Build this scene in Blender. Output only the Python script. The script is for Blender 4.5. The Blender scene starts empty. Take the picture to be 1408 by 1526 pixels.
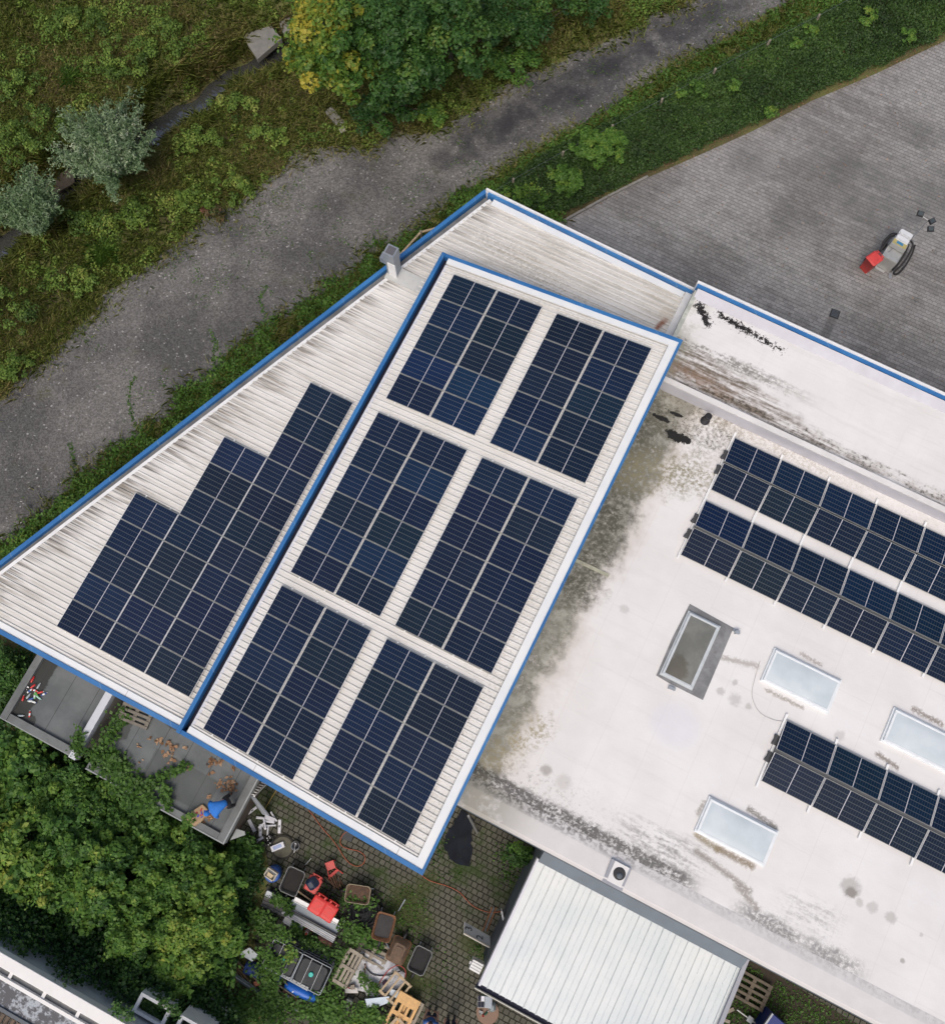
import bpy, math, random
import numpy as np
from mathutils import Vector, Matrix, Euler
import mathutils
random.seed(7); RNG = np.random.default_rng(11)
SC = bpy.context.scene; COL = SC.collection
PI = math.pi

# ---------------------------------------------------------------- camera geometry (a drone looking almost straight down)
FPX = 1350.0; TILT = math.radians(11.75); CAMH = 36.8
CT_, ST_ = math.cos(TILT), math.sin(TILT)
def at(px, py, z=0.0):
    """world point at height z of a point measured in the survey photograph"""
    x, y, w = (px-704)/FPX, (763-py)/FPX, -1.0
    d = (x, CT_*y-ST_*w, ST_*y+CT_*w)
    t = (z-CAMH)/d[2]
    return Vector((d[0]*t, d[1]*t, z))
def heading(p, q, z=0.0):
    a, b = at(*p, z), at(*q, z)
    return math.atan2(b.y-a.y, b.x-a.x)
YAW = math.radians(-26.75)              # every building here shares this direction
_cy, _sy = math.cos(YAW), math.sin(YAW)
def lw(x, y, z=0.0): return Vector((x*_cy-y*_sy, x*_sy+y*_cy, z))
def wl(v): return (v.x*_cy+v.y*_sy, -v.x*_sy+v.y*_cy)
def q(px, py, z): return wl(at(px, py, z))

cam = bpy.data.cameras.new('camera'); co = bpy.data.objects.new('camera', cam); COL.objects.link(co)
co.location = (0, 0, CAMH); co.rotation_euler = (TILT, 0, 0)
cam.sensor_fit = 'VERTICAL'; cam.sensor_height = 24; cam.sensor_width = 24; cam.lens = 24*FPX/1526; cam.clip_end = 2000; cam.clip_start = .5
SC.camera = co

# ---------------------------------------------------------------- shader expressions
class X:
    def __init__(s, g, k): s.g, s.k = g, k
    def op(s, o, *a, clamp=False):
        n = s.g.n.new('ShaderNodeMath'); n.operation = o; n.use_clamp = clamp
        for i, v in enumerate((s,)+a): s.g.put(n.inputs[i], v)
        return X(s.g, n.outputs[0])
    def __add__(s, o): return s.op('ADD', o)
    def __radd__(s, o): return s.op('ADD', o)
    def __sub__(s, o): return s.op('SUBTRACT', o)
    def __rsub__(s, o): return (s*-1.0)+o
    def __mul__(s, o): return s.op('MULTIPLY', o)
    def __rmul__(s, o): return s.op('MULTIPLY', o)
    def abs(s): return s.op('ABSOLUTE')
    def max(s, o): return s.op('MAXIMUM', o)
    def min(s, o): return s.op('MINIMUM', o)
    def frac(s): return s.op('FRACT')
    def sm(s, a, b, lo=0., hi=1.):
        n = s.g.n.new('ShaderNodeMapRange'); n.interpolation_type = 'SMOOTHSTEP'; n.clamp = True
        s.g.put(n.inputs['Value'], s); n.inputs['From Min'].default_value = a; n.inputs['From Max'].default_value = b
        n.inputs['To Min'].default_value = lo; n.inputs['To Max'].default_value = hi
        return X(s.g, n.outputs['Result'])
def c4(c): return (c[0], c[1], c[2], 1.0)
class G:
    def __init__(s, name):
        s.m = bpy.data.materials.new(name); s.m.use_nodes = True; s.t = s.m.node_tree; s.n = s.t.nodes; s.n.clear()
        s.n_out = s.n.new('ShaderNodeOutputMaterial'); s._tc = None; s._f = None
    def put(s, sock, v):
        if isinstance(v, X): s.t.links.new(v.k, sock)
        elif isinstance(v, tuple) and len(v) == 3 and sock.type == 'RGBA': sock.default_value = c4(v)
        else: sock.default_value = v
    def tc(s, w='Object'):
        if s._tc is None: s._tc = s.n.new('ShaderNodeTexCoord')
        return X(s, s._tc.outputs[w])
    def world(s):
        g = s.n.new('ShaderNodeNewGeometry'); return X(s, g.outputs['Position'])
    def F(s):
        """ground coordinates turned to the buildings' direction"""
        if s._f is None:
            r = s.n.new('ShaderNodeVectorRotate'); r.rotation_type = 'Z_AXIS'; r.inputs['Angle'].default_value = -YAW
            s.put(r.inputs['Vector'], s.world()); s._f = X(s, r.outputs[0])
        return s._f
    def xyz(s, v):
        n = s.n.new('ShaderNodeSeparateXYZ'); s.put(n.inputs[0], v); return [X(s, o) for o in n.outputs]
    def vec(s, x, y, z=0.):
        n = s.n.new('ShaderNodeCombineXYZ'); [s.put(n.inputs[i], v) for i, v in enumerate((x, y, z))]; return X(s, n.outputs[0])
    def noise(s, v, scale=1., det=4., rough=.55, dist=0., sx=None):
        if sx is not None:
            m = s.n.new('ShaderNodeVectorMath'); m.operation = 'MULTIPLY'; s.put(m.inputs[0], v); m.inputs[1].default_value = sx; v = X(s, m.outputs[0])
        n = s.n.new('ShaderNodeTexNoise'); s.put(n.inputs['Vector'], v); n.inputs['Scale'].default_value = scale
        n.inputs['Detail'].default_value = det; n.inputs['Roughness'].default_value = rough; n.inputs['Distortion'].default_value = dist
        return X(s, n.outputs[0])
    def voro(s, v, scale, feature='F1', out='Distance'):
        n = s.n.new('ShaderNodeTexVoronoi'); n.feature = feature; s.put(n.inputs['Vector'], v); n.inputs['Scale'].default_value = scale
        return X(s, n.outputs[out])
    def mix(s, f, a, b):
        n = s.n.new('ShaderNodeMix'); n.data_type = 'RGBA'; s.put(n.inputs[0], f); s.put(n.inputs[6], a); s.put(n.inputs[7], b); return X(s, n.outputs[2])
    def mulc(s, a, b):
        n = s.n.new('ShaderNodeMix'); n.data_type = 'RGBA'; n.blend_type = 'MULTIPLY'; n.inputs[0].default_value = 1; s.put(n.inputs[6], a); s.put(n.inputs[7], b); return X(s, n.outputs[2])
    def attr(s, name):
        n = s.n.new('ShaderNodeAttribute'); n.attribute_name = name; return n
    def ramp(s, f, stops):
        n = s.n.new('ShaderNodeValToRGB'); s.put(n.inputs[0], f); e = n.color_ramp.elements
        while len(e) < len(stops): e.new(.5)
        for i, (p, c) in enumerate(stops): e[i].position = p; e[i].color = c4(c)
        return X(s, n.outputs[0])
    def brick(s, v, w, h, mortar, c1, c2, cm, off=.5):
        n = s.n.new('ShaderNodeTexBrick'); s.put(n.inputs['Vector'], v); n.inputs['Scale'].default_value = 1
        n.inputs['Brick Width'].default_value = w; n.inputs['Row Height'].default_value = h; n.inputs['Mortar Size'].default_value = mortar
        n.inputs['Mortar Smooth'].default_value = .3; n.offset = off
        s.put(n.inputs['Color1'], c1); s.put(n.inputs['Color2'], c2); s.put(n.inputs['Mortar'], cm)
        return X(s, n.outputs[0]), X(s, n.outputs[1])
    def out(s, col, rough=.8, metal=0., spec=.5, bump=None, bd=.02, coat=0., alpha=None):
        b = s.n.new('ShaderNodeBsdfPrincipled'); s.put(b.inputs['Base Color'], col); s.put(b.inputs['Roughness'], rough)
        s.put(b.inputs['Metallic'], metal); b.inputs['Specular IOR Level'].default_value = spec; b.inputs['Coat Weight'].default_value = coat
        if bump is not None:
            u = s.n.new('ShaderNodeBump'); u.inputs['Distance'].default_value = bd; u.inputs['Strength'].default_value = 1.; s.put(u.inputs['Height'], bump); s.t.links.new(u.outputs[0], b.inputs['Normal'])
        s.t.links.new(b.outputs[0], s.n_out.inputs[0]); s.b = b
        return s.m
    def seg(s, x, y, p, r):
        """distance to the segment p-r"""
        dx, dy = r[0]-p[0], r[1]-p[1]; L = dx*dx+dy*dy
        t = ((x-p[0])*(dx/L)+(y-p[1])*(dy/L)).max(0.).min(1.)
        u = x-p[0]-t*dx; v = y-p[1]-t*dy
        return (u*u+v*v).op('SQRT')
    def blob(s, x, y, p, rx, ry=None):
        ry = ry or rx; u = (x-p[0])*(1/rx); v = (y-p[1])*(1/ry); return (u*u+v*v).op('SQRT')

_M = {}
def mat(name, col, rough=.7, var=.12, scale=4., metal=0., spec=.5, dirt=None, dirtc=(.05, .045, .04), bump=0.):
    """plain weathered surface: colour broken by two noises, optional dirt amount"""
    if name in _M: return _M[name]
    g = G(name); o = g.tc()
    n = g.noise(o, scale, 5., .6)
    lo, hi = tuple(x*(1-var) for x in col), tuple(min(1, x*(1+var)) for x in col)
    c = g.mix(n.sm(.3, .7), lo, hi)
    if dirt:
        d = g.noise(o, scale*2.7, 6., .7)
        c = g.mix(d.sm(.62-.25*dirt, .85-.2*dirt)*min(1, .4+dirt), c, dirtc)
    _M[name] = g.out(c, n.sm(.2, .8, max(.05, rough-.1), min(1, rough+.1)), metal, spec, bump=n if bump else None, bd=bump)
    return _M[name]
def leafmat(name, stops, rough=.55, trans=.25):
    g = G(name); a = g.attr('tint'); f = X(g, a.outputs['Fac'])
    c = g.ramp(f, stops); m = g.out(c, rough, 0., .3)
    t = g.n.new('ShaderNodeBsdfTranslucent'); g.put(t.inputs[0], c)
    mx = g.n.new('ShaderNodeMixShader'); mx.inputs[0].default_value = trans
    g.t.links.new(g.b.outputs[0], mx.inputs[1]); g.t.links.new(t.outputs[0], mx.inputs[2]); g.t.links.new(mx.outputs[0], g.n_out.inputs[0])
    return m

# ---------------------------------------------------------------- objects
FO = {}
def props(o, label=None, cat=None, group=None, kind=None):
    for k, v in (('label', label), ('category', cat), ('group', group), ('kind', kind)):
        if v: o[k] = v
    return o
def thing(name, label, cat, loc=(0, 0, 0), rz=0., group=None):
    o = bpy.data.objects.new(name, None); COL.objects.link(o); o.empty_display_size = .2
    o.location = loc; o.rotation_euler = (0, 0, rz)
    return props(o, label, cat, group)
def fthing(name, label, cat, x, y, z=0., group=None):
    """a thing standing in the buildings' own frame; its parts are written in that frame"""
    o = thing(name, label, cat, lw(x, y, z), YAW, group); FO[o.name] = (x, y, z); return o
class MB:
    def __init__(s): s.v = []; s.f = []; s.sm = []; s.mi = []; s.cur = 0; s.shade = False; s.uv = {}
    def add(s, vs, fs, M=None):
        b = len(s.v)
        s.v += [tuple(M @ Vector(v)) if M is not None else tuple(v) for v in vs]
        for f in fs: s.f.append(tuple(b+i for i in f)); s.sm.append(s.shade); s.mi.append(s.cur)
        return s
    def box(s, x0, x1, y0, y1, z0, z1, M=None):
        return s.add([(x0, y0, z0), (x1, y0, z0), (x1, y1, z0), (x0, y1, z0), (x0, y0, z1), (x1, y0, z1), (x1, y1, z1), (x0, y1, z1)],
                     [(3, 2, 1, 0), (4, 5, 6, 7), (0, 1, 5, 4), (1, 2, 6, 5), (2, 3, 7, 6), (3, 0, 4, 7)], M)
    def cbox(s, c, sz, rz=0., rx=0., ry=0.):
        M = Matrix.Translation(c) @ Euler((rx, ry, rz)).to_matrix().to_4x4()
        a, b, d = sz[0]/2, sz[1]/2, sz[2]/2
        return s.box(-a, a, -b, b, -d, d, M)
    def prism(s, poly, z0, z1, M=None):
        n = len(poly)
        f0 = z0 if callable(z0) else (lambda x, y: z0); f1 = z1 if callable(z1) else (lambda x, y: z1)
        if sum(poly[i][0]*poly[(i+1) % n][1]-poly[(i+1) % n][0]*poly[i][1] for i in range(n)) < 0: poly = poly[::-1]
        return s.add([(p[0], p[1], f0(*p[:2])) for p in poly]+[(p[0], p[1], f1(*p[:2])) for p in poly],
                     [tuple(range(n-1, -1, -1)), tuple(range(n, 2*n))]+[(i, (i+1) % n, n+(i+1) % n, n+i) for i in range(n)], M)
    def bar(s, p, r, w0, w1, z0, z1):
        """bar along p-r reaching from w0 to w1 on its left side"""
        dx, dy = r[0]-p[0], r[1]-p[1]; L = math.hypot(dx, dy); nx, ny = -dy/L, dx/L
        return s.prism([(p[0]+nx*w0, p[1]+ny*w0), (r[0]+nx*w0, r[1]+ny*w0), (r[0]+nx*w1, r[1]+ny*w1), (p[0]+nx*w1, p[1]+ny*w1)], z0, z1)
    def tube(s, pts, r, n=8, cap=True):
        pts = [Vector(p) for p in pts]; k = len(pts); rr = r if isinstance(r, (list, tuple)) else [r]*k
        vs = []; up = Vector((0, 0, 1)); prev = None
        for i, p in enumerate(pts):
            d = (pts[min(i+1, k-1)]-pts[max(i-1, 0)])
            d = d.normalized() if d.length > 1e-9 else Vector((0, 0, 1))
            a = prev if prev is not None else (up if abs(d.z) < .9 else Vector((1, 0, 0)))
            b = d.cross(a); b = b.normalized() if b.length > 1e-6 else d.orthogonal().normalized()
            a = b.cross(d).normalized(); prev = a
            vs += [p+(a*math.cos(2*PI*j/n)+b*math.sin(2*PI*j/n))*rr[i] for j in range(n)]
        fs = [(i*n+j, (i+1)*n+j, (i+1)*n+(j+1) % n, i*n+(j+1) % n) for i in range(k-1) for j in range(n)]
        o = s.shade; s.shade = n > 5
        s.add(vs, fs); s.shade = o
        if cap: s.add([vs[j] for j in range(n)], [tuple(range(n))]); s.add([vs[(k-1)*n+j] for j in range(n)], [tuple(range(n-1, -1, -1))])
        return s
    def lathe(s, prof, n=20, M=None, smooth=True):
        vs = [(r*math.cos(2*PI*j/n), r*math.sin(2*PI*j/n), z) for r, z in prof for j in range(n)]
        k = len(prof); fs = [(i*n+j, i*n+(j+1) % n, (i+1)*n+(j+1) % n, (i+1)*n+j) for i in range(k-1) for j in range(n)]
        o = s.shade; s.shade = smooth; s.add(vs, fs, M); s.shade = o
        s.add([vs[j] for j in range(n)], [tuple(range(n-1, -1, -1))], M); s.add([vs[(k-1)*n+j] for j in range(n)], [tuple(range(n))], M)
        return s
    def rrect(s, w, d, r, z, n=5):
        out = []
        for cx, cy, a0 in ((w/2-r, d/2-r, 0), (-w/2+r, d/2-r, 90), (-w/2+r, -d/2+r, 180), (w/2-r, -d/2+r, 270)):
            for i in range(n): a = math.radians(a0+90*i/(n-1)); out.append((cx+r*math.cos(a), cy+r*math.sin(a), z))
        return out
    def loft(s, rings, cap0=True, cap1=True, M=None, smooth=True):
        n = len(rings[0]); vs = [p for r in rings for p in r]
        o = s.shade; s.shade = smooth
        s.add(vs, [(i*n+j, i*n+(j+1) % n, (i+1)*n+(j+1) % n, (i+1)*n+j) for i in range(len(rings)-1) for j in range(n)], M); s.shade = o
        if cap0: s.add(rings[0], [tuple(range(n-1, -1, -1))], M)
        if cap1: s.add(rings[-1], [tuple(range(n))], M)
        return s
    def build(s, name, m, parent=None, origin=None, bevel=0., label=None):
        if not s.v: return None
        me = bpy.data.meshes.new(name); o = bpy.data.objects.new(name, me); COL.objects.link(o)
        v = s.v
        if parent is not None:
            top = parent
            while top.parent: top = top.parent
            if top.name in FO: f = FO[top.name]; v = [(a-f[0], b-f[1], c-f[2]) for a, b, c in v]
            if parent is not top:
                L = parent.location; v = [(a-L.x, b-L.y, c-L.z) for a, b, c in v]
            o.parent = parent
        else:
            if origin is None:
                xs = [p[0] for p in v]; ys = [p[1] for p in v]; zs = [p[2] for p in v]
                origin = ((min(xs)+max(xs))/2, (min(ys)+max(ys))/2, min(zs))
            v = [(a-origin[0], b-origin[1], c-origin[2]) for a, b, c in v]; o.location = origin
        me.from_pydata(v, [], s.f)
        for x in (m if isinstance(m, (list, tuple)) else [m]): me.materials.append(x)
        me.polygons.foreach_set('use_smooth', s.sm); me.polygons.foreach_set('material_index', s.mi)
        me.update()
        if bevel:
            b = o.modifiers.new('edge', 'BEVEL'); b.width = bevel; b.segments = 2; b.limit_method = 'ANGLE'
        if label: o['label'] = label
        return o
def clone(o, loc, rot, parent=None):
    c = o.copy(); COL.objects.link(c); c.parent = parent
    if parent is None: c.location = loc; c.rotation_euler = rot
    for ch in o.children: clone(ch, None, None, c)
    return c
def spline(pts, n=8):
    P = [Vector(p) for p in pts]; P = [P[0]*2-P[1]]+P+[P[-1]*2-P[-2]]; out = []
    for i in range(1, len(P)-2):
        for k in range(n):
            t = k/n; a, b, c, d = P[i-1:i+3]
            out.append(.5*((2*b)+(c-a)*t+(2*a-5*b+4*c-d)*t*t+(3*b-a-3*c+d)*t**3))
    return out+[P[-2]]
def lettering(txt, size, loc, rot, m, parent, name='lettering'):
    cu = bpy.data.curves.new('t', 'FONT'); cu.body = txt; cu.size = size; cu.align_x = 'CENTER'; cu.align_y = 'CENTER'; cu.extrude = .002
    t = bpy.data.objects.new('t', cu); COL.objects.link(t); bpy.context.view_layer.update()
    me = bpy.data.meshes.new_from_object(t.evaluated_get(bpy.context.evaluated_depsgraph_get())); bpy.data.objects.remove(t); bpy.data.curves.remove(cu)
    o = bpy.data.objects.new(name, me); COL.objects.link(o); me.materials.clear(); me.materials.append(m)
    o.parent = parent; o.location = loc; o.rotation_euler = rot; return o

# ---------------------------------------------------------------- foliage meshes
def poly_mesh(name, V, nper, m, tint=None, smooth=False):
    """V: (N*nper,3) vertices, each run of nper is one face"""
    n = len(V)//nper; me = bpy.data.meshes.new(name)
    me.vertices.add(len(V)); me.vertices.foreach_set('co', np.asarray(V, np.float32).ravel())
    me.loops.add(len(V)); me.loops.foreach_set('vertex_index', np.arange(len(V), dtype=np.int32))
    me.polygons.add(n); me.polygons.foreach_set('loop_start', np.arange(0, len(V), nper, dtype=np.int32))
    me.update(calc_edges=True)
    if tint is not None:
        a = me.attributes.new('tint', 'FLOAT', 'FACE'); a.data.foreach_set('value', np.clip(tint, 0, 1).astype(np.float32))
    me.materials.append(m); return me
def unit(a): return a/np.maximum(np.linalg.norm(a, axis=1, keepdims=True), 1e-9)
def leaves(P, N, size, aspect=.6, spread=.6):
    """one rhombic leaf per point P facing about N"""
    n = len(P); nr = unit(N+RNG.normal(0, spread, (n, 3)))
    d = unit(np.cross(nr, RNG.normal(0, 1, (n, 3)))); s = np.cross(nr, d)
    sz = size*RNG.uniform(.45, 1.6, (n, 1)); w = sz*aspect
    k = nr*sz*.12
    return np.stack([P-d*sz*.5-k, P+s*w*.5-d*sz*.08, P+d*sz*.5-k, P-s*w*.5-d*sz*.08], 1).reshape(-1, 3)
def blades(P, length, width, lean=.8, lift=1.):
    n = len(P); L = length*RNG.uniform(.5, 1.3, (n, 1)); a = RNG.uniform(0, 2*PI, n)
    d = np.stack([np.cos(a), np.sin(a), np.zeros(n)], 1); s = np.stack([-np.sin(a), np.cos(a), np.zeros(n)], 1)*width/2
    le = RNG.uniform(.15, lean, (n, 1)); z = np.array([[0, 0, 1.]])*lift
    mid = P+d*L*le*.35+z*L*.55; tip = P+d*L*le+z*L*(1-.45*le)
    return np.stack([P-s, P+s, mid+s*.8, tip, mid-s*.8], 1).reshape(-1, 3)
def inpoly(x, y, poly):
    r = np.zeros(len(x), bool); n = len(poly)
    for i in range(n):
        x0, y0 = poly[i]; x1, y1 = poly[(i+1) % n]
        c = ((y0 > y) != (y1 > y)) & (x < (x1-x0)*(y-y0)/(y1-y0+1e-12)+x0); r ^= c
    return r
def scatter(poly, dens, edge=0.):
    """random points in a ground polygon (world xy)"""
    A = np.array(poly); lo, hi = A.min(0)-edge, A.max(0)+edge
    n = int(dens*(hi[0]-lo[0])*(hi[1]-lo[1])); p = RNG.uniform(lo, hi, (n, 2))
    pj = p+RNG.normal(0, edge, p.shape) if edge else p
    return p[inpoly(pj[:, 0], pj[:, 1], poly)]
def vnoise(x, y, s, seed=0):
    """smooth value noise in numpy, 0..1"""
    X_, Y_ = x/s+seed*17.3, y/s-seed*9.1; i, j = np.floor(X_), np.floor(Y_); u, v = X_-i, Y_-j; u = u*u*(3-2*u); v = v*v*(3-2*v)
    h = lambda a, b: np.modf(np.abs(np.sin(a*127.1+b*311.7+seed)*43758.5453))[0]
    return (h(i, j)*(1-u)+h(i+1, j)*u)*(1-v)+(h(i, j+1)*(1-u)+h(i+1, j+1)*u)*v
def fobj(name, V, nper, m, tint, label=None, cat=None, group=None, kind=None, parent=None):
    base = np.array([V[:, 0].mean(), V[:, 1].mean(), V[:, 2].min()]) if parent is None else np.array(parent.location)
    o = bpy.data.objects.new(name, poly_mesh(name, V-base, nper, m, tint)); COL.objects.link(o)
    if parent is None: o.location = base
    else: o.parent = parent
    return props(o, label, cat, group, kind)
def P2(l, z=0.): return [tuple(at(a, b, z)[:2]) for a, b in l]
# ---------------------------------------------------------------- light: overcast
SUN_EL, SUN_ROT = math.radians(58), math.radians(200)
w = bpy.data.worlds.new('World'); SC.world = w; w.use_nodes = True
nt = w.node_tree; bg = nt.nodes['Background']
sk = nt.nodes.new('ShaderNodeTexSky'); sk.sky_type = 'NISHITA'; sk.sun_disc = False; sk.sun_elevation = SUN_EL; sk.sun_rotation = SUN_ROT
sk.air_density = 1.0; sk.dust_density = 6.0; sk.ozone_density = .7
nt.links.new(sk.outputs[0], bg.inputs[0]); bg.inputs[1].default_value = .125
sl = bpy.data.lights.new('sun', 'SUN'); sl.energy = .85; sl.angle = math.radians(35); sl.color = (1, .97, .93)
so = bpy.data.objects.new('sun', sl); COL.objects.link(so); so.location = (0, 0, 60)
_d = Vector((math.sin(SUN_ROT)*math.cos(SUN_EL), math.cos(SUN_ROT)*math.cos(SUN_EL), math.sin(SUN_EL)))
so.rotation_euler = _d.to_track_quat('Z', 'Y').to_euler()
SC.view_settings.view_transform = 'Standard'; SC.view_settings.look = 'None'; SC.view_settings.exposure = EXPOSURE = 0.17

# ---------------------------------------------------------------- common materials
WHITE = mat('white_painted_metal', (.74, .745, .74), .5, .06, 3., dirt=.15, dirtc=(.4, .39, .36))
g = G('blue_painted_metal'); f = g.F(); x, y, _ = g.xyz(f); n1 = g.noise(f, .7, 5., .6); n2 = g.noise(f, 6., 5., .7); n3 = g.noise(f, 22., 3., .7)
c = g.mix(n1.sm(.3, .7), (.022, .125, .33), (.04, .18, .42)); c = g.mix(n2.sm(.58, .75)*.4, c, (.10, .22, .38)); c = g.mix(n3.sm(.66, .74)*.5, c, (.18, .22, .26))
c = g.mix((((x+y)*.36).frac()-.5).abs().sm(.492, .497)*.7, c, (.16, .26, .38)); BLUE = g.out(c, n2.sm(.3, .7, .4, .65), 0, .4)
GALV = mat('galvanised_steel', (.33, .36, .39), .45, .12, 3., .5)
DARKGREY = mat('dark_grey_cladding', (.085, .10, .115), .6, .15, 1.5)
GUTTER = mat('gutter_grey', (.16, .165, .165), .6, .25, 2., dirt=.3)
BLACK = mat('black_rubber', (.012, .012, .014), .6, .2, 8.)
NEARBLACK = mat('dark_channel', (.01, .012, .03), .8, .2)
RED = mat('red_plastic', (.60, .035, .03), .5, .14, 6., dirt=.3, dirtc=(.30, .05, .04))
REDOLD = mat('faded_red_plastic', (.50, .07, .06), .6, .12, 5., dirt=.3, dirtc=(.25, .08, .06))
WOODG = mat('weathered_wood', (.25, .22, .175), .85, .25, 6., dirt=.4, dirtc=(.08, .075, .05))
WOODP = mat('pale_wood', (.44, .34, .22), .8, .15, 6., dirt=.15, dirtc=(.25, .18, .10))
WOODO = mat('fresh_pine', (.62, .38, .16), .75, .14, 7.)
RUST = mat('rusty_steel', (.16, .075, .035), .85, .35, 9., dirt=.4, dirtc=(.06, .04, .03))
STEEL = mat('bare_steel', (.42, .43, .44), .4, .12, 5., .6)
CONC = mat('concrete', (.24, .235, .215), .9, .15, 5., dirt=.3, dirtc=(.12, .115, .09), bump=.01)
WALLM = mat('rendered_wall', (.42, .41, .38), .9, .08, 2., dirt=.2, dirtc=(.2, .2, .17))
SOIL = mat('dark_soil', (.035, .027, .018), .95, .3, 8.)
BLUEP = mat('blue_plastic', (.02, .085, .33), .4, .12, 5.)

# ---------------------------------------------------------------- terrain
CREEK = P2([(-120, 470), (-60, 415), (0, 374), (55, 328), (105, 278), (160, 238), (215, 212), (255, 187), (300, 152), (345, 120), (395, 92), (450, 62), (520, 20), (620, -60), (700, -140)], -1.)
def creek_d(x, y):
    d = np.full(np.shape(x), 1e9)
    for (ax, ay), (bx, by) in zip(CREEK[:-1], CREEK[1:]):
        dx, dy = bx-ax, by-ay; t = np.clip(((x-ax)*dx+(y-ay)*dy)/(dx*dx+dy*dy), 0, 1)
        d = np.minimum(d, np.hypot(x-ax-t*dx, y-ay-t*dy))
    return d
def terr(x, y):
    d = creek_d(x, y)+(vnoise(x, y, 1.1, 3)-.5)*.7
    t = np.clip((1.75-d)/1.45, 0, 1); t = t*t*(3-2*t)
    far = np.clip((creek_d(x, y)-2.5)/2, 0, 1)
    return -1.35*t+.10*vnoise(x, y, 1.7, 5)*(1-far)*np.clip(1-t, 0, 1)
dense = np.arange(-34, 34.01, .28)
gx = np.concatenate([[-600, -250, -120, -70, -48], dense, [48, 70, 120, 250, 600]])
gy = np.concatenate([[-600, -250, -120, -70, -48], np.arange(-30, 44.01, .28), [60, 90, 150, 300, 600]])
XX, YY = np.meshgrid(gx, gy); ZZ = terr(XX, YY)
nx, ny = len(gx), len(gy)
idx = np.arange(nx*ny).reshape(ny, nx)
quad = np.stack([idx[:-1, :-1], idx[:-1, 1:], idx[1:, 1:], idx[1:, :-1]], -1).reshape(-1, 4)
me = bpy.data.meshes.new('ground'); me.from_pydata(np.stack([XX, YY, ZZ], -1).reshape(-1, 3).tolist(), [], quad.tolist())
me.polygons.foreach_set('use_smooth', [True]*len(me.polygons))
g = G('meadow_soil'); o = g.world()
n1 = g.noise(o, .35, 5., .6); n2 = g.noise(o, 3., 6., .7); n3 = g.noise(o, 14., 4., .7)
c = g.mix(n1.sm(.38, .62), (.105, .092, .046), (.15, .165, .055))
c = g.mix(n2.sm(.45, .75)*.8, c, (.15, .13, .065)); c = g.mix(n3.sm(.5, .8)*.5, c, (.05, .045, .028))
me.materials.append(g.out(c, .95, 0, .2, bump=n3, bd=.05))
ground = bpy.data.objects.new('ground', me); COL.objects.link(ground); props(ground, kind='structure')

# creek water
cr = CREEK; L_, R_ = [], []
for i, p in enumerate(cr):
    a, b = Vector(cr[max(i-1, 0)]), Vector(cr[min(i+1, len(cr)-1)]); t = (b-a).normalized(); L_.append((p[0]-t.y*1.5, p[1]+t.x*1.9)); R_.append((p[0]+t.y*1.9, p[1]-t.x*1.9))
mb = MB()
for i in range(len(cr)-1): mb.add([(*R_[i], -1.12), (*R_[i+1], -1.12), (*L_[i+1], -1.12), (*L_[i], -1.12)], [(0, 1, 2, 3)])
g = G('creek_water'); n = g.noise(g.world(), 3.5, 3.)
WATER = g
props(mb.build('creek_water', g.out((.050, .052, .052), .05, 0, .5, bump=n, bd=.006)), kind='structure')

WATER.b.inputs['IOR'].default_value = 2.3
# gravel path with a ragged edge
UP = [(-160, 720), (-60, 640), (0, 588), (40, 552), (90, 510), (140, 462), (200, 405), (255, 362), (300, 335), (350, 300), (400, 268), (440, 232), (470, 222), (530, 218), (600, 205), (660, 190), (700, 165), (735, 142), (800, 100), (860, 76), (930, 45), (1000, 10), (1060, -30), (1160, -100)]
LO = [(1420, -130), (1300, -60), (1180, -8), (1100, 52), (1040, 82), (985, 108), (930, 150), (860, 190), (800, 222), (750, 250), (700, 285), (650, 322), (600, 352), (555, 385), (500, 425), (440, 462), (380, 510), (325, 560), (270, 600), (215, 640), (170, 680), (130, 712), (80, 752), (30, 800), (-30, 850), (-120, 920)]
def ragged(l, amp, step=.22):
    out = []; pts = [Vector(p) for p in P2(l)]
    for a, b in zip(pts[:-1], pts[1:]):
        k = max(2, int((b-a).length/step)); nrm = Vector((-(b-a).y, (b-a).x)).normalized()
        for i in range(k):
            p = a.lerp(b, i/k); s = float(vnoise(np.array([p.x]), np.array([p.y]), .9, 2)[0]-.5)*2+RNG.normal(0, .25); out.append(tuple(p+nrm*s*amp))
    return out
PATHPOLY = ragged(UP, .28)+ragged(LO, .2)
def sheet(name, poly, z, m, kind='structure'):
    me = bpy.data.meshes.new(name); vs = [Vector((p[0], p[1], 0)) for p in poly]
    me.from_pydata([(p[0], p[1], z) for p in poly], [], [tuple(t) for t in mathutils.geometry.tessellate_polygon([vs])]); me.validate(); me.update()
    if me.polygons and me.polygons[0].normal.z < 0: me.flip_normals()
    me.materials.append(m); o = bpy.data.objects.new(name, me); COL.objects.link(o); return props(o, kind=kind)
g = G('grey_gravel'); o = g.world()
pl = g.noise(o, .28, 3., .5); pm = g.noise(o, 1.1, 5., .6); fine = g.noise(o, 26., 3., .8); vr = g.voro(o, 17., out='Color'); vx = g.xyz(vr)[0]
c = g.mix(pl.sm(.38, .62), (.080, .079, .077), (.140, .136, .129)); c = g.mix(pm.sm(.5, .72)*.35, c, (.070, .069, .068))
c = g.mix(vx.sm(.0, 1.)*.8, c, g.mulc(c, (1.9, 1.9, 1.9))); c = g.mix(fine.sm(.55, .75)*.8, c, g.mulc(c, (.45, .45, .45)))
c = g.mix(vx.sm(.975, .99)*fine.sm(.4, .6), c, (.5, .49, .48))
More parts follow.
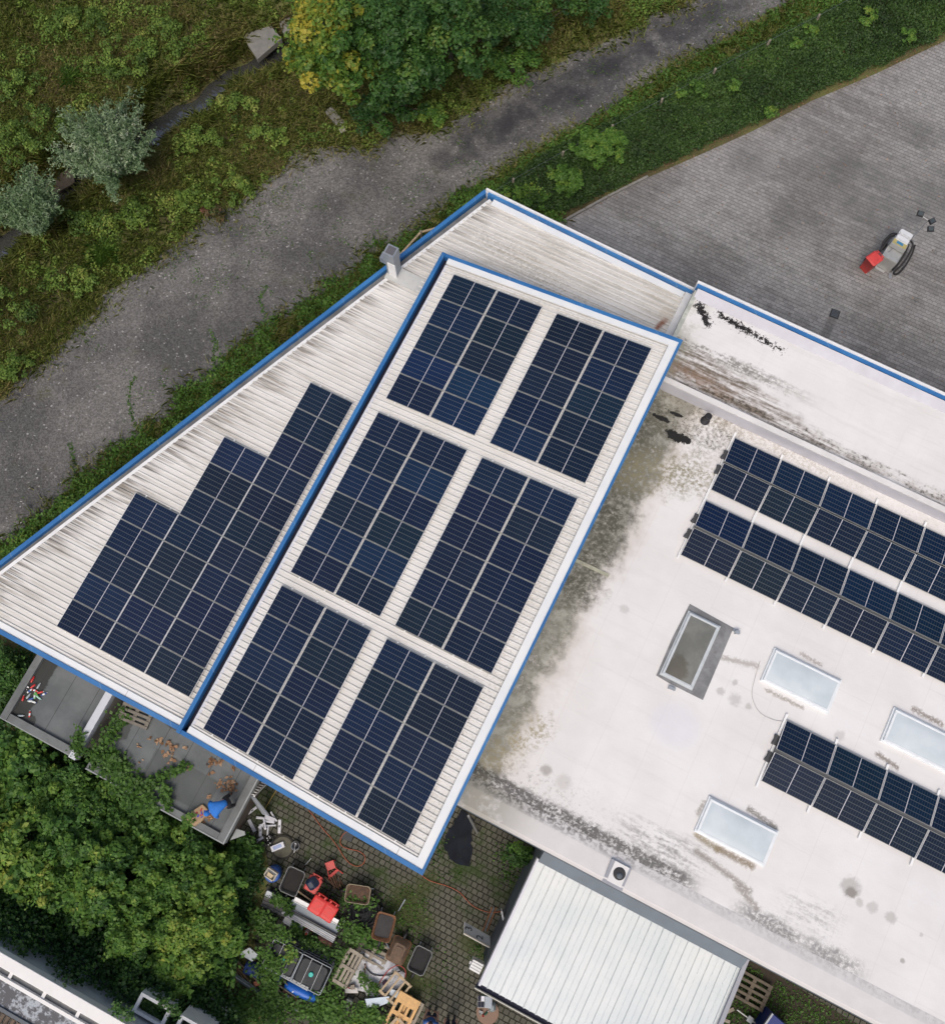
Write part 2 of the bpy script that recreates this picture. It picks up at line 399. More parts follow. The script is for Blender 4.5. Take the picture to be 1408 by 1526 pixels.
c = g.mix(g.noise(o, .8, 5., .65).sm(.56, .72)*g.noise(o, 9., 4., .7).sm(.42, .6)*.85, c, (.085, .088, .035))
xx, yy, _z = g.xyz(o)
for l in ([(1150, -40), (980, 70), (860, 140), (760, 195), (660, 240)], [(1120, -60), (900, 95), (760, 165), (690, 205)]):  # worn dark wheel tracks
    pp = P2(l)
    for a, b in zip(pp[:-1], pp[1:]): c = g.mix(g.seg(xx, yy, a, b).sm(.25, .85, .65, 0.)*pm.sm(.3, .6), c, (.040, .040, .044))
sheet('gravel_path', PATHPOLY, .006, g.out(c, .95, 0, .25, bump=fine+vx*.7, bd=.03))

# interlocking paving of the upper yard
YARD = P2([(760, 300), (838, 333), (905, 296), (962, 266), (1040, 232), (1120, 196), (1210, 150), (1300, 112), (1420, 55), (1560, 0), (1700, 200), (1700, 760), (1100, 760)])
g = G('zigzag_pavers'); f = g.F(); fx, fy, _ = g.xyz(f)
zz = (fx*(1/.11)).op('PINGPONG', 1.)*.022
bc, bf = g.brick(g.vec(fx, fy+zz, 0.), .22, .165, .010, (.245, .24, .232), (.325, .318, .306), (.222, .217, .21))
n1 = g.noise(f, .22, 4., .6, .6); n2 = g.noise(f, 1.3, 5., .65); n3 = g.noise(f, 1., 4., .6, sx=(.35, 2.2, 1))
rowl = ((((fy+zz)*(1/.165)).frac()-.5).abs()).sm(.43, .485); bc = g.mix(rowl*n2.sm(.25, .6, .35, .8), bc, (.08, .077, .072)); bc = g.mix(g.noise(f, 6., 2.).sm(.5, .7)*.4, bc, g.mulc(bc, (.66, .66, .66)))
c = g.mix((n1*.6+n3*.4).sm(.44, .58)*.8, bc, g.mulc(bc, (.60, .59, .58))); c = g.mix(n2.sm(.52, .75)*.5, c, g.mulc(c, (.55, .55, .55)))
c = g.mix(n3.sm(.55, .75)*.3, c, g.mulc(c, (1.35, 1.32, 1.28)))
p0, p1 = q(1243, 467, 0), q(1222, 515, 0)
c = g.mix(g.seg(fx, fy, p0, p1).sm(.1, .3, .6, 0.), c, (.09, .086, .08))
for k, (px, py, r) in enumerate(((1250, 250, 1.9), (1330, 285, 2.2), (1390, 300, 1.8), (1180, 330, 1.2), (1290, 330, 1.4), (1110, 240, 1.0), (1380, 200, 1.2))):   # oil-dark areas
    pp = q(px, py, 0); c = g.mix((g.blob(fx, fy, pp, r)+(n2-.5)*2.2+(n3-.5)*2.2).sm(.2, 1.3, .6, 0.)*n3.sm(.28, .58), c, (.10, .098, .095))
sheet('yard_paving', YARD, .010, g.out(c, n2.sm(.3, .7, .6, .85), 0, .4, bump=bf*-1., bd=.01))

# mossy block paving of the lower court
COURT = P2([(300, 1120), (340, 1262), (395, 1262), (402, 1300), (380, 1400), (400, 1600), (900, 1620), (1500, 1600), (1400, 1400), (900, 1100), (640, 1000)])
g = G('mossy_block_paving'); f = g.F(); fx, fy, _ = g.xyz(f)
n1 = g.noise(f, .45, 5., .65); n2 = g.noise(f, 2.2, 5., .7); n3 = g.noise(f, 18., 3.)
wob = (g.noise(f, 5., 2.)-.5)*.03
bc, bf = g.brick(g.vec(fx+wob, fy+wob, 0.), .235, .215, .02, (.085, .082, .066), (.115, .112, .09), (.014, .016, .008), off=.5)
c = g.mix(n3.sm(.3, .7)*.5, bc, g.mulc(bc, (.7, .7, .68)))
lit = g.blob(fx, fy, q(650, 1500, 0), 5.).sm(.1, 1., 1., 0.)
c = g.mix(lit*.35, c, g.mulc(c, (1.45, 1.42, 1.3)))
moss = (n1*.7+n2*.3)
c = g.mix(moss.sm(.50, .62)*.85, c, (.030, .055, .010))
for l, wd in (([(600, 1330), (630, 1375)], .5), ([(640, 1310), (610, 1350)], .45), ([(610, 1370), (590, 1345)], .4), ([(620, 1460), (600, 1440)], .4), ([(640, 1470), (610, 1465)], .4), ([(700, 1405), (725, 1425)], .5)):
    a, b = q(*l[0], 0), q(*l[1], 0); c = g.mix((g.seg(fx, fy, a, b)+(n2-.5)*1.0).sm(.0, wd+.3, .8, 0.), c, (.05, .062, .018))
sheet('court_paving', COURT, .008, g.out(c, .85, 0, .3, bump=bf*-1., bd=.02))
# ---------------------------------------------------------------- the halls
S1 = .19; Z1 = 7.70           # raised mono-pitch roof: z = Z1 + S1*x
S0 = .02; Z0 = 5.75           # lower ribbed roof
def zr(x, y=0): return Z1+S1*x
def zl(x, y=0): return Z0+S0*x
def xleft(y): return -8.13+(y-17.14)*.4305          # the slanting west eave
def ribs(mb, ys, x0, x1, zf, h=.036, lift=0.):
    """trapezoidal ribs running along x; between them the flat pans"""
    for y in ys:
        a, b = x0(y), x1(y)
        if b-a < .1: continue
        prof = [(-.046, 0), (-.024, h), (.024, h), (.046, 0), (.161, 0)]
        vs = [(x, y+dy, zf(x)+dz+lift) for x in (a, b) for dy, dz in prof]
        mb.add(vs, [(i, 5+i, 6+i, 1+i) for i in range(4)]+[(0, 1, 2, 3), (8, 7, 6, 5)])
# --- ribbed sheet materials
def sheetmat(name, kind):
    g = G(name); f = g.F(); x, y, _ = g.xyz(f)
    n1 = g.noise(f, .6, 5., .6); st = g.noise(f, 1., 5., .65, sx=(.5, 7., 1)); sp = g.noise(f, 9., 5., .75); fine = g.noise(f, 38., 3., .7)
    c = g.mix(n1.sm(.35, .65), (.68, .665, .625), (.75, .74, .71))
    c = g.mix(st.sm(.5, .8)*.35, c, (.45, .43, .39))
    c = g.mix(fine.sm(.62, .75)*.25, c, (.40, .38, .33))
    c = g.mix(((y*(1/1.05)).frac()-.5).abs().sm(.488, .498)*.35, c, (.36, .35, .32))
    pan = ((y-YR0)*(1/.207)).frac(); pan = (pan-.5).abs()          # .5 on the rib
    c = g.mix((pan-.31).abs().sm(.075, .02)*n1.sm(.2, .7, .35, .6), c, (.33, .32, .29))  # shading of the rib flanks painted in as thin dark lines
    if kind == 'raised':
        c = g.mix((y-13.51).abs().sm(.035, .015)*.7, c, (.18, .175, .16)); c = g.mix((x-.605).abs().sm(.03, .012)*.5, c, (.2, .195, .18)); c = g.mix(pan.sm(.28, .2)*st.sm(.35, .7)*.22, c, (.45, .43, .38))  # first two mixes: shadow lines painted along the flashing's inner edges
        m = (x+(n1-.5)*1.2).sm(-.9, .35)*(sp*.5+fine*.5).sm(.52, .62)*y.sm(13., 9., .25, 1.); c = g.mix(m*.6, c, (.20, .185, .14))
        m = fine.sm(.66, .74)*(x+(n1-.5)).sm(-.6, .4)*y.sm(-2., 8.); c = g.mix(m*.8, c, (.06, .05, .035))
        c = g.mix((y.sm(12.6, 13.4))*sp.sm(.45, .65)*.35, c, (.33, .30, .23))
        c = g.mix(x.sm(-7.45, -7.8)*fine.sm(.5, .65)*.4, c, (.3, .27, .2))
    else:
        c = g.mix(pan.sm(.30, .2)*st.sm(.3, .65, .25, 1.)*y.sm(11.5, 14., .28, .55), c, (.38, .365, .325))
        d = x-((y-17.14)*.4305-8.13)-.48
        s2 = g.noise(f, 1., 4., .7, sx=(.35, 4.5, 1)); s3 = g.noise(f, 1., 3., .7, sx=(.12, 9., 1))
        m = d.sm(2.6, .0)*s2.sm(.47, .66)*(1.-y.sm(8.5, 12.)*.75); c = g.mix(m*.8, c, (.19, .16, .12))
        m = d.sm(.9, .05)*s3.sm(.45, .6); c = g.mix(m*.75, c, (.12, .10, .08))
        m = y.sm(13.4, 14.2)*x.sm(-9.5, -6.5)*(st*.6+sp*.4).sm(.46, .64); c = g.mix(m*.5, c, (.33, .31, .26))
        m = (g.seg(x, y, (-7.4, 15.4), (-1.5, 14.3))+(sp-.5)*1.6).sm(.1, 1., 1., 0.)*(sp*.5+fine*.5).sm(.47, .62); c = g.mix(m*.55, c, (.17, .16, .125))
        m = y.sm(-4.3, -5.)*st.sm(.45, .7); c = g.mix(m*.45, c, (.36, .33, .28))
        rx, ry = .15, 15.0
        m = (g.seg(x, y, (.16, 15.35), (.02, 14.95))+(sp-.5)*.25).sm(.02, .16, 1., 0.); c = g.mix(m*.85, c, (.22, .07, .025))
        m = g.blob(x, y, (.1, 15.55), .32).sm(.7, 1., 1., 0.); c = g.mix(m*.5, c, (.46, .42, .36))
    return g.out(c, n1.sm(.2, .8, .45, .65), 0, .45)
YR0 = -5.05
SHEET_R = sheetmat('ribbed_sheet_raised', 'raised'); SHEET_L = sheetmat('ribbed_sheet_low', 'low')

# --- raised hall
RX0, RX1, RY0, RY1 = -8.22, .98, -5.27, 13.86
rh = fthing('raised_hall', 'long white raised hall with six solar blocks on its blue edged ribbed roof', 'building', -3.6, 4.3)
mb = MB(); mb.prism([(-7.95, RY0+.25), (.75, RY0+.25), (.75, RY1-.2), (-7.95, RY1-.2)], 0, lambda x, y: zr(x)-.30); mb.build('wall', WALLM, rh)
mb = MB(); mb.prism([(-7.80, RY0+.1), (.6, RY0+.1), (.6, RY1-.1), (-7.80, RY1-.1)], lambda x, y: zr(x)-.26, lambda x, y: zr(x)-.004)
ribs(mb, [YR0+i*.207 for i in range(90)], lambda y: -7.86, lambda y: .62, zr)
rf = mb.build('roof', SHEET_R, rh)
def edge(name, p, r, w0, w1, z0, z1, m, par, zf): return MB().bar(p, r, w0, w1, lambda x, y: zf(x)+z0, lambda x, y: zf(x)+z1).build(name, m, par)
FLASH = G('white_flashing'); _g = FLASH; _f = _g.F(); _fx, _fy, _ = _g.xyz(_f); _n = _g.noise(_f, 1.2, 5., .6); _n2 = _g.noise(_f, 12., 5., .7)
_c = _g.mix(_n.sm(.3, .7), (.70, .73, .74), (.78, .79, .78)); _c = _g.mix(_n2.sm(.62, .78)*.35, _c, (.42, .42, .38))
_c = _g.mix(((_fx*.19).frac()-.5).abs().sm(.497, .4985)*((_fy*.19).frac()-.5).abs().sm(.4, .45)*.6, _c, (.2, .2, .2)); FLASH = _g.out(_c, .4, 0, .5)
edge('fascia', (-8.22, RY0), (-8.22, RY1), -.145, 0, -.40, .14, BLUE, rh, zr)
edge('fascia', (-8.075, RY1), (RX1, RY1), -.12, 0, -.40, .10, BLUE, rh, zr)
edge('fascia', (RX1, RY0), (RX1, RY1-.12), 0, .09, -.40, .10, BLUE, rh, zr)
edge('fascia', (-8.075, RY0), (RX1-.09, RY0), 0, .14, -.40, .09, BLUE, rh, zr)
edge('gutter', (-8.075, RY0+.14), (-8.075, RY1-.12), -.21, 0, -.36, -.22, NEARBLACK, rh, zr)
LILAC = mat('pale_lilac_trim', (.60, .61, .66), .45, .06, 2.)
edge('flashing', (-7.79, RY0+.14), (-7.79, RY1-.38), 0, .11, -.06, .018, LILAC, rh, zr)
edge('flashing', (-7.90, RY1-.12), (.62, RY1-.12), -.21, 0, -.05, .062, FLASH, rh, zr)
edge('flashing', (.89, RY0+.14), (.89, RY1-.12), 0, .27, -.05, .066, FLASH, rh, zr)
edge('flashing', (-7.90, RY0+.14), (.62, RY0+.14), 0, .23, -.05, .060, FLASH, rh, zr)

# --- low ribbed hall to the west
lh = fthing('ribbed_hall', 'low triangular hall with white ribbed roof, blue edges and a stepped solar block', 'building', -9.5, 5.)
TOPY = lambda x: 17.14-(x+8.13)*.036
P_SW, P_NW, P_NE, P_SE = (xleft(-5.3), -5.3), (-8.13, 17.14), (.60, TOPY(.6)), (.60, 13.5)
mb = MB(); mb.prism([(xleft(-5)+.35, -5.05), (-8.0, -5.05), (-8.0, 13.7), (.3, 13.7), (.3, 16.5), (xleft(16.6)+.5, 16.6)], 0, lambda x, y: zl(x)-.25); mb.build('wall', WALLM, lh)
mb = MB(); mb.prism([(xleft(-5)+.46, -5.1), (-7.97, -5.1), (-7.97, 13.75), (.5, 13.75), (.5, TOPY(.5)-.3), (xleft(16.7)+.46, 16.7)], lambda x, y: zl(x)-.22, lambda x, y: zl(x)-.004)
ribs(mb, [YR0+i*.207 for i in range(106)], lambda y: xleft(y)+.48, lambda y: -7.98 if y < 13.8 else .42, zl)
rl = mb.build('roof', SHEET_L, lh)
edge('fascia', P_SW, P_NW, -.145, 0, -.40, .08, BLUE, lh, zl)
edge('gutter', (P_SW[0]+.19, -5.1), (P_NW[0]+.12, 16.95), -.18, 0, -.30, -.12, GUTTER, lh, zl)
edge('flashing', (P_SW[0]+.40, -5.1), (P_NW[0]+.33, 16.9), -.12, 0, -.05, .02, WHITE, lh, zl)
edge('fascia', (P_SW[0]+.2, -5.3), (-8.24, -5.3), 0, .15, -.40, .10, BLUE, lh, zl)
edge('flashing', (P_SW[0]+.45, -5.15), (-8.0, -5.15), 0, .22, -.05, .058, FLASH, lh, zl)
edge('coping', (P_NW[0]+.1, P_NW[1]-.02), P_NE, -.07, 0, -.40, .30, WHITE, lh, zl)
edge('fascia', (P_NW[0]+.22, P_NW[1]-.09), (P_NE[0], P_NE[1]-.07), -.10, 0, -.2, .20, BLUE, lh, zl)
edge('flashing', (P_NW[0]+.50, P_NW[1]-.21), (P_NE[0]-.25, P_NE[1]-.18), -.24, 0, -.06, .07, FLASH, lh, zl)
edge('flashing', (.62, 13.6), (.62, P_NE[1]-.1), 0, .24, -.1, .09, WHITE, lh, zl)
# chimney on the low roof
cx, cy = q(588, 404, 5.6); zb = zl(cx)
ch = MB().box(cx-.19, cx+.19, cy-.19, cy+.19, zb-.05, zb+1.05).build('chimney', GALV, rl)
mb = MB().box(cx-.21, cx+.21, cy-.21, cy+.21, zb+1.05, zb+1.62)
DKS = mat('sooty_metal', (.10, .10, .11), .7)
mb.build('chimney_head', GALV, ch); MB().box(cx-.15, cx+.15, cy-.15, cy+.15, zb+1.60, zb+1.635).build('flue_opening', DKS, ch)
MB().box(cx-.47, cx-.20, cy-.14, cy+.14, zb+.62, zb+.92).build('flue_box', GALV, ch)
MB().box(cx-.10, cx+.22, cy-.225, cy-.19, zb+.02, zb+1.0).build('flue_strip', WHITE, ch)
PATCH = mat('grey_flat_sheet', (.50, .51, .49), .6, .1, 2., dirt=.25, dirtc=(.33, .33, .30))
MB().box(cx-.22, -8.0, cy-.40, cy+.22, zl(-10)+.01, zl(-9)+.045).build('flat_sheet', PATCH, rl)

# --- flat-roofed hall to the east
FZ = 5.96
g = G('white_roof_membrane'); f = g.F(); x, y, _ = g.xyz(f)
n1 = g.noise(f, .5, 5., .6); n2 = g.noise(f, 2.2, 6., .68); n3 = g.noise(f, 8., 5., .7); n4 = g.noise(f, 30., 3., .7); stx = g.noise(f, 1., 5., .7, sx=(.8, 5., 1)); big = g.noise(f, .22, 3.)
BASE = g.mix(n1.sm(.35, .65), (.68, .668, .655), (.73, .722, .712)); BASE = g.mix((n3*.5+n4*.5).sm(.52, .72)*.22, BASE, (.5, .48, .46))
BASE = g.mix(((x*(1/1.52)+.15).frac()-.5).abs().sm(.486, .499)*.22, BASE, (.52, .49, .46)); BASE = g.mix(((y*(1/5.3)+.31+(x*(1/1.52)+.15).op('FLOOR')*.37).frac()-.5).abs().sm(.494, .4985)*.13, BASE, (.52, .49, .46)); BASE = g.mix((g.noise(f, 1., 3., .6, sx=(.25, 3.5, 1))).sm(.52, .7)*.12, BASE, (.52, .50, .48)); BASE = g.mix(big.sm(.5, .68)*.12, BASE, (.55, .55, .57))
c = BASE
p = q(1005, 1080, FZ); c = g.mix(g.blob(x, y, p, .95, .8).sm(.55, 1.15, .32, 0.), c, (.60, .62, .70))
# algae belt beside the raised hall
xb = x+(n1-.5)*1.0+(n2-.5)*1.1+y.sm(2., 11.5, .85, .35)
belt = xb.sm(2.4, 3.0, 1., 0.)
alg = g.mix(n2.sm(.36, .64), (.105, .108, .078), (.33, .33, .285)); alg = g.mix(n3.sm(.5, .75)*.6, alg, (.17, .165, .10))
fade = (y+(n1-.5)*2.).sm(-2.6, -1.2)
c = g.mix(xb.sm(2.8, 3.5, 1., 0.)*.35*fade, c, (.42, .36, .28))
c = g.mix(belt*(n2*.6+n3*.4).sm(.26, .50)*.9, c, alg)
c = g.mix((g.seg(x, y, (1.3, 11.6), (1.5, 5.0))+(n2-.5)*2.).sm(.2, 1.2, .8, 0.)*n3.sm(.3, .6), c, (.06, .06, .042))
c = g.mix((g.seg(x, y, (1.0, -2.0), (2.4, .2))+(n2-.5)*1.4).sm(.1, .8, .8, 0.)*n3.sm(.42, .62), c, (.30, .26, .15))
c = g.mix(((x-2.3).abs()+(n3-.5)*.8).sm(.1, .42, .55, 0.)*belt*y.sm(-1., 8., 1., .4), c, (.10, .10, .088))
# mottled corner under the step wall
m = (g.seg(x, y, (.9, 12.2), (3.4, 12.3))+(n2-.5)*1.8).sm(.4, 1.4, 1., 0.)
c = g.mix(m*n3.sm(.34, .62)*.6, c, (.20, .19, .145)); c = g.mix(m*(n3*.5+n4*.5).sm(.53, .60)*.85, c, (.03, .03, .026))
m = (g.seg(x, y, (1.0, 9.5), (3.5, 10.4))+(n2-.5)*2.0).sm(.1, 1.3, .9, 0.); c = g.mix(m*n3.sm(.40, .6), c, (.24, .22, .14))
for (px, py), (rx_, ry_) in (((1010, 652), (.42, .20)), ((1000, 646), (.2, .18)), ((1024, 658), (.15, .12)), ((985, 623), (.5, .08)), ((1008, 618), (.3, .07))):
    p = q(px, py, FZ); c = g.mix((g.blob(x, y, p, rx_, ry_)+(n2-.5)*2.6+(n3-.5)*2.2).sm(.85, .98, 1., 0.), c, (.012, .012, .011))
c = g.mix(y.sm(12.25, 12.5)*x.sm(2.5, 4., .3, 1.)*x.sm(6., 10., 1., .35)*(n3*.5+n4*.5).sm(.42, .6)*.7, c, (.36, .32, .26))
# black dirt along the south upstand
ln = (y+1.98+(n2-.5)*.5).abs()
amt = x.sm(5.2, 8.2, 1., 0.).max((x-11.6).abs().sm(.6, 1.6, .75, 0.)).max((x-13.6).abs().sm(.4, 1.6, .7, 0.)).max(x.sm(8.4, 9.4, .95, 0.))
c = g.mix((ln.sm(.12, .36, 1., 0.)*amt*(stx*.35+n3*.65).sm(.38, .54)*.88).max(ln.sm(.05, .55, 1., 0.)*amt*n4.sm(.50, .62)*.7), c, (.028, .028, .026))
ln2 = (y+1.35-(x-7.)*.05+(n1-.5)*.9).abs(); a2 = (x-7.6).abs().sm(.4, 2.3, 1., 0.).max((x-12.6).abs().sm(.3, 1.5, .6, 0.))
c = g.mix(ln2.sm(.2, .75, 1., 0.)*a2*(stx*.6+n3*.4).sm(.44, .62)*.65, c, (.10, .095, .088))
c = g.mix((y+1.9).abs().sm(.5, 1.5, 1., 0.)*x.sm(1.5, 8.6, .8, 0.)*n3.sm(.5, .68)*.55, c, (.20, .185, .165))
# marks round the skylights and lone stains
for p, r, s, col in (((9.2, -.62), (10.35, -.62), .12, (.16, .11, .05)), ((8.4, -.55), (9.2, -.65), .10, (.22, .18, .10)), ((9.6, .95), (10.6, .8), .10, (.13, .12, .10)), ((8.15, .1), (8.2, .5), .08, (.30, .28, .25)),
                     ((8.6, -1.0), (10.6, -1.35), .10, (.24, .22, .19)), ((10.2, -1.4), (11., -1.7), .10, (.25, .23, .20)), ((12.7, 4.45), (13.4, 4.35), .08, (.16, .13, .10)), ((13.2, 6.35), (14.2, 6.3), .09, (.18, .15, .12)), ((9.2, 6.35), (9.9, 6.3), .06, (.3, .27, .24)), ((6.9, 5.05), (8.0, 5.3), .10, (.36, .34, .31)), ((8.6, 4.72), (9.9, 4.72), .06, (.3, .27, .23))):
    c = g.mix((g.seg(x, y, p, r)+(n3-.5)*.45).sm(s*.3, s*1.6, .8, 0.)*n3.sm(.3, .5), c, col)
for (px, py), r_, k in (((1267, 1322), .38, .5), ((1268, 1330), .2, .8), ((1280, 1345), .16, .35), ((1300, 1352), .22, .35), ((1327, 1367), .22, .4), ((815, 1147), .22, .6), ((840, 1165), .3, .25), ((930, 908), .2, .28), ((1073, 1030), .18, .4), ((1095, 1043), .26, .35), ((1095, 1017), .12, .4), ((1115, 1053), .14, .4), ((1251, 1096), .22, .3), ((1344, 1432), .09, .6), ((1372, 1393), .09, .35)):
    p = q(px, py, FZ); c = g.mix((g.blob(x, y, p, r_)+(n2-.5)*1.1+(n3-.5)*.9+(n4-.5)*.3).sm(.45, 1.1, k, 0.), c, (.22, .205, .185))
c = g.mix(n4.sm(.70, .76)*n1.sm(.5, .7)*.5, c, (.12, .11, .10))
MEMB = g.out(c, n2.sm(.2, .8, .55, .8), 0, .35, bump=n2, bd=.012)
# upper strip of the same roof
g = G('white_roof_membrane_strip'); f = g.F(); x, y, _ = g.xyz(f)
n1 = g.noise(f, .5, 5., .6); n2 = g.noise(f, 2.4, 6., .68); n3 = g.noise(f, 8., 5., .7); n4 = g.noise(f, 26., 4., .7); stx = g.noise(f, 1., 5., .7, sx=(.5, 6., 1)); sty = g.noise(f, 1., 3., .6, sx=(6., .3, 1))
c = g.mix(n1.sm(.35, .65), (.685, .672, .658), (.735, .725, .714)); c = g.mix(stx.sm(.45, .75)*.25, c, (.52, .49, .46)); c = g.mix(sty.sm(.5, .75)*.10, c, (.5, .48, .45))
wid = x.sm(.5, 8.5, 1.75, .5)
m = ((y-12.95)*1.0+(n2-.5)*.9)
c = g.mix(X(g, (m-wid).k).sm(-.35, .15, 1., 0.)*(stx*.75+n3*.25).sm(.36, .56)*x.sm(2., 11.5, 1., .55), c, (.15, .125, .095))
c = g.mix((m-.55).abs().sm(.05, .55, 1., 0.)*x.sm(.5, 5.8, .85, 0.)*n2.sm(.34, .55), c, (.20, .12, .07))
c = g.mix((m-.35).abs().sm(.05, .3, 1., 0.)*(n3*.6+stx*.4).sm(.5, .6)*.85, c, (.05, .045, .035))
c = g.mix((m-1.6).abs().sm(.05, .3, 1., 0.)*x.sm(3.5, 6.8, 1., 0.)*(stx*.5+n3*.5).sm(.42, .56)*.8, c, (.13, .12, .10))
m2 = x.sm(1.0, 1.7, 1., 0.); c = g.mix(m2*n2.sm(.42, .62)*.5, c, (.36, .36, .27))
for p, r, wd in (((1.0, 16.0), (1.55, 15.5), .15), ((1.75, 15.98), (4.3, 15.76), .085), ((2.2, 15.97), (3.0, 15.88), .12)):
    c = g.mix((g.seg(x, y, p, r)+(n3-.5)*.95+(n4-.5)*.55).sm(wd*.75, wd, 1., 0.), c, (.014, .012, .012))
c = g.mix(n4.sm(.69, .74)*n1.sm(.45, .7)*.45, c, (.12, .11, .10))
STRIP = g.out(c, n2.sm(.2, .8, .55, .8), 0, .35, bump=n2, bd=.01)
LAV = mat('lavender_upstand', (.50, .50, .545), .6, .08, 1.2, dirt=.1, dirtc=(.36, .36, .34))
PALE = mat('pale_upstand', (.67, .66, .645), .65, .06, 1.5, dirt=.15, dirtc=(.45, .43, .39))
fh = fthing('flat_hall', 'wide flat roofed hall with stained white membrane, skylights and rows of solar modules', 'building', 9., 5.)
FX0, FX1, FY0 = .55, 24., -3.18
mb = MB(); mb.box(.8, FX1, FY0+.03, 12.8, 0, FZ-.25); mb.box(.62, FX1, 12.8, 16.6, 0, 6.3); mb.build('wall', WALLM, fh)
mb = MB().box(.76, FX1, FY0+.1, 12.75, FZ-.24, FZ); rfF = mb.build('roof', MEMB, fh)
mb = MB(); mb.prism([(0, 0)]*0 or [(.66, 12.9), (FX1, 12.9), (FX1, 16.35), (.66, 16.35)], 6.3, lambda x, y: 6.52+.02*(y-12.9)); rfS = mb.build('roof', STRIP, fh)
mb = MB().box(.66, FX1, 12.753, 12.80, FZ, 6.70); mb.build('upstand', LAV, fh)
MB().box(.64, FX1, 12.75, 12.95, 6.70, 6.76).build('coping', PALE, fh)
mb = MB(); mb.add([(x_, y_, z_) for x_ in (.70, FX1) for y_, z_ in ((16.15, 6.59), (16.47, 6.78), (16.47, 6.3), (16.15, 6.3))], [(0, 4, 5, 1), (1, 5, 6, 2), (3, 7, 4, 0), (0, 1, 2, 3), (7, 6, 5, 4)]); mb.build('upstand', LAV, fh)
MB().box(.62, FX1, 16.50, 16.64, 6.2, 6.78).build('fascia', BLUE, fh)
MB().box(.58, FX1, 16.64, 16.73, 6.2, 6.84).build('coping', WHITE, fh)
MB().box(.63, .78, 12.97, 16.46, 6.2, 6.62).build('flashing', mat('green_stained_trim', (.44, .46, .41), .7, .2, 3., dirt=.4, dirtc=(.25, .26, .19)), fh)
# south upstand: a smooth wedge with a drip edge
mb = MB(); yy0 = [(-2.15, FZ+.005), (-2.45, FZ+.10), (-3.05, FZ+.20), (-3.18, FZ+.17), (-3.18, FZ-.3), (-2.15, FZ-.3)]
mb.add([(x_, a, b) for x_ in (.8, FX1) for a, b in yy0], [(i, 6+i, 6+(i+1) % 6, (i+1) % 6) for i in range(6)]+[(5, 4, 3, 2, 1, 0), (6, 7, 8, 9, 10, 11)])
g = G('upstand_membrane'); f = g.F(); x, y, _ = g.xyz(f); n2 = g.noise(f, 1.6, 5., .65); n3 = g.noise(f, 7., 5., .7)
c = g.mix(n2.sm(.3, .7), (.68, .66, .64), (.73, .71, .69)); c = g.mix(x.sm(1.6, 4.2, 1., 0.)*n2.sm(.25, .5)*.85, c, (.30, .29, .24)); c = g.mix(y.sm(-2.55, -2.2)*n3.sm(.42, .6)*x.sm(3., 10., .9, .2), c, (.10, .095, .085))
c = g.mix(y.sm(-3.0, -3.15)*.35, c, (.3, .29, .28)); mb.build('upstand', g.out(c, .65, 0, .35, bump=n2, bd=.01), fh)
MB().box(.8, FX1, -3.215, -3.182, FZ-.45, FZ+.16).build('drip_edge', DARKGREY, fh)
# pale bar across the algae belt
p0, p1 = q(858, 835, FZ), q(907, 858, FZ); MB().bar(p0, p1, -.06, .06, FZ, FZ+.03).build('joint_strip', mat('mossy_strip', (.36, .36, .28), .8, .2, 4.), rfF)
# vent pipe, roof outlet
vx, vy = q(1050, 627, FZ); v = MB().lathe([(.17, FZ), (.17, FZ+.02), (.10, FZ+.03), (.10, FZ+.42)], 18, Matrix.Translation((vx, vy, 0))).build('vent_pipe', mat('dark_vent_plastic', (.03, .03, .035), .6), rfF)
MB().lathe([(.125, FZ+.42), (.125, FZ+.52), (.085, FZ+.525)], 18, Matrix.Translation((vx, vy, 0))).build('cap', BLACK, v)
vx, vy = q(1061, 605, FZ)
dx, dy = q(921, 1301, FZ+.17)
mb = MB(); mb.cbox((dx, dy-.03, FZ+.085+.115), (.50, .66, .03)); d0 = mb.build('roof_outlet', PALE, rfF)
MB().cbox((dx-.02, dy-.08, FZ+.085+.10), (.70, .76, .02)).build('collar', mat('grey_collar', (.30, .31, .34), .7, .1, 3.), d0)
MB().lathe([(.20, FZ+.085+.132), (.20, FZ+.085+.137), (.17, FZ+.085+.138)], 24, Matrix.Translation((dx+.03, dy+.0, 0))).build('outlet_hole', BLACK, d0)
MB().lathe([(.10, FZ+.085+.139), (.09, FZ+.085+.16), (.04, FZ+.085+.18)], 16, Matrix.Translation((dx+.06, dy-.05, 0))).build('leaf_guard', DARKGREY, d0)
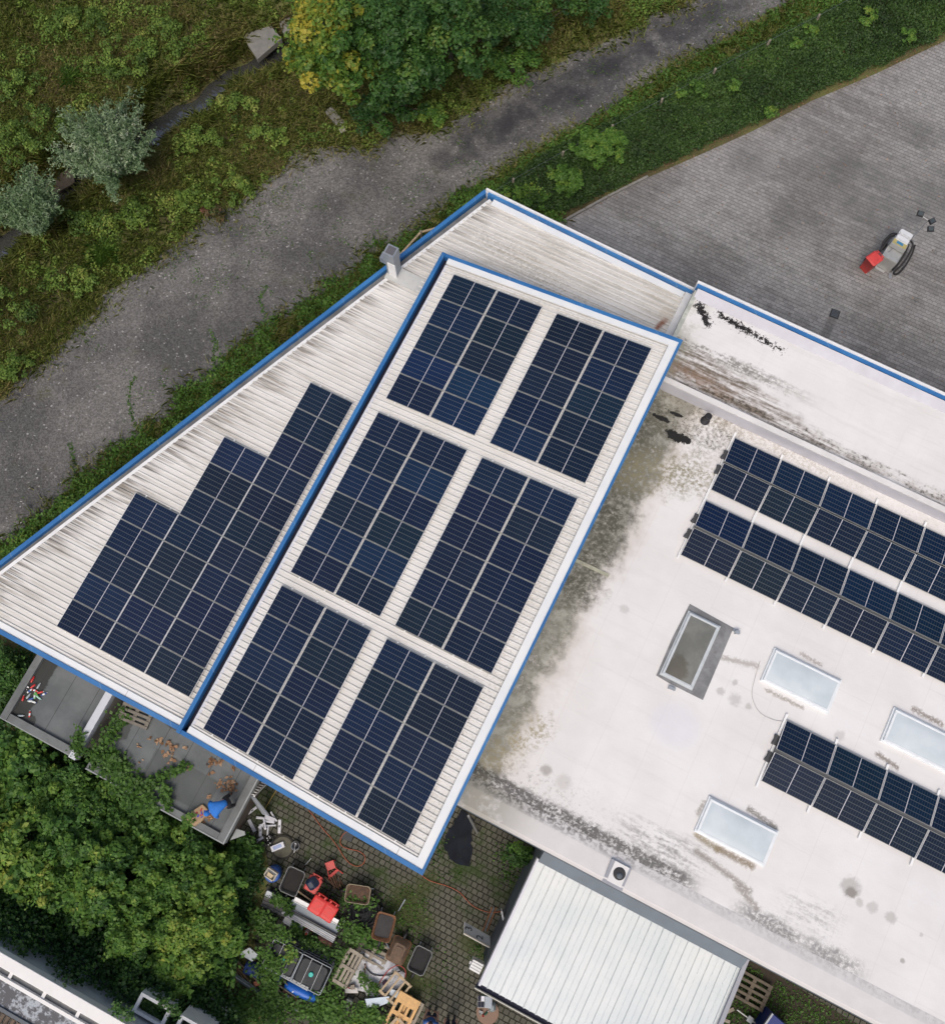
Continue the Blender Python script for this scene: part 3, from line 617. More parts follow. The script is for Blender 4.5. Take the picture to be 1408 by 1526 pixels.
# skylights
g = G('skylight_glazing'); o = g.tc(); n = g.noise(o, 1.2, 4.); n3 = g.noise(o, 9., 5., .7); c = g.mix(n.sm(.3, .7), (.50, .57, .60), (.60, .66, .69)); c = g.mix(n3.sm(.6, .8)*.2, c, (.3, .33, .33)); GLZ = g.out(c, .4, 0, .35)
g = G('dirty_glazing'); o = g.F(); x, y, _ = g.xyz(o); n = g.noise(o, 1.1, 5., .6); n3 = g.noise(o, 9., 5., .7); c = g.mix(n.sm(.35, .65), (.14, .145, .13), (.20, .205, .185)); c = g.mix(n3.sm(.5, .8)*.35, c, (.10, .10, .085))
c = g.mix((g.blob(x, y, (5.6, 4.0), .55, .6)+(n-.5)*1.2).sm(.55, .9, .75, 0.), c, (.07, .062, .045)); GLZD = g.out(c, .4, 0, .5)
def skylight(x0, x1, y0, y1, glass, frame, label, h=.17, fw=.08):
    mb = MB(); t = .05
    mb.prism([(x0-t, y0-t), (x1+t, y0-t), (x1+t, y1+t), (x0-t, y1+t)], FZ-.02, FZ+h*.5)
    up = mb.build('skylight', frame, rfF, label=label)
    mb = MB()
    for a in ((x0, x1, y0, y0+fw), (x0, x1, y1-fw, y1), (x0, x0+fw, y0+fw, y1-fw), (x1-fw, x1, y0+fw, y1-fw)): mb.box(*a, FZ+h*.5, FZ+h)
    mb.build('frame', frame, up, bevel=.012)
    k = 8; xs = np.linspace(x0+fw*.8, x1-fw*.8, k+1); ys = np.linspace(y0+fw*.8, y1-fw*.8, k+1); mb = MB(); mb.shade = True
    zz = lambda a, b: FZ+h*.95+.05*(1-abs(2*a-1)**3)*(1-abs(2*b-1)**3)
    mb.add([(xs[i], ys[j], zz(i/k, j/k)) for j in range(k+1) for i in range(k+1)], [(j*(k+1)+i, j*(k+1)+i+1, (j+1)*(k+1)+i+1, (j+1)*(k+1)+i) for j in range(k) for i in range(k)]); mb.build('glazing', glass, up)
    return up
WFR = mat('white_skylight_frame', (.72, .76, .78), .45, .05, 3., dirt=.1, dirtc=(.5, .5, .48))
GFR = mat('grey_skylight_frame', (.50, .54, .56), .5, .08, 3., dirt=.15)
PAT = mat('grey_bitumen_patch', (.20, .205, .21), .8, .25, 2.4, dirt=.35, dirtc=(.12, .115, .105))
mb = MB(); mb.prism([(5.12, 3.50), (5.6, 3.46), (6.84, 3.46), (6.82, 5.0), (6.80, 6.12), (5.15, 6.20), (5.09, 4.9)], FZ, FZ+.012); mb.build('patch', PAT, rfF)
skylight(5.24, 6.33, 3.63, 5.91, GLZD, GFR, 'dirty grey skylight set in a dark bitumen patch')
skylight(8.33, 10.66, 4.95, 6.07, GLZ, WFR, 'pale blue skylight between the dirty one and the solar rows')
skylight(12.63, 14.95, 4.93, 6.05, GLZ, WFR, 'pale blue skylight cut by the right edge of the picture')
skylight(8.30, 10.65, -.43, .70, GLZ, WFR, 'pale blue skylight nearest to the south roof edge')
mb = MB().cbox((6.95, 6.02, FZ+.09), (.16, .12, .16), .4).cbox((6.86, 6.05, FZ+.05), (.1, .08, .1), .2); mb.build('hinge_bracket', GALV, rfF)
MB().cbox((5.75, 3.34, FZ+.06), (.24, .1, .1), .1).build('hinge_bracket', GALV, rfF)

# --- metal shed
sz = lambda x, y=0: 3.80+.03*(y+3.8)
sh = fthing('metal_shed', 'metal shed with white seamed roof and dark grey walls against the flat hall', 'building', 8.2, -5.8)
MB().box(4.56, 11.9, -8.12, -3.25, 0, 3.55).build('wall', DARKGREY, sh)
g = G('shed_sheet'); f = g.F(); x, y, _ = g.xyz(f); n = g.noise(f, .7, 4.); st = g.noise(f, 1., 5., .65, sx=(9., .5, 1)); sp = g.noise(f, 22., 3., .7)
c = g.mix(n.sm(.3, .7), (.57, .62, .63), (.66, .69, .685)); c = g.mix(st.sm(.45, .75)*.12, c, (.52, .57, .58)); c = g.mix(((y*.42+(x*(1/.45)+.3).op('FLOOR')*.31).frac()-.5).abs().sm(.495, .499)*.25, c, (.4, .42, .42)); c = g.mix(g.noise(f, 2.2, 6., .75).sm(.6, .75)*.22, c, (.42, .45, .44)); c = g.mix(sp.sm(.69, .75)*.6, c, (.22, .24, .22))
SHS = g.out(c, .42, 0, .5)
mb = MB(); mb.prism([(4.46, -8.24), (12.02, -8.24), (12.02, -3.75), (4.46, -3.75)], lambda x, y: sz(x, y)-.16, lambda x, y: sz(x, y))
for i in range(17):
    xs = 4.72+i*.45
    for off, hh, ww in ((0, .045, .03), (.225, .010, .025)):
        if xs+off < 11.95: mb.add([(xs+off+dx_, y_, sz(0, y_)+dz_) for y_ in (-8.25, -3.78) for dx_, dz_ in ((-ww, 0), (-ww*.4, hh), (ww*.4, hh), (ww, 0))], [(0, 4, 5, 1), (1, 5, 6, 2), (2, 6, 7, 3), (0, 1, 2, 3), (7, 6, 5, 4)])
mb.build('roof', SHS, sh)
mb = MB(); mb.add([(x_, y_, z_) for x_ in (4.46, 12.02) for y_, z_ in ((-3.83, 3.86), (-3.22, 4.25), (-3.22, 3.5), (-3.83, 3.5))], [(0, 4, 5, 1), (1, 5, 6, 2), (2, 6, 7, 3), (3, 7, 4, 0), (0, 1, 2, 3), (7, 6, 5, 4)])
mb.build('flashing', mat('blue_grey_flashing', (.13, .16, .19), .6, .1, 1.), sh)
MB().box(12.02, 12.16, -8.26, -3.22, 3.45, 3.90).build('flashing', mat('lilac_grey_verge', (.32, .33, .37), .6, .08, 2.), sh)
MB().box(4.38, 4.46, -8.26, -3.75, 3.5, 3.84).build('flashing', LILAC, sh)
mb = MB(); mb.box(4.36, 12.2, -8.44, -8.26, 3.42, 3.47); mb.build('gutter', NEARBLACK, sh)
MB().box(4.34, 12.2, -8.475, -8.44, 3.40, 3.60).build('gutter_lip', mat('pale_gutter_lip', (.5, .48, .42), .6), sh)

# --- grey bitumen annexes
g = G('slate_bitumen'); f = g.F(); x, y, _ = g.xyz(f); n1 = g.noise(f, .8, 5., .6); n2 = g.noise(f, 5., 5., .7); n4 = g.noise(f, 45., 2., .6)
c = g.mix(n1.sm(.35, .65), (.10, .112, .115), (.145, .158, .16)); c = g.mix(n4.sm(.4, .7)*.3, c, (.08, .09, .09))
c = g.mix(((x*(1/1.02)+.28).frac()-.5).abs().sm(.486, .496)*.9, c, (.022, .024, .026))
for p, r, wd, k in (((-14.75, -5.9), (-14.85, -7.9), .42, .93), ((-14.85, -7.75), (-14.2, -8.0), .18, .8), ((-9.6, -5.5), (-8.6, -5.6), .35, .7), ((-7.4, -5.6), (-6.2, -5.7), .22, .6), ((-11.1, -5.6), (-11.0, -6.8), .3, .6)):
    c = g.mix((g.seg(x, y, p, r)+(n1-.5)*.6+(n2-.5)*.15).sm(wd*.8, wd, k, 0.), c, (.028, .03, .027))
u = ((x+8.2).abs()-1.35).max((y+7.35).abs()-.62)      # damp-dark renewed square
c = g.mix((u+(n2-.5)*.1).sm(-.03, .03, .6, 0.), c, (.06, .07, .066))
SLATE = g.out(c, .75, 0, .4, bump=n4, bd=.006)
GREYP = mat('grey_parapet', (.135, .145, .145), .75, .2, 1.6, dirt=.25, dirtc=(.07, .075, .065)); GREYE = mat('light_grey_edge', (.27, .29, .29), .6, .15, 2.)
an = fthing('grey_annex', 'low grey annex with bottles lying in a damp corner of its bitumen roof', 'building', -13.6, -6.8)
AZ = 2.55
MB().box(-15.15, -12.0, -8.25, -5.1, 0, AZ-.15).build('wall', WALLM, an); MB().box(-15.18, -11.98, -8.28, -5.1, AZ-.15, AZ).build('roof', SLATE, an)
MB().box(-15.22, -14.95, -8.34, -5.1, AZ-.14, AZ+.16).build('parapet', GREYP, an); MB().box(-14.94, -12.21, -8.34, -8.06, AZ-.14, AZ+.13).build('parapet', GREYP, an)
MB().box(-12.21, -11.93, -8.40, -5.1, AZ-.2, AZ+.20).build('parapet', mat('pale_coping', (.50, .53, .57), .5, .06, 2., dirt=.08), an, label='pale grey coping strip')
MB().box(-15.24, -12.2, -8.38, -8.345, AZ-.25, AZ+.10).build('gutter', GREYE, an)
ax = fthing('work_annex', 'grey bitumen roofed annex on which a person in blue is clearing leaves', 'building', -8.8, -6.8)
MB().box(-11.4, -5.8, -8.35, -5.1, 0, AZ-.15).build('wall', mat('stained_brown_wall', (.10, .075, .055), .9, .3, 1.5, dirt=.3), ax); MB().box(-11.45, -5.75, -8.4, -5.1, AZ-.15, AZ-.003).build('roof', SLATE, ax)
MB().box(-11.45, -5.98, -8.45, -8.22, AZ-.14, AZ+.13).build('parapet', GREYP, ax); MB().box(-5.97, -5.72, -8.45, -5.1, AZ-.14, AZ+.14).build('parapet', GREYP, ax)
MB().box(-11.45, -5.72, -8.50, -8.455, AZ-.3, AZ+.15).build('edge_strip', GREYE, ax); MB().box(-5.715, -5.66, -8.50, -5.1, AZ-.3, AZ+.15).build('edge_strip', GREYE, ax)
MB().prism([(-5.65, -8.45), (-5.25, -8.05), (-5.33, -7.95), (-5.65, -8.0)], AZ-.7, AZ-.62).build('canopy', GREYE, ax)

# --- white neighbour building at the lower left corner
nb = fthing('white_neighbour_building', 'white walled building with parapet gutter and brown corrugated roof at the lower left corner', 'building', -10., -18.)
WB = -14.52; NZ = 4.0
WHR = mat('white_render', (.60, .60, .59), .85, .06, 1.5, dirt=.15, dirtc=(.4, .4, .37)); WHS = mat('white_parapet', (.74, .73, .71), .6, .05, 1.2, dirt=.15, dirtc=(.5, .45, .38))
MB().box(-26., -2., WB-7.5, WB-.12, 0, NZ-.3).build('wall', mat('grey_render', (.50, .51, .51), .9, .07, 1.2), nb)
MB().box(-26., -2., WB-.40, WB, NZ-.35, NZ).build('parapet', WHS, nb, bevel=.02)
MB().box(-26., -2., WB-.60, WB-.405, NZ-.3, NZ-.14).build('gutter', GUTTER, nb)
MB().box(-26., -2., WB-.72, WB-.605, NZ-.3, NZ+.0).build('beam', WHS, nb)
for i in range(9): MB().box(-16.4+i*1.32, -16.28+i*1.32, WB-.61, WB-.41, NZ-.10, NZ-.05).build('gutter_strap', WHS, nb)
g = G('lichen_cement'); f = g.F(); n = g.noise(f, 1., 6., .72, sx=(1.2, 3., 1)); n2 = g.noise(f, 6., 6., .75); c = g.mix((n*.45+n2*.55).sm(.47, .55), (.115, .115, .12), (.40, .43, .46)); c = g.mix(n2.sm(.6, .75)*.4, c, (.07, .06, .06))
MB().box(-26., -2., WB-1.42, WB-.725, NZ-.3, NZ-.06).build('ledge', g.out(c, .9, 0, .3), nb)
MB().box(-26., -2., WB-1.54, WB-1.425, NZ-.3, NZ+.01).build('flashing', DARKGREY, nb)
mb = MB()
for i in range(110):
    xs = -25.9+i*.2; mb.tube([(xs, WB-1.56, NZ-.06), (xs, WB-7.4, NZ+.25)], .085, 8)
mb.build('roof', mat('brown_corrugated_cement', (.12, .09, .065), .9, .45, 2.2, dirt=.5, dirtc=(.03, .025, .02)), nb)
# ---------------------------------------------------------------- solar modules
ML, MW, MT = 1.755, 1.038, .035
g = G('solar_cells'); o = g.tc(); x, y, _ = g.xyz(o)
oi = g.n.new('ShaderNodeObjectInfo'); tintc = X(g, oi.outputs['Color'])
base = g.mulc((.006, .0135, .034), tintc)
sp = g.noise(g.world(), 1.3, 3.); base = g.mix(sp.sm(.3, .7)*.35, base, g.mulc(base, (1.5, 1.5, 1.45)))
cx_ = ((x.abs()-.012)*(1/.0855)).frac(); cy_ = ((y+.504)*(1/.168)).frac()
lx = (cx_-.5).abs().sm(.44, .49); ly = (cy_-.5).abs().sm(.455, .485)
c = g.mix(lx*.8, base, (.068, .09, .135)); c = g.mix(ly*(1.-lx*.85)*.8, c, (.165, .185, .185))
c = g.mix(x.abs().sm(.014, .009), c, (.50, .50, .55))
CELLS = g.out(c, .2, 0, .16)
ALU = mat('anodised_frame', (.78, .79, .78), .45, .05, 3.)
FRM = mat('module_frame', (.30, .31, .30), .45, .05, 3., .3)
WFRM = mat('bright_frame_edge', (.80, .80, .81), .45, .04, 3.)
pv0 = thing('solar_module', 'x', 'solar panel'); mb = MB()
for a in ((-ML/2, ML/2, -MW/2, -MW/2+.011), (-ML/2, ML/2, MW/2-.011, MW/2)): mb.box(*a, 0, MT)
mb.cur = 1
for a in ((-ML/2, -ML/2+.012, -MW/2+.011, MW/2-.011), (ML/2-.012, ML/2, -MW/2+.011, MW/2-.011)): mb.box(*a, 0, MT)
mb.build('frame', [FRM, WFRM], pv0)
MB().box(-ML/2+.015, ML/2-.015, -MW/2+.010, MW/2-.010, .004, MT-.004).build('cell_sheet', CELLS, pv0)
PV_FIRST = [True]
def module(x, y, z, ry, rx, label, group, tint=None, z0=.09):
    R = Matrix.Rotation(YAW, 4, 'Z') @ Matrix.Rotation(ry, 4, 'Y') @ Matrix.Rotation(rx, 4, 'X')
    loc = lw(x, y, z)+R.to_3x3() @ Vector((0, 0, z0))
    if PV_FIRST[0]: o = pv0; PV_FIRST[0] = False; o.location = loc; o.rotation_euler = R.to_euler()
    else: o = clone(pv0, loc, R.to_euler())
    props(o, label, 'solar panel', group)
    if tint is None:
        k = random.uniform(.88, 1.18); tint = (k*random.uniform(.9, 1.2), k*random.uniform(.92, 1.15), k*random.uniform(.8, 1.2))
    for ch in o.children:
        if ch.name.startswith('cell'): ch.color = (*tint, 1)
    return o
ORD = ['first', 'second', 'third', 'fourth', 'fifth', 'sixth', 'seventh', 'eighth', 'ninth', 'tenth', 'eleventh']
rail0 = None
def rail(p, r, z, label, group, w=.045, h=.04, zf=None):
    """one aluminium rail between two roof points"""
    global rail0
    a = lw(*p, zf(*p) if zf else z); b = lw(*r, zf(*r) if zf else z); d = b-a
    o = MB().cbox((0, 0, 0), (d.length, w, h)).build('mounting_rail', ALU, origin=(0, 0, 0))
    o.location = (a+b)/2; o.rotation_euler = d.to_track_quat('X', 'Z').to_euler(); props(o, label, 'rail', group); return o
BLOCKS = [('upper left', -7.40, 13.20, 5), ('upper right', -3.33, 13.17, 5), ('middle left', -7.40, 7.36, 6), ('middle right', -3.33, 7.33, 6), ('lower left', -7.44, .51, 5), ('lower right', -3.36, .51, 5)]
SPECIAL = {k_: tuple(1.05+(v_-1.)*.33 for v_ in t_) for k_, t_ in {('upper left', 0, 0): (1.0, 1.35, .9), ('upper left', 0, 1): (.9, .9, .8), ('upper left', 1, 0): (1.1, 1.5, 1.6), ('upper left', 2, 1): (1.3, 1.0, .5), ('upper left', 2, 0): (1.1, 1.6, 1.35), ('upper left', 3, 0): (1.0, 1.8, 2.9), ('upper left', 3, 1): (1.0, 2.9, 2.9), ('upper left', 4, 1): (1.0, 2.0, 2.5),
           ('upper right', 0, 1): (1., .85, .9), ('upper right', 4, 0): (1.2, 1.9, 2.1), ('upper right', 1, 1): (1., 1.2, 1.5), ('middle left', 0, 1): (1., .9, 1.), ('middle left', 1, 1): (1.2, 2.4, 2.5), ('middle left', 2, 0): (1.3, 1.6, 1.9), ('middle left', 3, 0): (1.3, 1.15, .6), ('middle left', 4, 1): (1.2, 2.2, 2.3), ('middle left', 4, 0): (1.2, 1.7, 2.), ('middle right', 3, 0): (1.5, 1., .9), ('lower left', 1, 0): (1., 1.3, 1.5)}.items()}
for nm, x0, y0, nr in BLOCKS:
    for r in range(nr):
        for cidx, cn in enumerate(('left', 'right')):
            xx_, yy_ = x0+ML/2+cidx*1.775, y0-MW/2-r*1.058
            module(xx_, yy_, zr(xx_), -math.atan(S1), 0, f'blue solar panel, {ORD[r]} row, {cn} column of the {nm} block on the raised roof', f'solar panels of the {nm} block on the raised roof', SPECIAL.get((nm, r, cidx)))
    for cidx, cn in enumerate(('left', 'right')):
        for k, sn in ((-.5, 'left'), (.5, 'right')):
            xs = x0+ML/2+cidx*1.775+k
            rail((xs, y0+.07), (xs, y0-nr*1.058-.05), zr(xs)+.066, f'aluminium rail under the {sn} half of the {cn} column, {nm} block', 'rails under the solar panels of the raised roof')
for cidx, (cn, nr) in enumerate((('left', 5), ('middle', 8), ('right', 11))):
    x0 = -13.85+cidx*1.775
    for r in range(nr):
        xx_, yy_ = x0+ML/2, -4.19+MW/2+r*1.058
        module(xx_, yy_, zl(xx_), -math.atan(S0), 0, f'navy solar panel, {ORD[r]} row from the bottom, {cn} column of the stepped block', 'solar panels of the stepped block on the low ribbed roof')
    for k, sn in ((-.5, 'left'), (.5, 'right')):
        rail((x0+ML/2+k, -4.25), (x0+ML/2+k, -4.19+nr*1.058+.07), zl(x0)+.066, f'aluminium rail under the {sn} half of the {cn} column, stepped block', 'rails under the stepped solar block')
# flat roof: east-west pairs on rails
TL = math.radians(10); cs = MW*math.cos(TL)
g_ = 'ballast trays at the ends of the flat roof rows'
WDEF = mat('dark_wind_plate', (.055, .058, .062), .6, .2, 4.)
tray0 = None
def ballast(x, y, label):
    o = MB().prism([(-.10, -.17), (.10, -.19), (.1, -.05), (.1, .12), (.02, .19), (-.09, .15), (-.06, .03)], 0, .10).build('ballast_tray', WDEF, origin=(0, 0, 0), bevel=.02)
    o.location = lw(x, y, FZ); o.rotation_euler = (0, 0, YAW+random.uniform(-.1, .1)); props(o, label, 'ballast tray', g_)
for nm, x0, yt, yb, nc, gap in (('top double row', 4.16, 12.24, 10.16, 5, .045), ('middle double row', 4.16, 9.69, 7.60, 6, .08), ('lower double row', 9.55, 4.08, 1.96, 4, .10)):
    ym = (yt+yb)/2
    for cidx in range(nc):
        xx_ = x0+ML/2+cidx*1.79
        for rn, yc, rx in (('upper', ym+gap/2+cs/2, -TL), ('lower', ym-gap/2-cs/2, TL)):
            module(xx_, yc, FZ+.09+math.sin(TL)*MW/2, 0, rx, f'dark solar panel, {ORD[cidx]} from the left, {rn} line of the flat roof\'s {nm}', f'solar panels of the flat roof\'s {nm}', tuple(v*random.uniform(.75, 1.05)*(1.25 if rn == 'upper' else .85) for v in ((.7, .88, 1.0) if rn == 'upper' else (.45, .9, 1.0))), z0=0.)
    RIDGE = mat('ridge_bracket', (.10, .105, .11), .6, .1, 3.)
    o = MB().box(0, nc*1.79-.03, -gap/2+.005, gap/2-.005, 0, .055).build('ridge_profile', RIDGE if gap > .05 else NEARBLACK, origin=(0, 0, 0)); o.location = lw(x0, ym, FZ+.19); o.rotation_euler = (0, 0, YAW); props(o, f'dark ridge profile between the two lines of the flat roof\'s {nm}', 'ridge profile', 'ridge profiles of the flat roof solar rows')
    for dy, rn in ((.34, 'upper line'), (-.26, 'lower line')):
        ballast(x0-.06, ym+dy, f'dark ballast tray at the left end of the {nm}, {rn}')
for k in range(6):
    xs = 4.15+k*1.79-.02
    rail((xs, 12.46), (xs, 7.44), FZ+.05, f'pale rail running under the two upper double rows, {ORD[k]} from the left', 'long rails on the flat roof', .075, .06)
for k in range(4):
    xs = 9.53+k*1.79-.02
    rail((xs, 4.30), (xs, 1.70), FZ+.05, f'pale rail under the lower double row, {ORD[k]} from the left', 'short rails on the flat roof', .075, .06)
# slim clamps over the joints between columns
cable = spline([lw(*q(1172, 1076, FZ+.02), FZ+.02), lw(*q(1150, 1072, FZ+.02), FZ+.02), lw(*q(1130, 1060, FZ+.02), FZ+.02), lw(*q(1120, 1035, FZ+.02), FZ+.02), lw(*q(1126, 1005, FZ+.02), FZ+.02), lw(*q(1132, 985, FZ+.02), FZ+.02)])
props(MB().tube(cable, .008, 5).build('roof_cable', mat('thin_cable', (.45, .44, .42), .7)), 'thin cable curving from a skylight to the lower double solar row', 'cable')
# ---------------------------------------------------------------- vegetation
GRASS = leafmat('grass_blades', [(0, (.066, .102, .020)), (.3, (.145, .20, .036)), (.55, (.24, .275, .066)), (.8, (.34, .30, .125)), (1, (.40, .32, .17))], .6, .3)
WEED = leafmat('weed_leaves', [(0, (.030, .078, .016)), (.4, (.078, .165, .028)), (.7, (.115, .24, .04)), (1, (.24, .31, .05))], .5, .3)
MWEED = leafmat('meadow_weed_leaves', [(0, (.048, .090, .019)), (.4, (.112, .195, .034)), (.7, (.195, .295, .052)), (1, (.34, .36, .09))], .55, .3)
BANKM = leafmat('bank_leaves', [(0, (.020, .036, .014)), (.45, (.042, .088, .020)), (.8, (.075, .145, .032)), (.93, (.12, .22, .04)), (1, (.12, .05, .035))], .5, .2)
BUSHM = leafmat('bush_leaves', [(0, (.025, .068, .017)), (.35, (.062, .152, .030)), (.65, (.125, .245, .04)), (.85, (.20, .31, .05)), (1, (.33, .38, .07))], .5, .3)
MAPLE = leafmat('maple_leaves', [(0, (.026, .078, .016)), (.4, (.066, .155, .026)), (.65, (.14, .23, .034)), (.85, (.28, .29, .035)), (1, (.42, .37, .05))], .5, .3)
TREEM = leafmat('dark_tree_leaves', [(0, (.014, .048, .013)), (.5, (.040, .105, .022)), (.85, (.078, .165, .03)), (1, (.15, .21, .035))], .5, .25)
WILLOW = leafmat('willow_leaves', [(0, (.07, .14, .045)), (.45, (.17, .265, .125)), (.8, (.30, .39, .235)), (1, (.50, .56, .40))], .5, .3)
BARK = mat('bark', (.075, .06, .045), .9, .3, 8.)
DEADL = leafmat('dead_leaves', [(0, (.11, .055, .025)), (.5, (.26, .15, .085)), (1, (.42, .29, .18))], .7, .1)
PX = np.array(PATHPOLY)

# meadow
MEADOW = P2([(-160, 720)]+UP[1:]+[(1180, -120), (900, -200), (-200, -220), (-260, 400)])
MEADOW = ragged([(a, b) for a, b in [(-160, 720)]+UP[1:]], .35)+P2([(1180, -120), (900, -220), (-220, -220), (-260, 400)])
p = scatter(MEADOW, 330, .3)
v = (np.abs(p[:, 0]) < 25) & (p[:, 1] < 35.5); p = p[v]; z = terr(p[:, 0], p[:, 1])
big = vnoise(p[:, 0], p[:, 1], 2.3, 1); med = vnoise(p[:, 0], p[:, 1], .8, 2)
keep = (z > -1.08) & (RNG.random(len(p)) < .28+1.1*np.clip(med*.7+big*.6-.25, 0, 1)); p, z, big, med = p[keep], z[keep], big[keep], med[keep]
P3 = np.column_stack([p, z-.02])
tint = .26+.50*big+.25*(med-.5)+RNG.normal(0, .15, len(p))
V = blades(P3, .42, .035, 1.0, .8)
fobj('meadow_grass', V, 5, GRASS, tint, kind='stuff')
p = scatter(MEADOW, 420, .2); v = (np.abs(p[:, 0]) < 25) & (p[:, 1] < 35.5); p = p[v]; z = terr(p[:, 0], p[:, 1])
big = vnoise(p[:, 0], p[:, 1], 1.6, 7); med = vnoise(p[:, 0], p[:, 1], .5, 8)
keep = (z > -1.02) & (big*.6+med*.5 > .62-.12*(z < -.1)) ; p, z, big, med = p[keep], z[keep], big[keep], med[keep]
h = (np.clip(big*.6+med*.5-.60, 0, .4))*1.4*RNG.random(len(p))+.05
P3 = np.column_stack([p, z+h]); up = np.tile([[0, 0, 1.]], (len(p), 1))
fobj('meadow_weeds', leaves(P3, up, .10, .6, .7), 4, MWEED, .30+.45*vnoise(p[:, 0], p[:, 1], 2., 9)+RNG.normal(0, .15, len(p))+h*.4, kind='stuff')

p = scatter(P2([(-80, 300), (60, 230), (260, 100), (420, 20), (560, -60), (600, 60), (420, 140), (280, 240), (60, 400), (-80, 480)]), 420); dd = creek_d(p[:, 0], p[:, 1]); zz = terr(p[:, 0], p[:, 1]); opn = np.hypot(p[:, 0]-at(285, 170).x, p[:, 1]-at(285, 170).y) < 2.3; k = (dd > np.where(opn, 1.25, .7)) & (dd < 1.9) & (zz > -1.16); p, zz = p[k], zz[k]
fobj('creek_reeds', blades(np.column_stack([p, zz-.02]), .62, .04, 1.2, .75), 5, GRASS, .28+.5*vnoise(p[:, 0], p[:, 1], 1.2, 14)+RNG.normal(0, .13, len(p)), kind='stuff')
for nm_, line_, sd_ in (('path_edge_grass', UP, .45), ('path_edge_grass', LO, .30)):
    pts_ = P2(line_); pp_ = []
    for a_, b_ in zip(pts_[:-1], pts_[1:]):
        k_ = int(math.dist(a_, b_)*130); t_ = RNG.random((k_, 1)); pp_.append(np.array(a_)*(1-t_)+np.array(b_)*t_+RNG.normal(0, sd_, (k_, 2)))
    pp_ = np.concatenate(pp_); pp_ = pp_[vnoise(pp_[:, 0], pp_[:, 1], .8, 15) > .42]
    fobj(nm_, blades(np.column_stack([pp_, np.zeros(len(pp_))]), .26, .03, 1.2, .6), 5, GRASS, .3+.45*vnoise(pp_[:, 0], pp_[:, 1], 1.3, 16)+RNG.normal(0, .15, len(pp_)), kind='stuff')
# verge between path and hall
VERGE = ragged([(a+3, b+3) for a, b in LO[4:]], .35)+P2([(-140, 960), (0, 850), (60, 800), (300, 620), (580, 420), (720, 310), (800, 345), (850, 330), (900, 290), (1000, 240), (1200, 150)][:8])
VERGE = ragged([(720, 272), (700, 285), (650, 322), (600, 352), (555, 385), (500, 425), (440, 462), (380, 505), (325, 550), (270, 590), (215, 635), (170, 672), (130, 708), (80, 748), (30, 796), (-30, 846)], .45)+P2([(-60, 950), (300, 690), (620, 440), (760, 360), (840, 330), (800, 285)])
def leafbed(name, poly, dens, hmax, lsize, m, seed, t0=.15, t1=.6, thr=.0, edge=.15, kind='stuff', base=None, hfun=None, aspect=.65):
    p = scatter(poly, dens, edge); a = vnoise(p[:, 0], p[:, 1], 1.3, seed); b = vnoise(p[:, 0], p[:, 1], .42, seed+1)
    s = a*.6+b*.5; k = s > thr; p, s = p[k], s[k]
    h = hfun(p[:, 0], p[:, 1]) if hfun else hmax*np.clip(s, .1, 1)
    zz = terr(p[:, 0], p[:, 1])+h*(.35+.65*RNG.random(len(p))**.5)+(0 if base is None else base)
    P3 = np.column_stack([p, zz]); up = np.column_stack([RNG.normal(0, .3, (len(p), 2)), np.ones(len(p))])
    return fobj(name, leaves(P3, up, lsize, aspect, .55), 4, m, t0+(t1-t0)*s+RNG.normal(0, .14, len(p)), kind=kind)
leafbed('verge_weeds', VERGE, 620, .45, .105, WEED, 21, .05, .75, .28)
p = scatter(VERGE, 160, .3); fobj('verge_grass', blades(np.column_stack([p, np.zeros(len(p))]), .45, .03, 1., .8), 5, GRASS, .2+.5*vnoise(p[:, 0], p[:, 1], 1.4, 30)+RNG.normal(0, .15, len(p)), kind='stuff')
# sparse weeds creeping over the gravel
p = scatter(PATHPOLY, 60); n_ = vnoise(p[:, 0], p[:, 1], .55, 40)*.6+vnoise(p[:, 0], p[:, 1], 2.2, 41)*.5; p = p[n_ > .72]
fobj('gravel_weeds', leaves(np.column_stack([p, np.full(len(p), .03)]), np.tile([[0, 0, 1.]], (len(p), 1)), .07, .6, .5), 4, WEED, .3+RNG.normal(0, .2, len(p)), kind='stuff')
for k, l in enumerate(([(205, 640), (195, 610), (193, 580), (203, 560)], [(390, 500), (395, 470), (388, 445), (398, 425)], [(325, 560), (318, 535), (322, 515), (312, 490)], [(112, 700), (108, 675), (105, 660)], [(440, 455), (470, 445), (490, 440)])):
    pts = np.array([tuple(a) for a in spline([at(*t, .03) for t in l], 14)]); pts = np.repeat(pts, 3, 0)+RNG.normal(0, .06, (len(pts)*3, 3))*[1, 1, .1]
    fobj('creeping_vine', leaves(pts, np.tile([[0, 0, 1.]], (len(pts), 1)), .085, .7, .4), 4, WEED, .25+RNG.normal(0, .15, len(pts)), ['green vine runner on gravel below the stepped solar block', 'green vine runner on gravel left of the chimney', 'green vine runner on gravel, middle of the path edge', 'green vine runner on gravel near the left picture edge', 'short green vine runner reaching up from the verge'][k], 'vine', 'vine runners on the gravel')

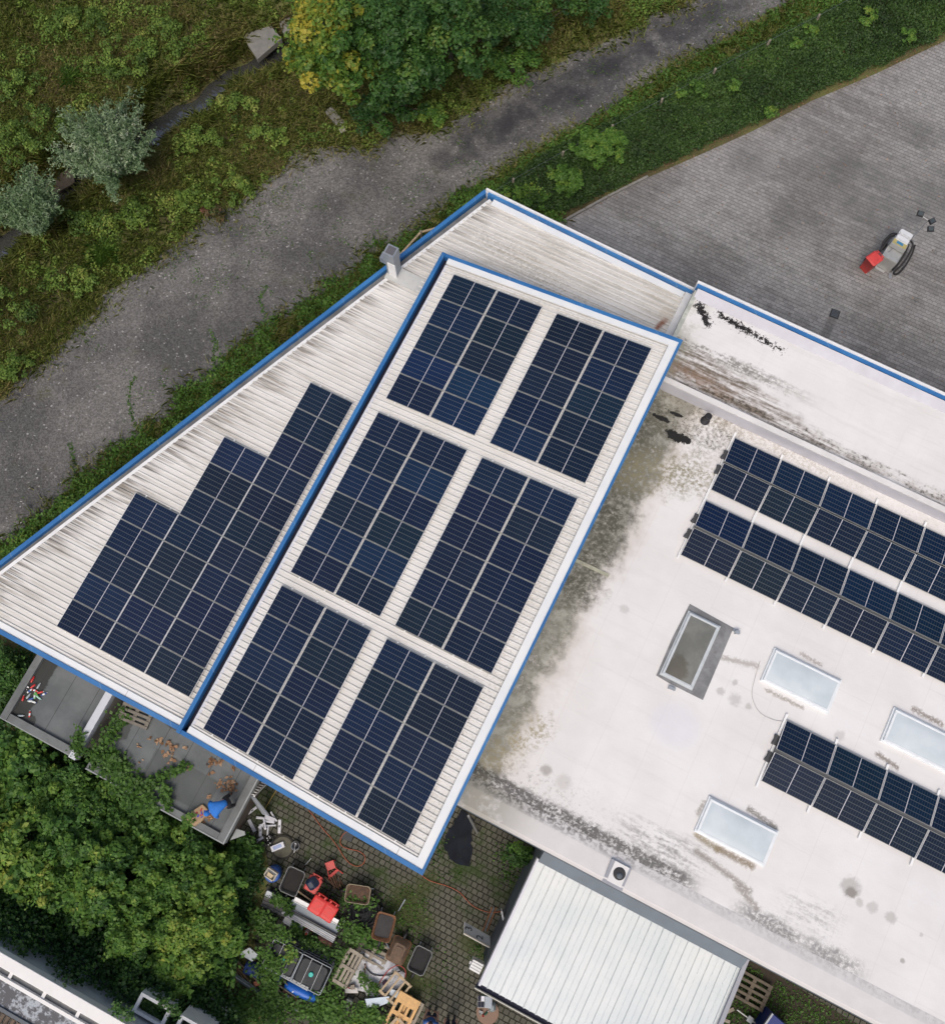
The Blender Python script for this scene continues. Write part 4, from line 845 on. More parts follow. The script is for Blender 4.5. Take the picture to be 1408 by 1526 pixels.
# the clipped bank of ground cover above the yard
BANK = ragged([(840, 322), (905, 290), (962, 260), (1040, 226), (1120, 190), (1210, 143), (1300, 105), (1420, 48), (1500, 10)], .12)+P2([(1480, -110), (1350, -40), (1250, 12), (1130, 70), (1050, 110), (975, 150), (900, 190), (850, 215), (800, 240), (740, 285), (765, 310)])
leafbed('bank_ground_cover', BANK, 1150, .42, .085, BANKM, 51, .1, .72, 0., .05, hfun=lambda x, y: .30+.2*vnoise(x, y, .6, 5))
ROUGH = P2([(1480, -110), (1350, -40), (1250, 15), (1130, 75), (1050, 115), (975, 158), (900, 198), (800, 248), (745, 292), (700, 300), (760, 250), (860, 195), (940, 145), (1000, 100), (1100, 55), (1190, -5), (1300, -60)])
leafbed('bank_edge_weeds', ROUGH, 500, .4, .10, WEED, 61, .05, .7, .3)
p = scatter(ROUGH, 160, .2); fobj('bank_edge_grass', blades(np.column_stack([p, np.zeros(len(p))]), .4, .03, 1., .8), 5, GRASS, .25+.4*vnoise(p[:, 0], p[:, 1], 1.4, 33)+RNG.normal(0, .15, len(p)), kind='stuff')
FOOT = P2([(835, 338), (905, 300), (962, 270), (1040, 236), (1120, 200), (1210, 154), (1300, 116), (1420, 60), (1420, 45), (1300, 102), (1210, 140), (1120, 188), (1040, 222), (962, 256), (905, 286), (840, 318)])
leafbed('yard_edge_litter', FOOT, 90, .03, .07, DEADL, 66, .0, .5, .35, edge=.1)
p = scatter(YARD, 1.3); p = p[(np.abs(p[:, 0]) < 24) & (p[:, 1] > 9) & (p[:, 1] < 34)]
fobj('yard_leaf_litter', leaves(np.column_stack([p, np.full(len(p), .025)]), np.tile([[0, 0, 1.]], (len(p), 1)), .075, .7, .3), 4, DEADL, .5+RNG.normal(0, .25, len(p)), kind='stuff')

# crowns
def lobe_leaves(c, r, n, size, t, top=.75, aspect=.62, flat=1.):
    d = unit(RNG.normal(0, 1, (n, 3))); d[:, 2] = np.where(RNG.random(n) < .75, np.abs(d[:, 2]), d[:, 2])
    P = np.array(c)+d*r*(.45+.6*RNG.random((n, 1))**.5)*[1, 1, flat]
    return leaves(P, d+[0, 0, top], size, aspect, .55), np.full(n, t)+RNG.normal(0, .11, n)
def crown(c, R, nl, lr, nleaf, size, t=.4, tj=.16, shell=.55, aspect=.62, yellow=None):
    Vs, Ts = [], []; C = []
    for i in range(nl):
        d = unit(RNG.normal(0, 1, (1, 3)))[0]; d[2] = abs(d[2])*1.0-.15
        k = shell+(1.14-shell)*RNG.random(); cc = np.array(c)+d*np.array(R)*k
        tt = t+RNG.normal(0, tj)+(.10*(d[2]))
        if yellow is not None: tt += yellow(cc)
        r_ = lr*RNG.uniform(.65, 1.3)*(1. if k < .95 else .62); V, T = lobe_leaves(cc, r_, int(nleaf*(r_/lr)**2), size, tt, aspect=aspect, flat=.75); Vs.append(V); Ts.append(T); C.append(cc)
    return np.concatenate(Vs), np.concatenate(Ts), C
def woody(name, label, cat, base, cpx, cz, Rpx, Rz, nl, lr, nleaf, size, m, t=.4, group=None, trunk=.09, yellow=None, tj=.16, shell=.55, aspect=.62, nb=7, z0=0., shoots=0):
    b = at(*base, z0); c = at(*cpx, cz); s = FPX*.98/(CAMH-cz)
    b = Vector((b.x, b.y, min(b.z, float(terr(np.array([b.x]), np.array([b.y]))[0])) if z0 == 0 else z0))
    th = thing(name, label, cat, b, 0, group)
    V, T, C = crown((c.x, c.y, c.z), (Rpx[0]/s, Rpx[1]/s, Rz), nl, lr, nleaf, size, t, tj, shell, aspect, yellow)
    for _ in range(shoots):
        d_ = unit(RNG.normal(0, 1, (1, 3)))[0]; d_[2] = abs(d_[2])*.7+.1; Rv = np.array([Rpx[0]/s, Rpx[1]/s, Rz]); e_ = np.array(c)+d_*Rv*RNG.uniform(1.0, 1.38); s_ = np.array(c)+d_*Rv*.45
        t_ = np.linspace(0, 1, 34)[:, None]; cv = s_*(1-t_)+e_*t_+np.array([[0, 0, 1.]])*(t_*(1-t_))*.9+RNG.normal(0, .05+.03*size/.12, (34, 3)); V = np.concatenate([V, leaves(cv, np.tile([[0, 0, 1.]], (34, 1)), size*.95, aspect, .5)]); T = np.concatenate([T, np.full(34, t+.12)+RNG.normal(0, .1, 34)])
    fobj('crown', V, 4, m, T, parent=th)
    mb = MB(); fork = Vector((0, 0, max(.25, (cz-b.z)*.35)))+Vector((c.x-b.x, c.y-b.y, 0))*.25
    mb.tube([(0, 0, -.1), tuple(fork*.5), tuple(fork)], [trunk, trunk*.85, trunk*.7], 7); mb.build('trunk', BARK, th)
    mb = MB()
    for cc in C[:nb]:
        e = Vector(cc)-b; mid = fork.lerp(e, .5)+Vector((0, 0, .12)); mb.tube([tuple(fork*.9), tuple(mid), tuple(e)], [trunk*.5, trunk*.32, trunk*.12], 5)
    if nb: mb.build('limbs', BARK, th)
    return th
yl = lambda cc: .21*max(0., min(1., (at(505, 60, 5).x-cc[0])/1.0+.4))*(1. if cc[2] > 3.6 else .3)*(RNG.random()**.7)
woody('maple_tree', 'maple tree turning yellow on its left side, beside the creek slab', 'tree', (500, 120), (488, 72), 4.4, (66, 92), 2.6, 70, .55, 190, .17, MAPLE, .46, None, .14, yl, nb=16, shoots=22)
woody('broadleaf_tree', 'dense dark green tree right of the yellowing maple', 'tree', (600, 110), (590, 62), 4.2, (78, 105), 2.4, 80, .52, 190, .15, TREEM, .45, 'dark trees at the top of the picture', .15, nb=14, shoots=20)
woody('broadleaf_tree', 'dark green tree with drooping tips, third from the left at the top', 'tree', (672, 90), (672, 55), 3.6, (70, 95), 2.2, 70, .5, 180, .15, TREEM, .52, 'dark trees at the top of the picture', .13, nb=12, shoots=20)
woody('hedge_shrub', 'deep green spreading shrub at the top edge over the dark path end', 'shrub', (765, 50), (760, 30), 1.8, (70, 62), 1.3, 46, .42, 150, .12, TREEM, .40, 'shrubs beside the dark trees')
woody('hedge_shrub', 'dark low shrub at the top edge, rightmost of the tree group', 'shrub', (860, 10), (850, 5), 1.2, (62, 45), .9, 34, .38, 130, .11, TREEM, .42, 'shrubs beside the dark trees')
woody('hedge_shrub', 'mid green shrub with fern like sprays under the third tree', 'shrub', (770, 110), (765, 100), .8, (48, 32), .55, 26, .32, 110, .10, BUSHM, .34, 'shrubs beside the dark trees')
woody('hedge_shrub', 'dark foot shrub under the maple next to the gravel', 'shrub', (565, 185), (560, 175), .9, (38, 36), .8, 24, .36, 120, .12, TREEM, .38, 'shrubs beside the dark trees')
woody('hedge_shrub', 'small yellow green shrub at the gravel edge under the dark tree', 'shrub', (645, 180), (645, 172), .6, (22, 18), .5, 14, .28, 100, .10, BUSHM, .62, 'shrubs beside the dark trees')
woody('hedge_shrub', 'leafy shrub between maple foot and second tree on the gravel side', 'shrub', (605, 170), (606, 158), .9, (30, 28), .7, 18, .34, 110, .12, TREEM, .48, 'shrubs beside the dark trees')
# willows: silvery shoots fanning from one base
def willow(label, base, tip, rpx, hz, ns, m=WILLOW, t=.55):
    b = at(*base, 0); b.z = float(terr(np.array([b.x]), np.array([b.y]))[0]); c = at(*tip, hz); th = thing('willow_shrub', label, 'willow', b, 0, 'silvery willows by the creek')
    R = rpx*(CAMH-hz)/(FPX*.98); Ps, Ns, Ts = [], [], []; mb = MB()
    for i in range(ns):
        d = unit(RNG.normal(0, 1, (1, 3)))[0]; d[2] = abs(d[2])*.8-.1
        az = math.atan2(d[1], d[0]); k_ = (.35+.75*RNG.random())*(1+.12*math.sin(3*az+ns)+.12*math.sin(5*az+2.1)+.08*math.sin(8*az)); e = np.array(c)+d*[R, R, hz*.45]*k_; p0 = np.array([b.x, b.y, b.z]); mid = (p0+e)/2+[0, 0, .4]+RNG.normal(0, .12, 3)
        tt = np.linspace(.3, 1, 26)[:, None]; pts = (1-tt)**2*p0+2*tt*(1-tt)*mid+tt**2*e; pts = np.repeat(pts, 5, 0); pts = pts+RNG.normal(0, .085, pts.shape)
        Ps.append(pts); Ns.append(np.tile([[0, 0, .7]]+(e-p0)[None]*.1, (len(pts), 1))); Ts.append(np.full(len(pts), t+RNG.normal(0, .15)))
        if i % 4 == 0: mb.tube([(0, 0, -.1), tuple(mid-p0), tuple(e-p0)], [.03, .018, .006], 4)
    P3, N3, T3 = np.concatenate(Ps), np.concatenate(Ns), np.concatenate(Ts)
    fobj('crown', leaves(P3, N3, .13, .32, .7), 4, m, T3+RNG.normal(0, .14, len(T3)), parent=th); mb.build('stems', BARK, th)
willow('large silvery willow shrub leaning over the creek at the upper left', (170, 260), (158, 212), 84, 2.7, 300)
willow('smaller silvery green willow shrub at the left picture edge', (58, 340), (42, 298), 58, 2.1, 180, t=.45)
SB = [((180, 85), (60, 48), .45, 'sprawling olive shrub above the creek, left of the slab', .36), ((245, 62), (38, 40), .4, 'low olive shrub at the creek bank below the top edge', .40), ((62, 195), (42, 48), .7, 'dark green shrub left of the large willow', .22), ((20, 215), (34, 40), .5, 'mid green shrub at the left edge beside the willow', .34), ((8, 462), (48, 42), .8, 'dark leafy shrub cut by the left picture edge', .36), ((18, 548), (32, 26), .4, 'low shrub at the left edge where gravel begins', .28), ((120, 35), (60, 30), .35, 'low rough shrub at the top left', .28), ((205, 320), (34, 26), .35, 'brownish weed clump below the large willow', .34), ((345, 160), (48, 22), .35, 'green bramble patch on the creek bank right of the water', .50), ((300, 215), (50, 34), .35, 'bramble patch between creek and gravel', .42), ((395, 205), (36, 28), .3, 'low herb patch beside the maple', .45), ((100, 420), (52, 26), .3, 'olive grass clump at the gravel bend', .42), ((30, 130), (40, 34), .35, 'grassy hummock at the far left top', .33), ((345, 280), (38, 24), .3, 'yellow green herb clump at the gravel edge', .5), ((290, 300), (32, 22), .3, 'olive herb clump by the gravel edge', .40), ((130, 330), (44, 22), .3, 'dark weed clump below the willows', .26)]
for cpx, r, hz, lab, t in SB:
    woody('bank_shrub', lab, 'shrub', cpx, cpx, hz, r, hz*.9, int(10+r[0]*r[1]/120), .27, 75, .095, MWEED, t+.05, 'shrubs of the rough creek meadow', .03, nb=0)
def tuft(label, px, r, m, t, n=260, L=.5):
    c = at(*px, 0); z = float(terr(np.array([c.x]), np.array([c.y]))[0]); p = RNG.normal(0, r*.45, (n, 2))+[c.x, c.y]
    fobj('grass_tuft', blades(np.column_stack([p, np.full(n, z)]), L, .035, 1.1, .8), 5, m, t+RNG.normal(0, .1, n), label, 'grass tuft', 'bright grass tufts in the meadow')
tuft('bright green grass tuft just above the gravel at the left', (156, 380), .42, WEED, .72, 420, .6); tuft('bright green grass tuft beside the dark shrub near the top left', (108, 118), .36, WEED, .66, 320)
woody('dock_plant', 'reddish dock plant at the gravel edge', 'weed', (318, 322), (318, 322), .35, (20, 16), .3, 8, .2, 40, .16, leafmat('dock_leaves', [(0, (.14, .05, .03)), (.4, (.11, .085, .035)), (1, (.05, .12, .025))], .5, .2), .4, None, .02, nb=0)
# light green plants in the bank
woody('bank_plant', 'rounded bright green shrub in the bank above the roof corner', 'shrub', (893, 225), (893, 221), .7, (46, 36), .5, 46, .26, 130, .10, WEED, .60, 'bright plants in the clipped bank', .04, nb=0, tj=.08)
woody('bank_plant', 'loose green shrub at the bank\'s lower end near the roof peak', 'shrub', (838, 272), (838, 268), .7, (26, 26), .5, 20, .26, 110, .11, WEED, .55, 'bright plants in the clipped bank', .04, nb=0)
for px, r, lab in (((1038, 133), (20, 15), 'bright green plant on the bank above the light shrub'), ((1092, 127), (12, 9), 'small bright plant in the middle of the bank'), ((1290, 24), (22, 18), 'bright leafy plant near the top of the bank'), ((1352, 52), (12, 16), 'upright bright weed near the bank\'s upper right end'), ((1148, 168), (9, 7), 'small bright weed at the bank\'s paving edge'), ((1205, 45), (12, 9), 'small bright weed beside a fence post on the bank'), ((1012, 140), (12, 8), 'pale green sprig beside a fence post'), ((800, 300), (26, 18), 'dark green shrub beside the roof peak'), ((765, 290), (22, 16), 'grassy shrub touching the roof peak'), ((1185, 65), (9, 7), 'little bright sprig near the wire fence')):
    woody('bank_plant', lab, 'plant', px, px, .5, r, .25, 9, .16, 60, .085, WEED, .58 if 'dark' not in lab else .3, 'bright plants in the clipped bank', .02, nb=0)

# lower left thicket
IVY = P2([(-60, 930), (0, 960), (60, 985), (2, 1090), (110, 1130), (170, 1140), (250, 1215), (335, 1262), (392, 1290), (378, 1335), (362, 1400), (345, 1470), (420, 1545), (300, 1600), (150, 1600), (-80, 1470)])
def ivyh(x, y):
    b = x*(-_sy)+y*_cy                      # building y
    d = np.clip((b-WB)/2.4, 0, 1); return .25+(1-d)*3.0*(.65+.6*vnoise(x, y, .9, 77))+.35*vnoise(x, y, .7, 78)
IVYM = leafmat('ivy_leaves', [(0, (.011, .036, .010)), (.5, (.028, .078, .015)), (.85, (.058, .13, .022)), (1, (.12, .17, .03))], .5, .2)
p_ok = [t for t in IVY]
def ivy_scatter():
    p = scatter(IVY, 900, .15); b = p[:, 0]*(-_sy)+p[:, 1]*_cy; p = p[b > WB+.05]; h = ivyh(p[:, 0], p[:, 1])*(.45+.55*RNG.random(len(p))**.4); ax_ = p[:, 0]*_cy+p[:, 1]*_sy; b = p[:, 0]*(-_sy)+p[:, 1]*_cy; h = np.where((ax_ > -6.1) & (ax_ < -2.4) & (b < -13.6), np.minimum(h, 2.8), h)
    P3 = np.column_stack([p, h]); up = np.column_stack([RNG.normal(0, .3, (len(p), 2)), np.ones(len(p))])
    fobj('ivy_ground_cover', leaves(P3, up, .12, .75, .5), 4, IVYM, .42+.3*(vnoise(p[:, 0], p[:, 1], 1.1, 79)-.5)+RNG.normal(0, .17, len(p)), kind='stuff')
ivy_scatter()
LB = [((42, 1122), 48, 2.6, .40, 'dark bramble bush below the bottle annex'), ((30, 1262), 62, 3.4, .62, 'light green bush at the left edge of the thicket'), ((100, 1185), 50, 2.6, .44, 'bramble bush below the pale coping strip'), ((105, 1245), 52, 3.0, .38, 'dark rounded bush in the middle left of the thicket'), ((165, 1300), 64, 3.2, .46, 'large bramble bush in the heart of the thicket'), ((165, 1205), 50, 2.2, .36, 'dark bramble bush against the work annex'), ((225, 1240), 46, 2.2, .42, 'green bush below the annex parapet'), ((262, 1290), 52, 2.6, .40, 'green bush beyond the annex corner'), ((215, 1372), 52, 3.0, .50, 'feathery bush hanging toward the dark ivy'), ((285, 1378), 48, 2.8, .72, 'yellowing bush with orange tips above the dark ivy'), ((310, 1325), 46, 2.4, .56, 'light green bush near the court edge'), ((270, 1435), 42, 2.4, .60, 'light bush over the dark ivy, lowest of the thicket'), ((345, 1298), 26, 1.2, .26, 'dark bush next to the blue barrel'), ((85, 1305), 40, 3.0, .58, 'yellow green bush at the thicket\'s left side'), ((10, 1185), 40, 2.8, .46, 'bush at the left picture edge below the annex'), ((335, 1392), 28, 1.6, .52, 'pale leaved bush beside the metal profiles'), ((290, 1235), 30, 1.4, .30, 'dark ivy bush under the annex corner'), ((130, 1350), 34, 2.4, .34, 'dark bush at the ivy edge'), ((8, 1010), 34, 1.8, .22, 'dark bush beside the annex\'s left parapet'), ((366, 1272), 20, .7, .24, 'low dark bush next to the scattered lamps'), ((318, 1440), 28, 1.4, .40, 'bramble bush beside the brushwood')]
for cpx, r, h, t, lab in LB:
    woody('bramble_bush', lab, 'bush', (cpx[0]+(703-cpx[0])*h*.013, cpx[1]+(1045-cpx[1])*h*.013), cpx, h*.62, (r, r), h*.48, int(16+r*r/48), .29, *random.choice([(150, .115), (88, .155), (62, .19)]), BUSHM, t-.02, 'bushes of the lower left thicket', .05, nb=5, tj=.14, shoots=9)
# vines over the annex roofs
def spray(label, l, z, wd, n, size=.13, m=WEED, t=.3, cat='vine', group='vines creeping over the annexes'):
    pts = np.array([tuple(a) for a in spline([at(*k, z) for k in l], 12)]); k = RNG.integers(0, len(pts), n); P3 = pts[k]+RNG.normal(0, 1, (n, 3))*[wd, wd, .05]+[0, 0, .06]
    fobj('climbing_vine', leaves(P3, np.tile([[0, 0, 1.]], (n, 1)), size, .75, .4), 4, m, t+RNG.normal(0, .14, n), label, cat, group)
spray('dense vine filling the gap between the two annex roofs', [(186, 1060), (172, 1085), (155, 1110), (140, 1128), (165, 1128), (185, 1140)], 2.6, .16, 700)
spray('vine runner across the work annex roof, its tip pointing right', [(195, 1190), (215, 1172), (240, 1158), (262, 1148), (278, 1140)], 2.62, .10, 330)
spray('vine over the work annex parapet at its left end', [(150, 1128), (175, 1150), (200, 1178), (225, 1195)], 2.7, .26, 1100)
spray('small vine shoot beside the damp square of the annex roof', [(250, 1205), (249, 1190), (247, 1172)], 2.7, .10, 170)
spray('vine shoot reaching the paper bag', [(275, 1232), (284, 1222), (288, 1215)], 2.75, .09, 120, t=.55)
spray('vine at the lower tip of the pale coping strip', [(120, 1095), (113, 1110), (122, 1118), (118, 1085)], 2.8, .11, 200, t=.26)
# court weeds and shaded greenery east of the shed
for poly, dens, nm in ((P2([(640, 1262), (664, 1240), (660, 1290), (690, 1300), (650, 1312)]), 260, 'court_weeds'), (P2([(740, 1255), (800, 1262), (790, 1290), (755, 1320), (745, 1300)]), 420, 'court_weeds'), (P2([(700, 1410), (735, 1395), (735, 1440), (710, 1435)]), 420, 'court_weeds'), (P2([(600, 1440), (660, 1390), (690, 1440), (640, 1500)]), 45, 'court_weeds'), (P2([(380, 1290), (640, 1330), (600, 1400), (380, 1360)]), 60, 'court_weeds'), (P2([(600, 1320), (650, 1320), (620, 1430), (590, 1380)]), 130, 'court_weeds'),
                       (P2([(1080, 1420), (1300, 1540), (1300, 1620), (1050, 1620)]), 420, 'rough_grass_strip')):
    leafbed(nm, poly, dens, .12, .07, WEED, 81, .0, .5, .3)
DIRT2 = P2([(1075, 1400), (1330, 1560), (1330, 1640), (1020, 1640)]); sheet('bare_soil', DIRT2, .016, SOIL)
woody('court_shrub', 'dark shrub with bare twigs against the flat hall wall', 'shrub', (775, 1268), (775, 1270), .8, (26, 20), .6, 16, .22, 90, .09, BUSHM, .2, None, .03, nb=10)
# ---------------------------------------------------------------- figures
def skin(name, joints, edges, m, parent, root=0, levels=2, scale=1.):
    """one continuous limbed surface grown from a skeleton of (x,y,z,radius) joints"""
    me = bpy.data.meshes.new('s'); me.from_pydata([j[:3] for j in joints], edges, []); o = bpy.data.objects.new('s', me); COL.objects.link(o)
    sm = o.modifiers.new('s', 'SKIN'); sm.use_smooth_shade = True; o.modifiers.new('u', 'SUBSURF').levels = levels
    for i, j in enumerate(joints):
        r = j[3]; me.skin_vertices[0].data[i].radius = (r, r) if not isinstance(r, tuple) else r
    me.skin_vertices[0].data[root].use_root = True
    bpy.context.view_layer.update()
    m2 = bpy.data.meshes.new_from_object(o.evaluated_get(bpy.context.evaluated_depsgraph_get())); bpy.data.objects.remove(o); bpy.data.meshes.remove(me)
    m2.materials.clear(); m2.materials.append(m); m2.polygons.foreach_set('use_smooth', [True]*len(m2.polygons))
    n = bpy.data.objects.new(name, m2); COL.objects.link(n); n.parent = parent; return n
SKINM = mat('skin', (.48, .27, .19), .6, .06, 8.); HAIR = mat('brown_hair', (.045, .028, .017), .7, .2, 20.)
NAVY = mat('navy_trousers', (.018, .026, .06), .8, .2, 9.); BLUEJ = mat('blue_work_jacket', (.015, .15, .52), .75, .12, 7.); SHOE = mat('black_shoe', (.012, .012, .013), .6, .2); DKT = mat('dark_trousers', (.018, .02, .028), .8, .2, 9.)
def chain(*js): return [(i, i+1) for i in range(len(js)-1)]
def fingers(h, d, s, up, js, es, root):
    """five short bent finger chains rooted in the palm at h, pointing along d, s sideways"""
    h, d, s, up = Vector(h), Vector(d).normalized(), Vector(s).normalized(), Vector(up)
    for k, (off, ln) in enumerate(((-.033, .065), (-.012, .08), (.010, .075), (.030, .058))):
        a = len(js); p0 = h+s*off+d*.02; p1 = h+s*off*1.15+d*(.03+ln*.6); p2 = p1+d*ln*.35+up*-.02
        js += [(*p0, .010), (*p1, .009), (*p2, .007)]; es += [(root, a), (a, a+1), (a+1, a+2)]
    a = len(js); p0 = h-s*.042-d*.02; p1 = p0-s*.02+d*.03; p2 = p1+d*.025; js += [(*p0, .012), (*p1, .010), (*p2, .008)]; es += [(root, a), (a, a+1), (a+1, a+2)]
def head(t, c, fwd, m=SKINM):
    """head lofted about c, face toward fwd, with eyes nose mouth ears"""
    c, f = Vector(c), Vector(fwd).normalized(); u = (Vector((0, 0, 1))-f*f.z).normalized(); s = f.cross(u)
    M = Matrix((( *f, 0), (*(u.cross(f)), 0), (*u, 0), (0, 0, 0, 1))).transposed(); M = Matrix.Translation(c) @ M
    mb = MB(); rings = []
    for z, rx, ry, off in ((-.115, .035, .03, .045), (-.10, .055, .045, .035), (-.06, .078, .063, .015), (0, .09, .074, .004), (.05, .092, .076, -.004), (.09, .075, .062, -.008), (.115, .035, .03, -.01)):
        rings.append([(off+rx*math.cos(a)*(1.0), ry*math.sin(a), z) for a in np.linspace(0, 2*PI, 16, endpoint=False)])
    mb.loft(rings, M=M); mb.loft([[(.085+dx_, w_*math.cos(a), z_+h_*math.sin(a)) for a in np.linspace(0, 2*PI, 8, endpoint=False)] for dx_, w_, h_, z_ in ((-.01, .014, .03, -.01), (.012, .012, .02, -.02), (.026, .006, .008, -.026))], M=M)
    for sd in (-1, 1): mb.loft([[(.0+.018*math.cos(a), sd*(.072+dy_), .0+.03*math.sin(a)) for a in np.linspace(0, 2*PI, 8, endpoint=False)] for dy_ in (0, .014)], M=M)
    h = mb.build('head', m, t)
    mb = MB()
    for sd in (-1, 1): mb.lathe([(.001, 0), (.009, .003), (.001, .007)], 8, M @ Matrix.Translation((.088, sd*.03, .012)) @ Matrix.Rotation(PI/2, 4, 'Y'))
    mb.build('eyes', SHOE, t); mb = MB(); mb.cbox((0, 0, 0), (.008, .045, .010)); mb.v = [tuple(M @ (Vector(v)+Vector((.083, 0, -.062)))) for v in mb.v]; mb.build('mouth', mat('lips', (.35, .13, .10), .6), t)
    return M
def cap_hair(t, M, m, name='hair', k=1.06):
    mb = MB(); rings = []
    for z, rx, ry, off in ((-.05, .075, .075, -.03), (.0, .09, .08, -.012), (.05, .097, .081, -.004), (.09, .082, .068, -.008), (.122, .04, .035, -.01)): rings.append([(off+rx*k*math.cos(a), ry*k*math.sin(a), z) for a in np.linspace(0, 2*PI, 16, endpoint=False)])
    return mb.loft(rings, M=M).build(name, m, t)
def standing(label, px, face, top, legs, short, hair, px_z=0., sleeve=True):
    b = at(*px, 0); t = thing('person', label, 'person', b, face)
    js = [(0, 0, .95, (.13, .16)), (.0, 0, 1.15, (.11, .15)), (.01, 0, 1.35, (.12, .17)), (.02, 0, 1.47, .07), (.04, 0, 1.56, .055)]; es = [(0, 1), (1, 2), (2, 3), (3, 4)]
    for sd in (-1, 1):
        a = len(js); js += [(0, sd*.10, .88, .088), (.03, sd*.11, .50, .062), (-.01, sd*.11, .09, .042), (.07, sd*.12, .045, .036), (.15, sd*.125, .035, .03)]; es += [(0, a), (a, a+1), (a+1, a+2), (a+2, a+3), (a+3, a+4)]
        a = len(js); js += [(.0, sd*.19, 1.40, .058), (.02, sd*.25, 1.13, .044), (.16, sd*.22, .93, .034), (.20, sd*.215, .88, .03)]; es += [(2, a), (a, a+1), (a+1, a+2), (a+2, a+3)]
        fingers((.215, sd*.215, .86), (.45, 0, -.8), (0, sd, 0), (-.5, 0, 0), js, es, a+3)
    skin('body', js, es, SKINM, t, levels=1)
    tj = [(0, 0, .96, (.15, .18)), (0, 0, 1.15, (.135, .175)), (.01, 0, 1.36, (.14, .19)), (.02, 0, 1.455, .085)]; te = [(0, 1), (1, 2), (2, 3)]
    for sd in (-1, 1): a = len(tj); tj += [(0, sd*.195, 1.405, .075), (.01, sd*.24, 1.22, .066)]; te += [(2, a), (a, a+1)]
    skin('shirt', tj, te, top, t)
    lj = [(0, 0, .98, (.145, .175)), (0, 0, .90, (.14, .17))]; le = [(0, 1)]; end = .48 if short else .13
    for sd in (-1, 1): a = len(lj); lj += [(.0, sd*.10, .84, .11), (.03, sd*.11, max(.5, end), .088), (.0 if not short else .03, sd*.11, end, .075)]; le += [(1, a), (a, a+1), (a+1, a+2)]
    skin('trousers', lj, le, legs, t)
    for sd in (-1, 1): skin('shoe', [(-.05, sd*.11, .05, (.05, .05)), (.05, sd*.115, .05, (.045, .055)), (.16, sd*.125, .04, (.045, .04))], [(0, 1), (1, 2)], SHOE, t)
    M = head(t, (.07, 0, 1.66), (1, 0, -.25)); cap_hair(t, M, hair); return t
standing('person in blue shorts at the bottom edge, beside the fresh pine pallets', (644, 1506), math.radians(80), mat('blue_shirt', (.03, .10, .30), .8, .15), NAVY, True, HAIR)
standing('person in navy trousers at the bottom edge, right of the other one', (672, 1519), math.radians(85), mat('navy_shirt', (.02, .03, .08), .8, .15), NAVY, False, HAIR)
# bending figure in blue on the annex roof
bp = at(345, 1193, AZ); face = heading((345, 1190), (322, 1203), AZ); t = thing('person', 'person in bright blue hooded jacket bending over leaves on the annex roof', 'person', bp, face)
js = [(-.05, 0, .86, (.14, .16)), (.14, 0, 1.0, (.12, .16)), (.38, 0, 1.05, (.12, .17)), (.50, 0, 1.02, .07), (.56, 0, .99, .055)]; es = [(0, 1), (1, 2), (2, 3), (3, 4)]
for sd in (-1, 1):
    a = len(js); js += [(-.03, sd*.11, .80, .09), (.05, sd*.16+.0, .46, .065), (-.10, sd*.20, .09, .045), (-.02, sd*.21, .045, .036), (.07, sd*.22, .035, .03)]; es += [(0, a), (a, a+1), (a+1, a+2), (a+2, a+3), (a+3, a+4)]
    a = len(js); js += [(.42, sd*.20, 1.0, .06), (.46, sd*.27, .74, .046), (.60, sd*.22, .52, .036), (.63, sd*.21, .47, .03)]; es += [(2, a), (a, a+1), (a+1, a+2), (a+2, a+3)]
    fingers((.645, sd*.21, .45), (.4, 0, -.8), (0, sd, 0), (-.4, 0, 0), js, es, a+3)
skin('body', js, es, SKINM, t, levels=1)
tj = [(-.10, 0, .88, (.16, .19)), (.12, 0, 1.02, (.155, .20)), (.36, 0, 1.07, (.16, .21)), (.50, 0, 1.04, .11)]; te = [(0, 1), (1, 2), (2, 3)]
for sd in (-1, 1): a = len(tj); tj += [(.42, sd*.22, 1.02, .09), (.46, sd*.29, .75, .072), (.58, sd*.235, .56, .056)]; te += [(2, a), (a, a+1), (a+1, a+2)]
jk = skin('jacket', tj, te, BLUEJ, t)
lj = [(-.10, 0, .90, (.14, .17)), (-.06, 0, .84, (.135, .165))]; le = [(0, 1)]
for sd in (-1, 1): a = len(lj); lj += [(-.02, sd*.12, .76, .11), (.05, sd*.165, .46, .088), (-.09, sd*.20, .13, .07)]; le += [(1, a), (a, a+1), (a+1, a+2)]
skin('trousers', lj, le, DKT, t)
for sd in (-1, 1): skin('shoe', [(-.16, sd*.20, .05, (.05, .05)), (-.05, sd*.21, .05, (.045, .055)), (.07, sd*.22, .04, (.045, .04))], [(0, 1), (1, 2)], SHOE, t)
M = head(t, (.66, 0, .97), (.75, 0, -.66)); cap_hair(t, M, BLUEJ, 'hood', 1.22)

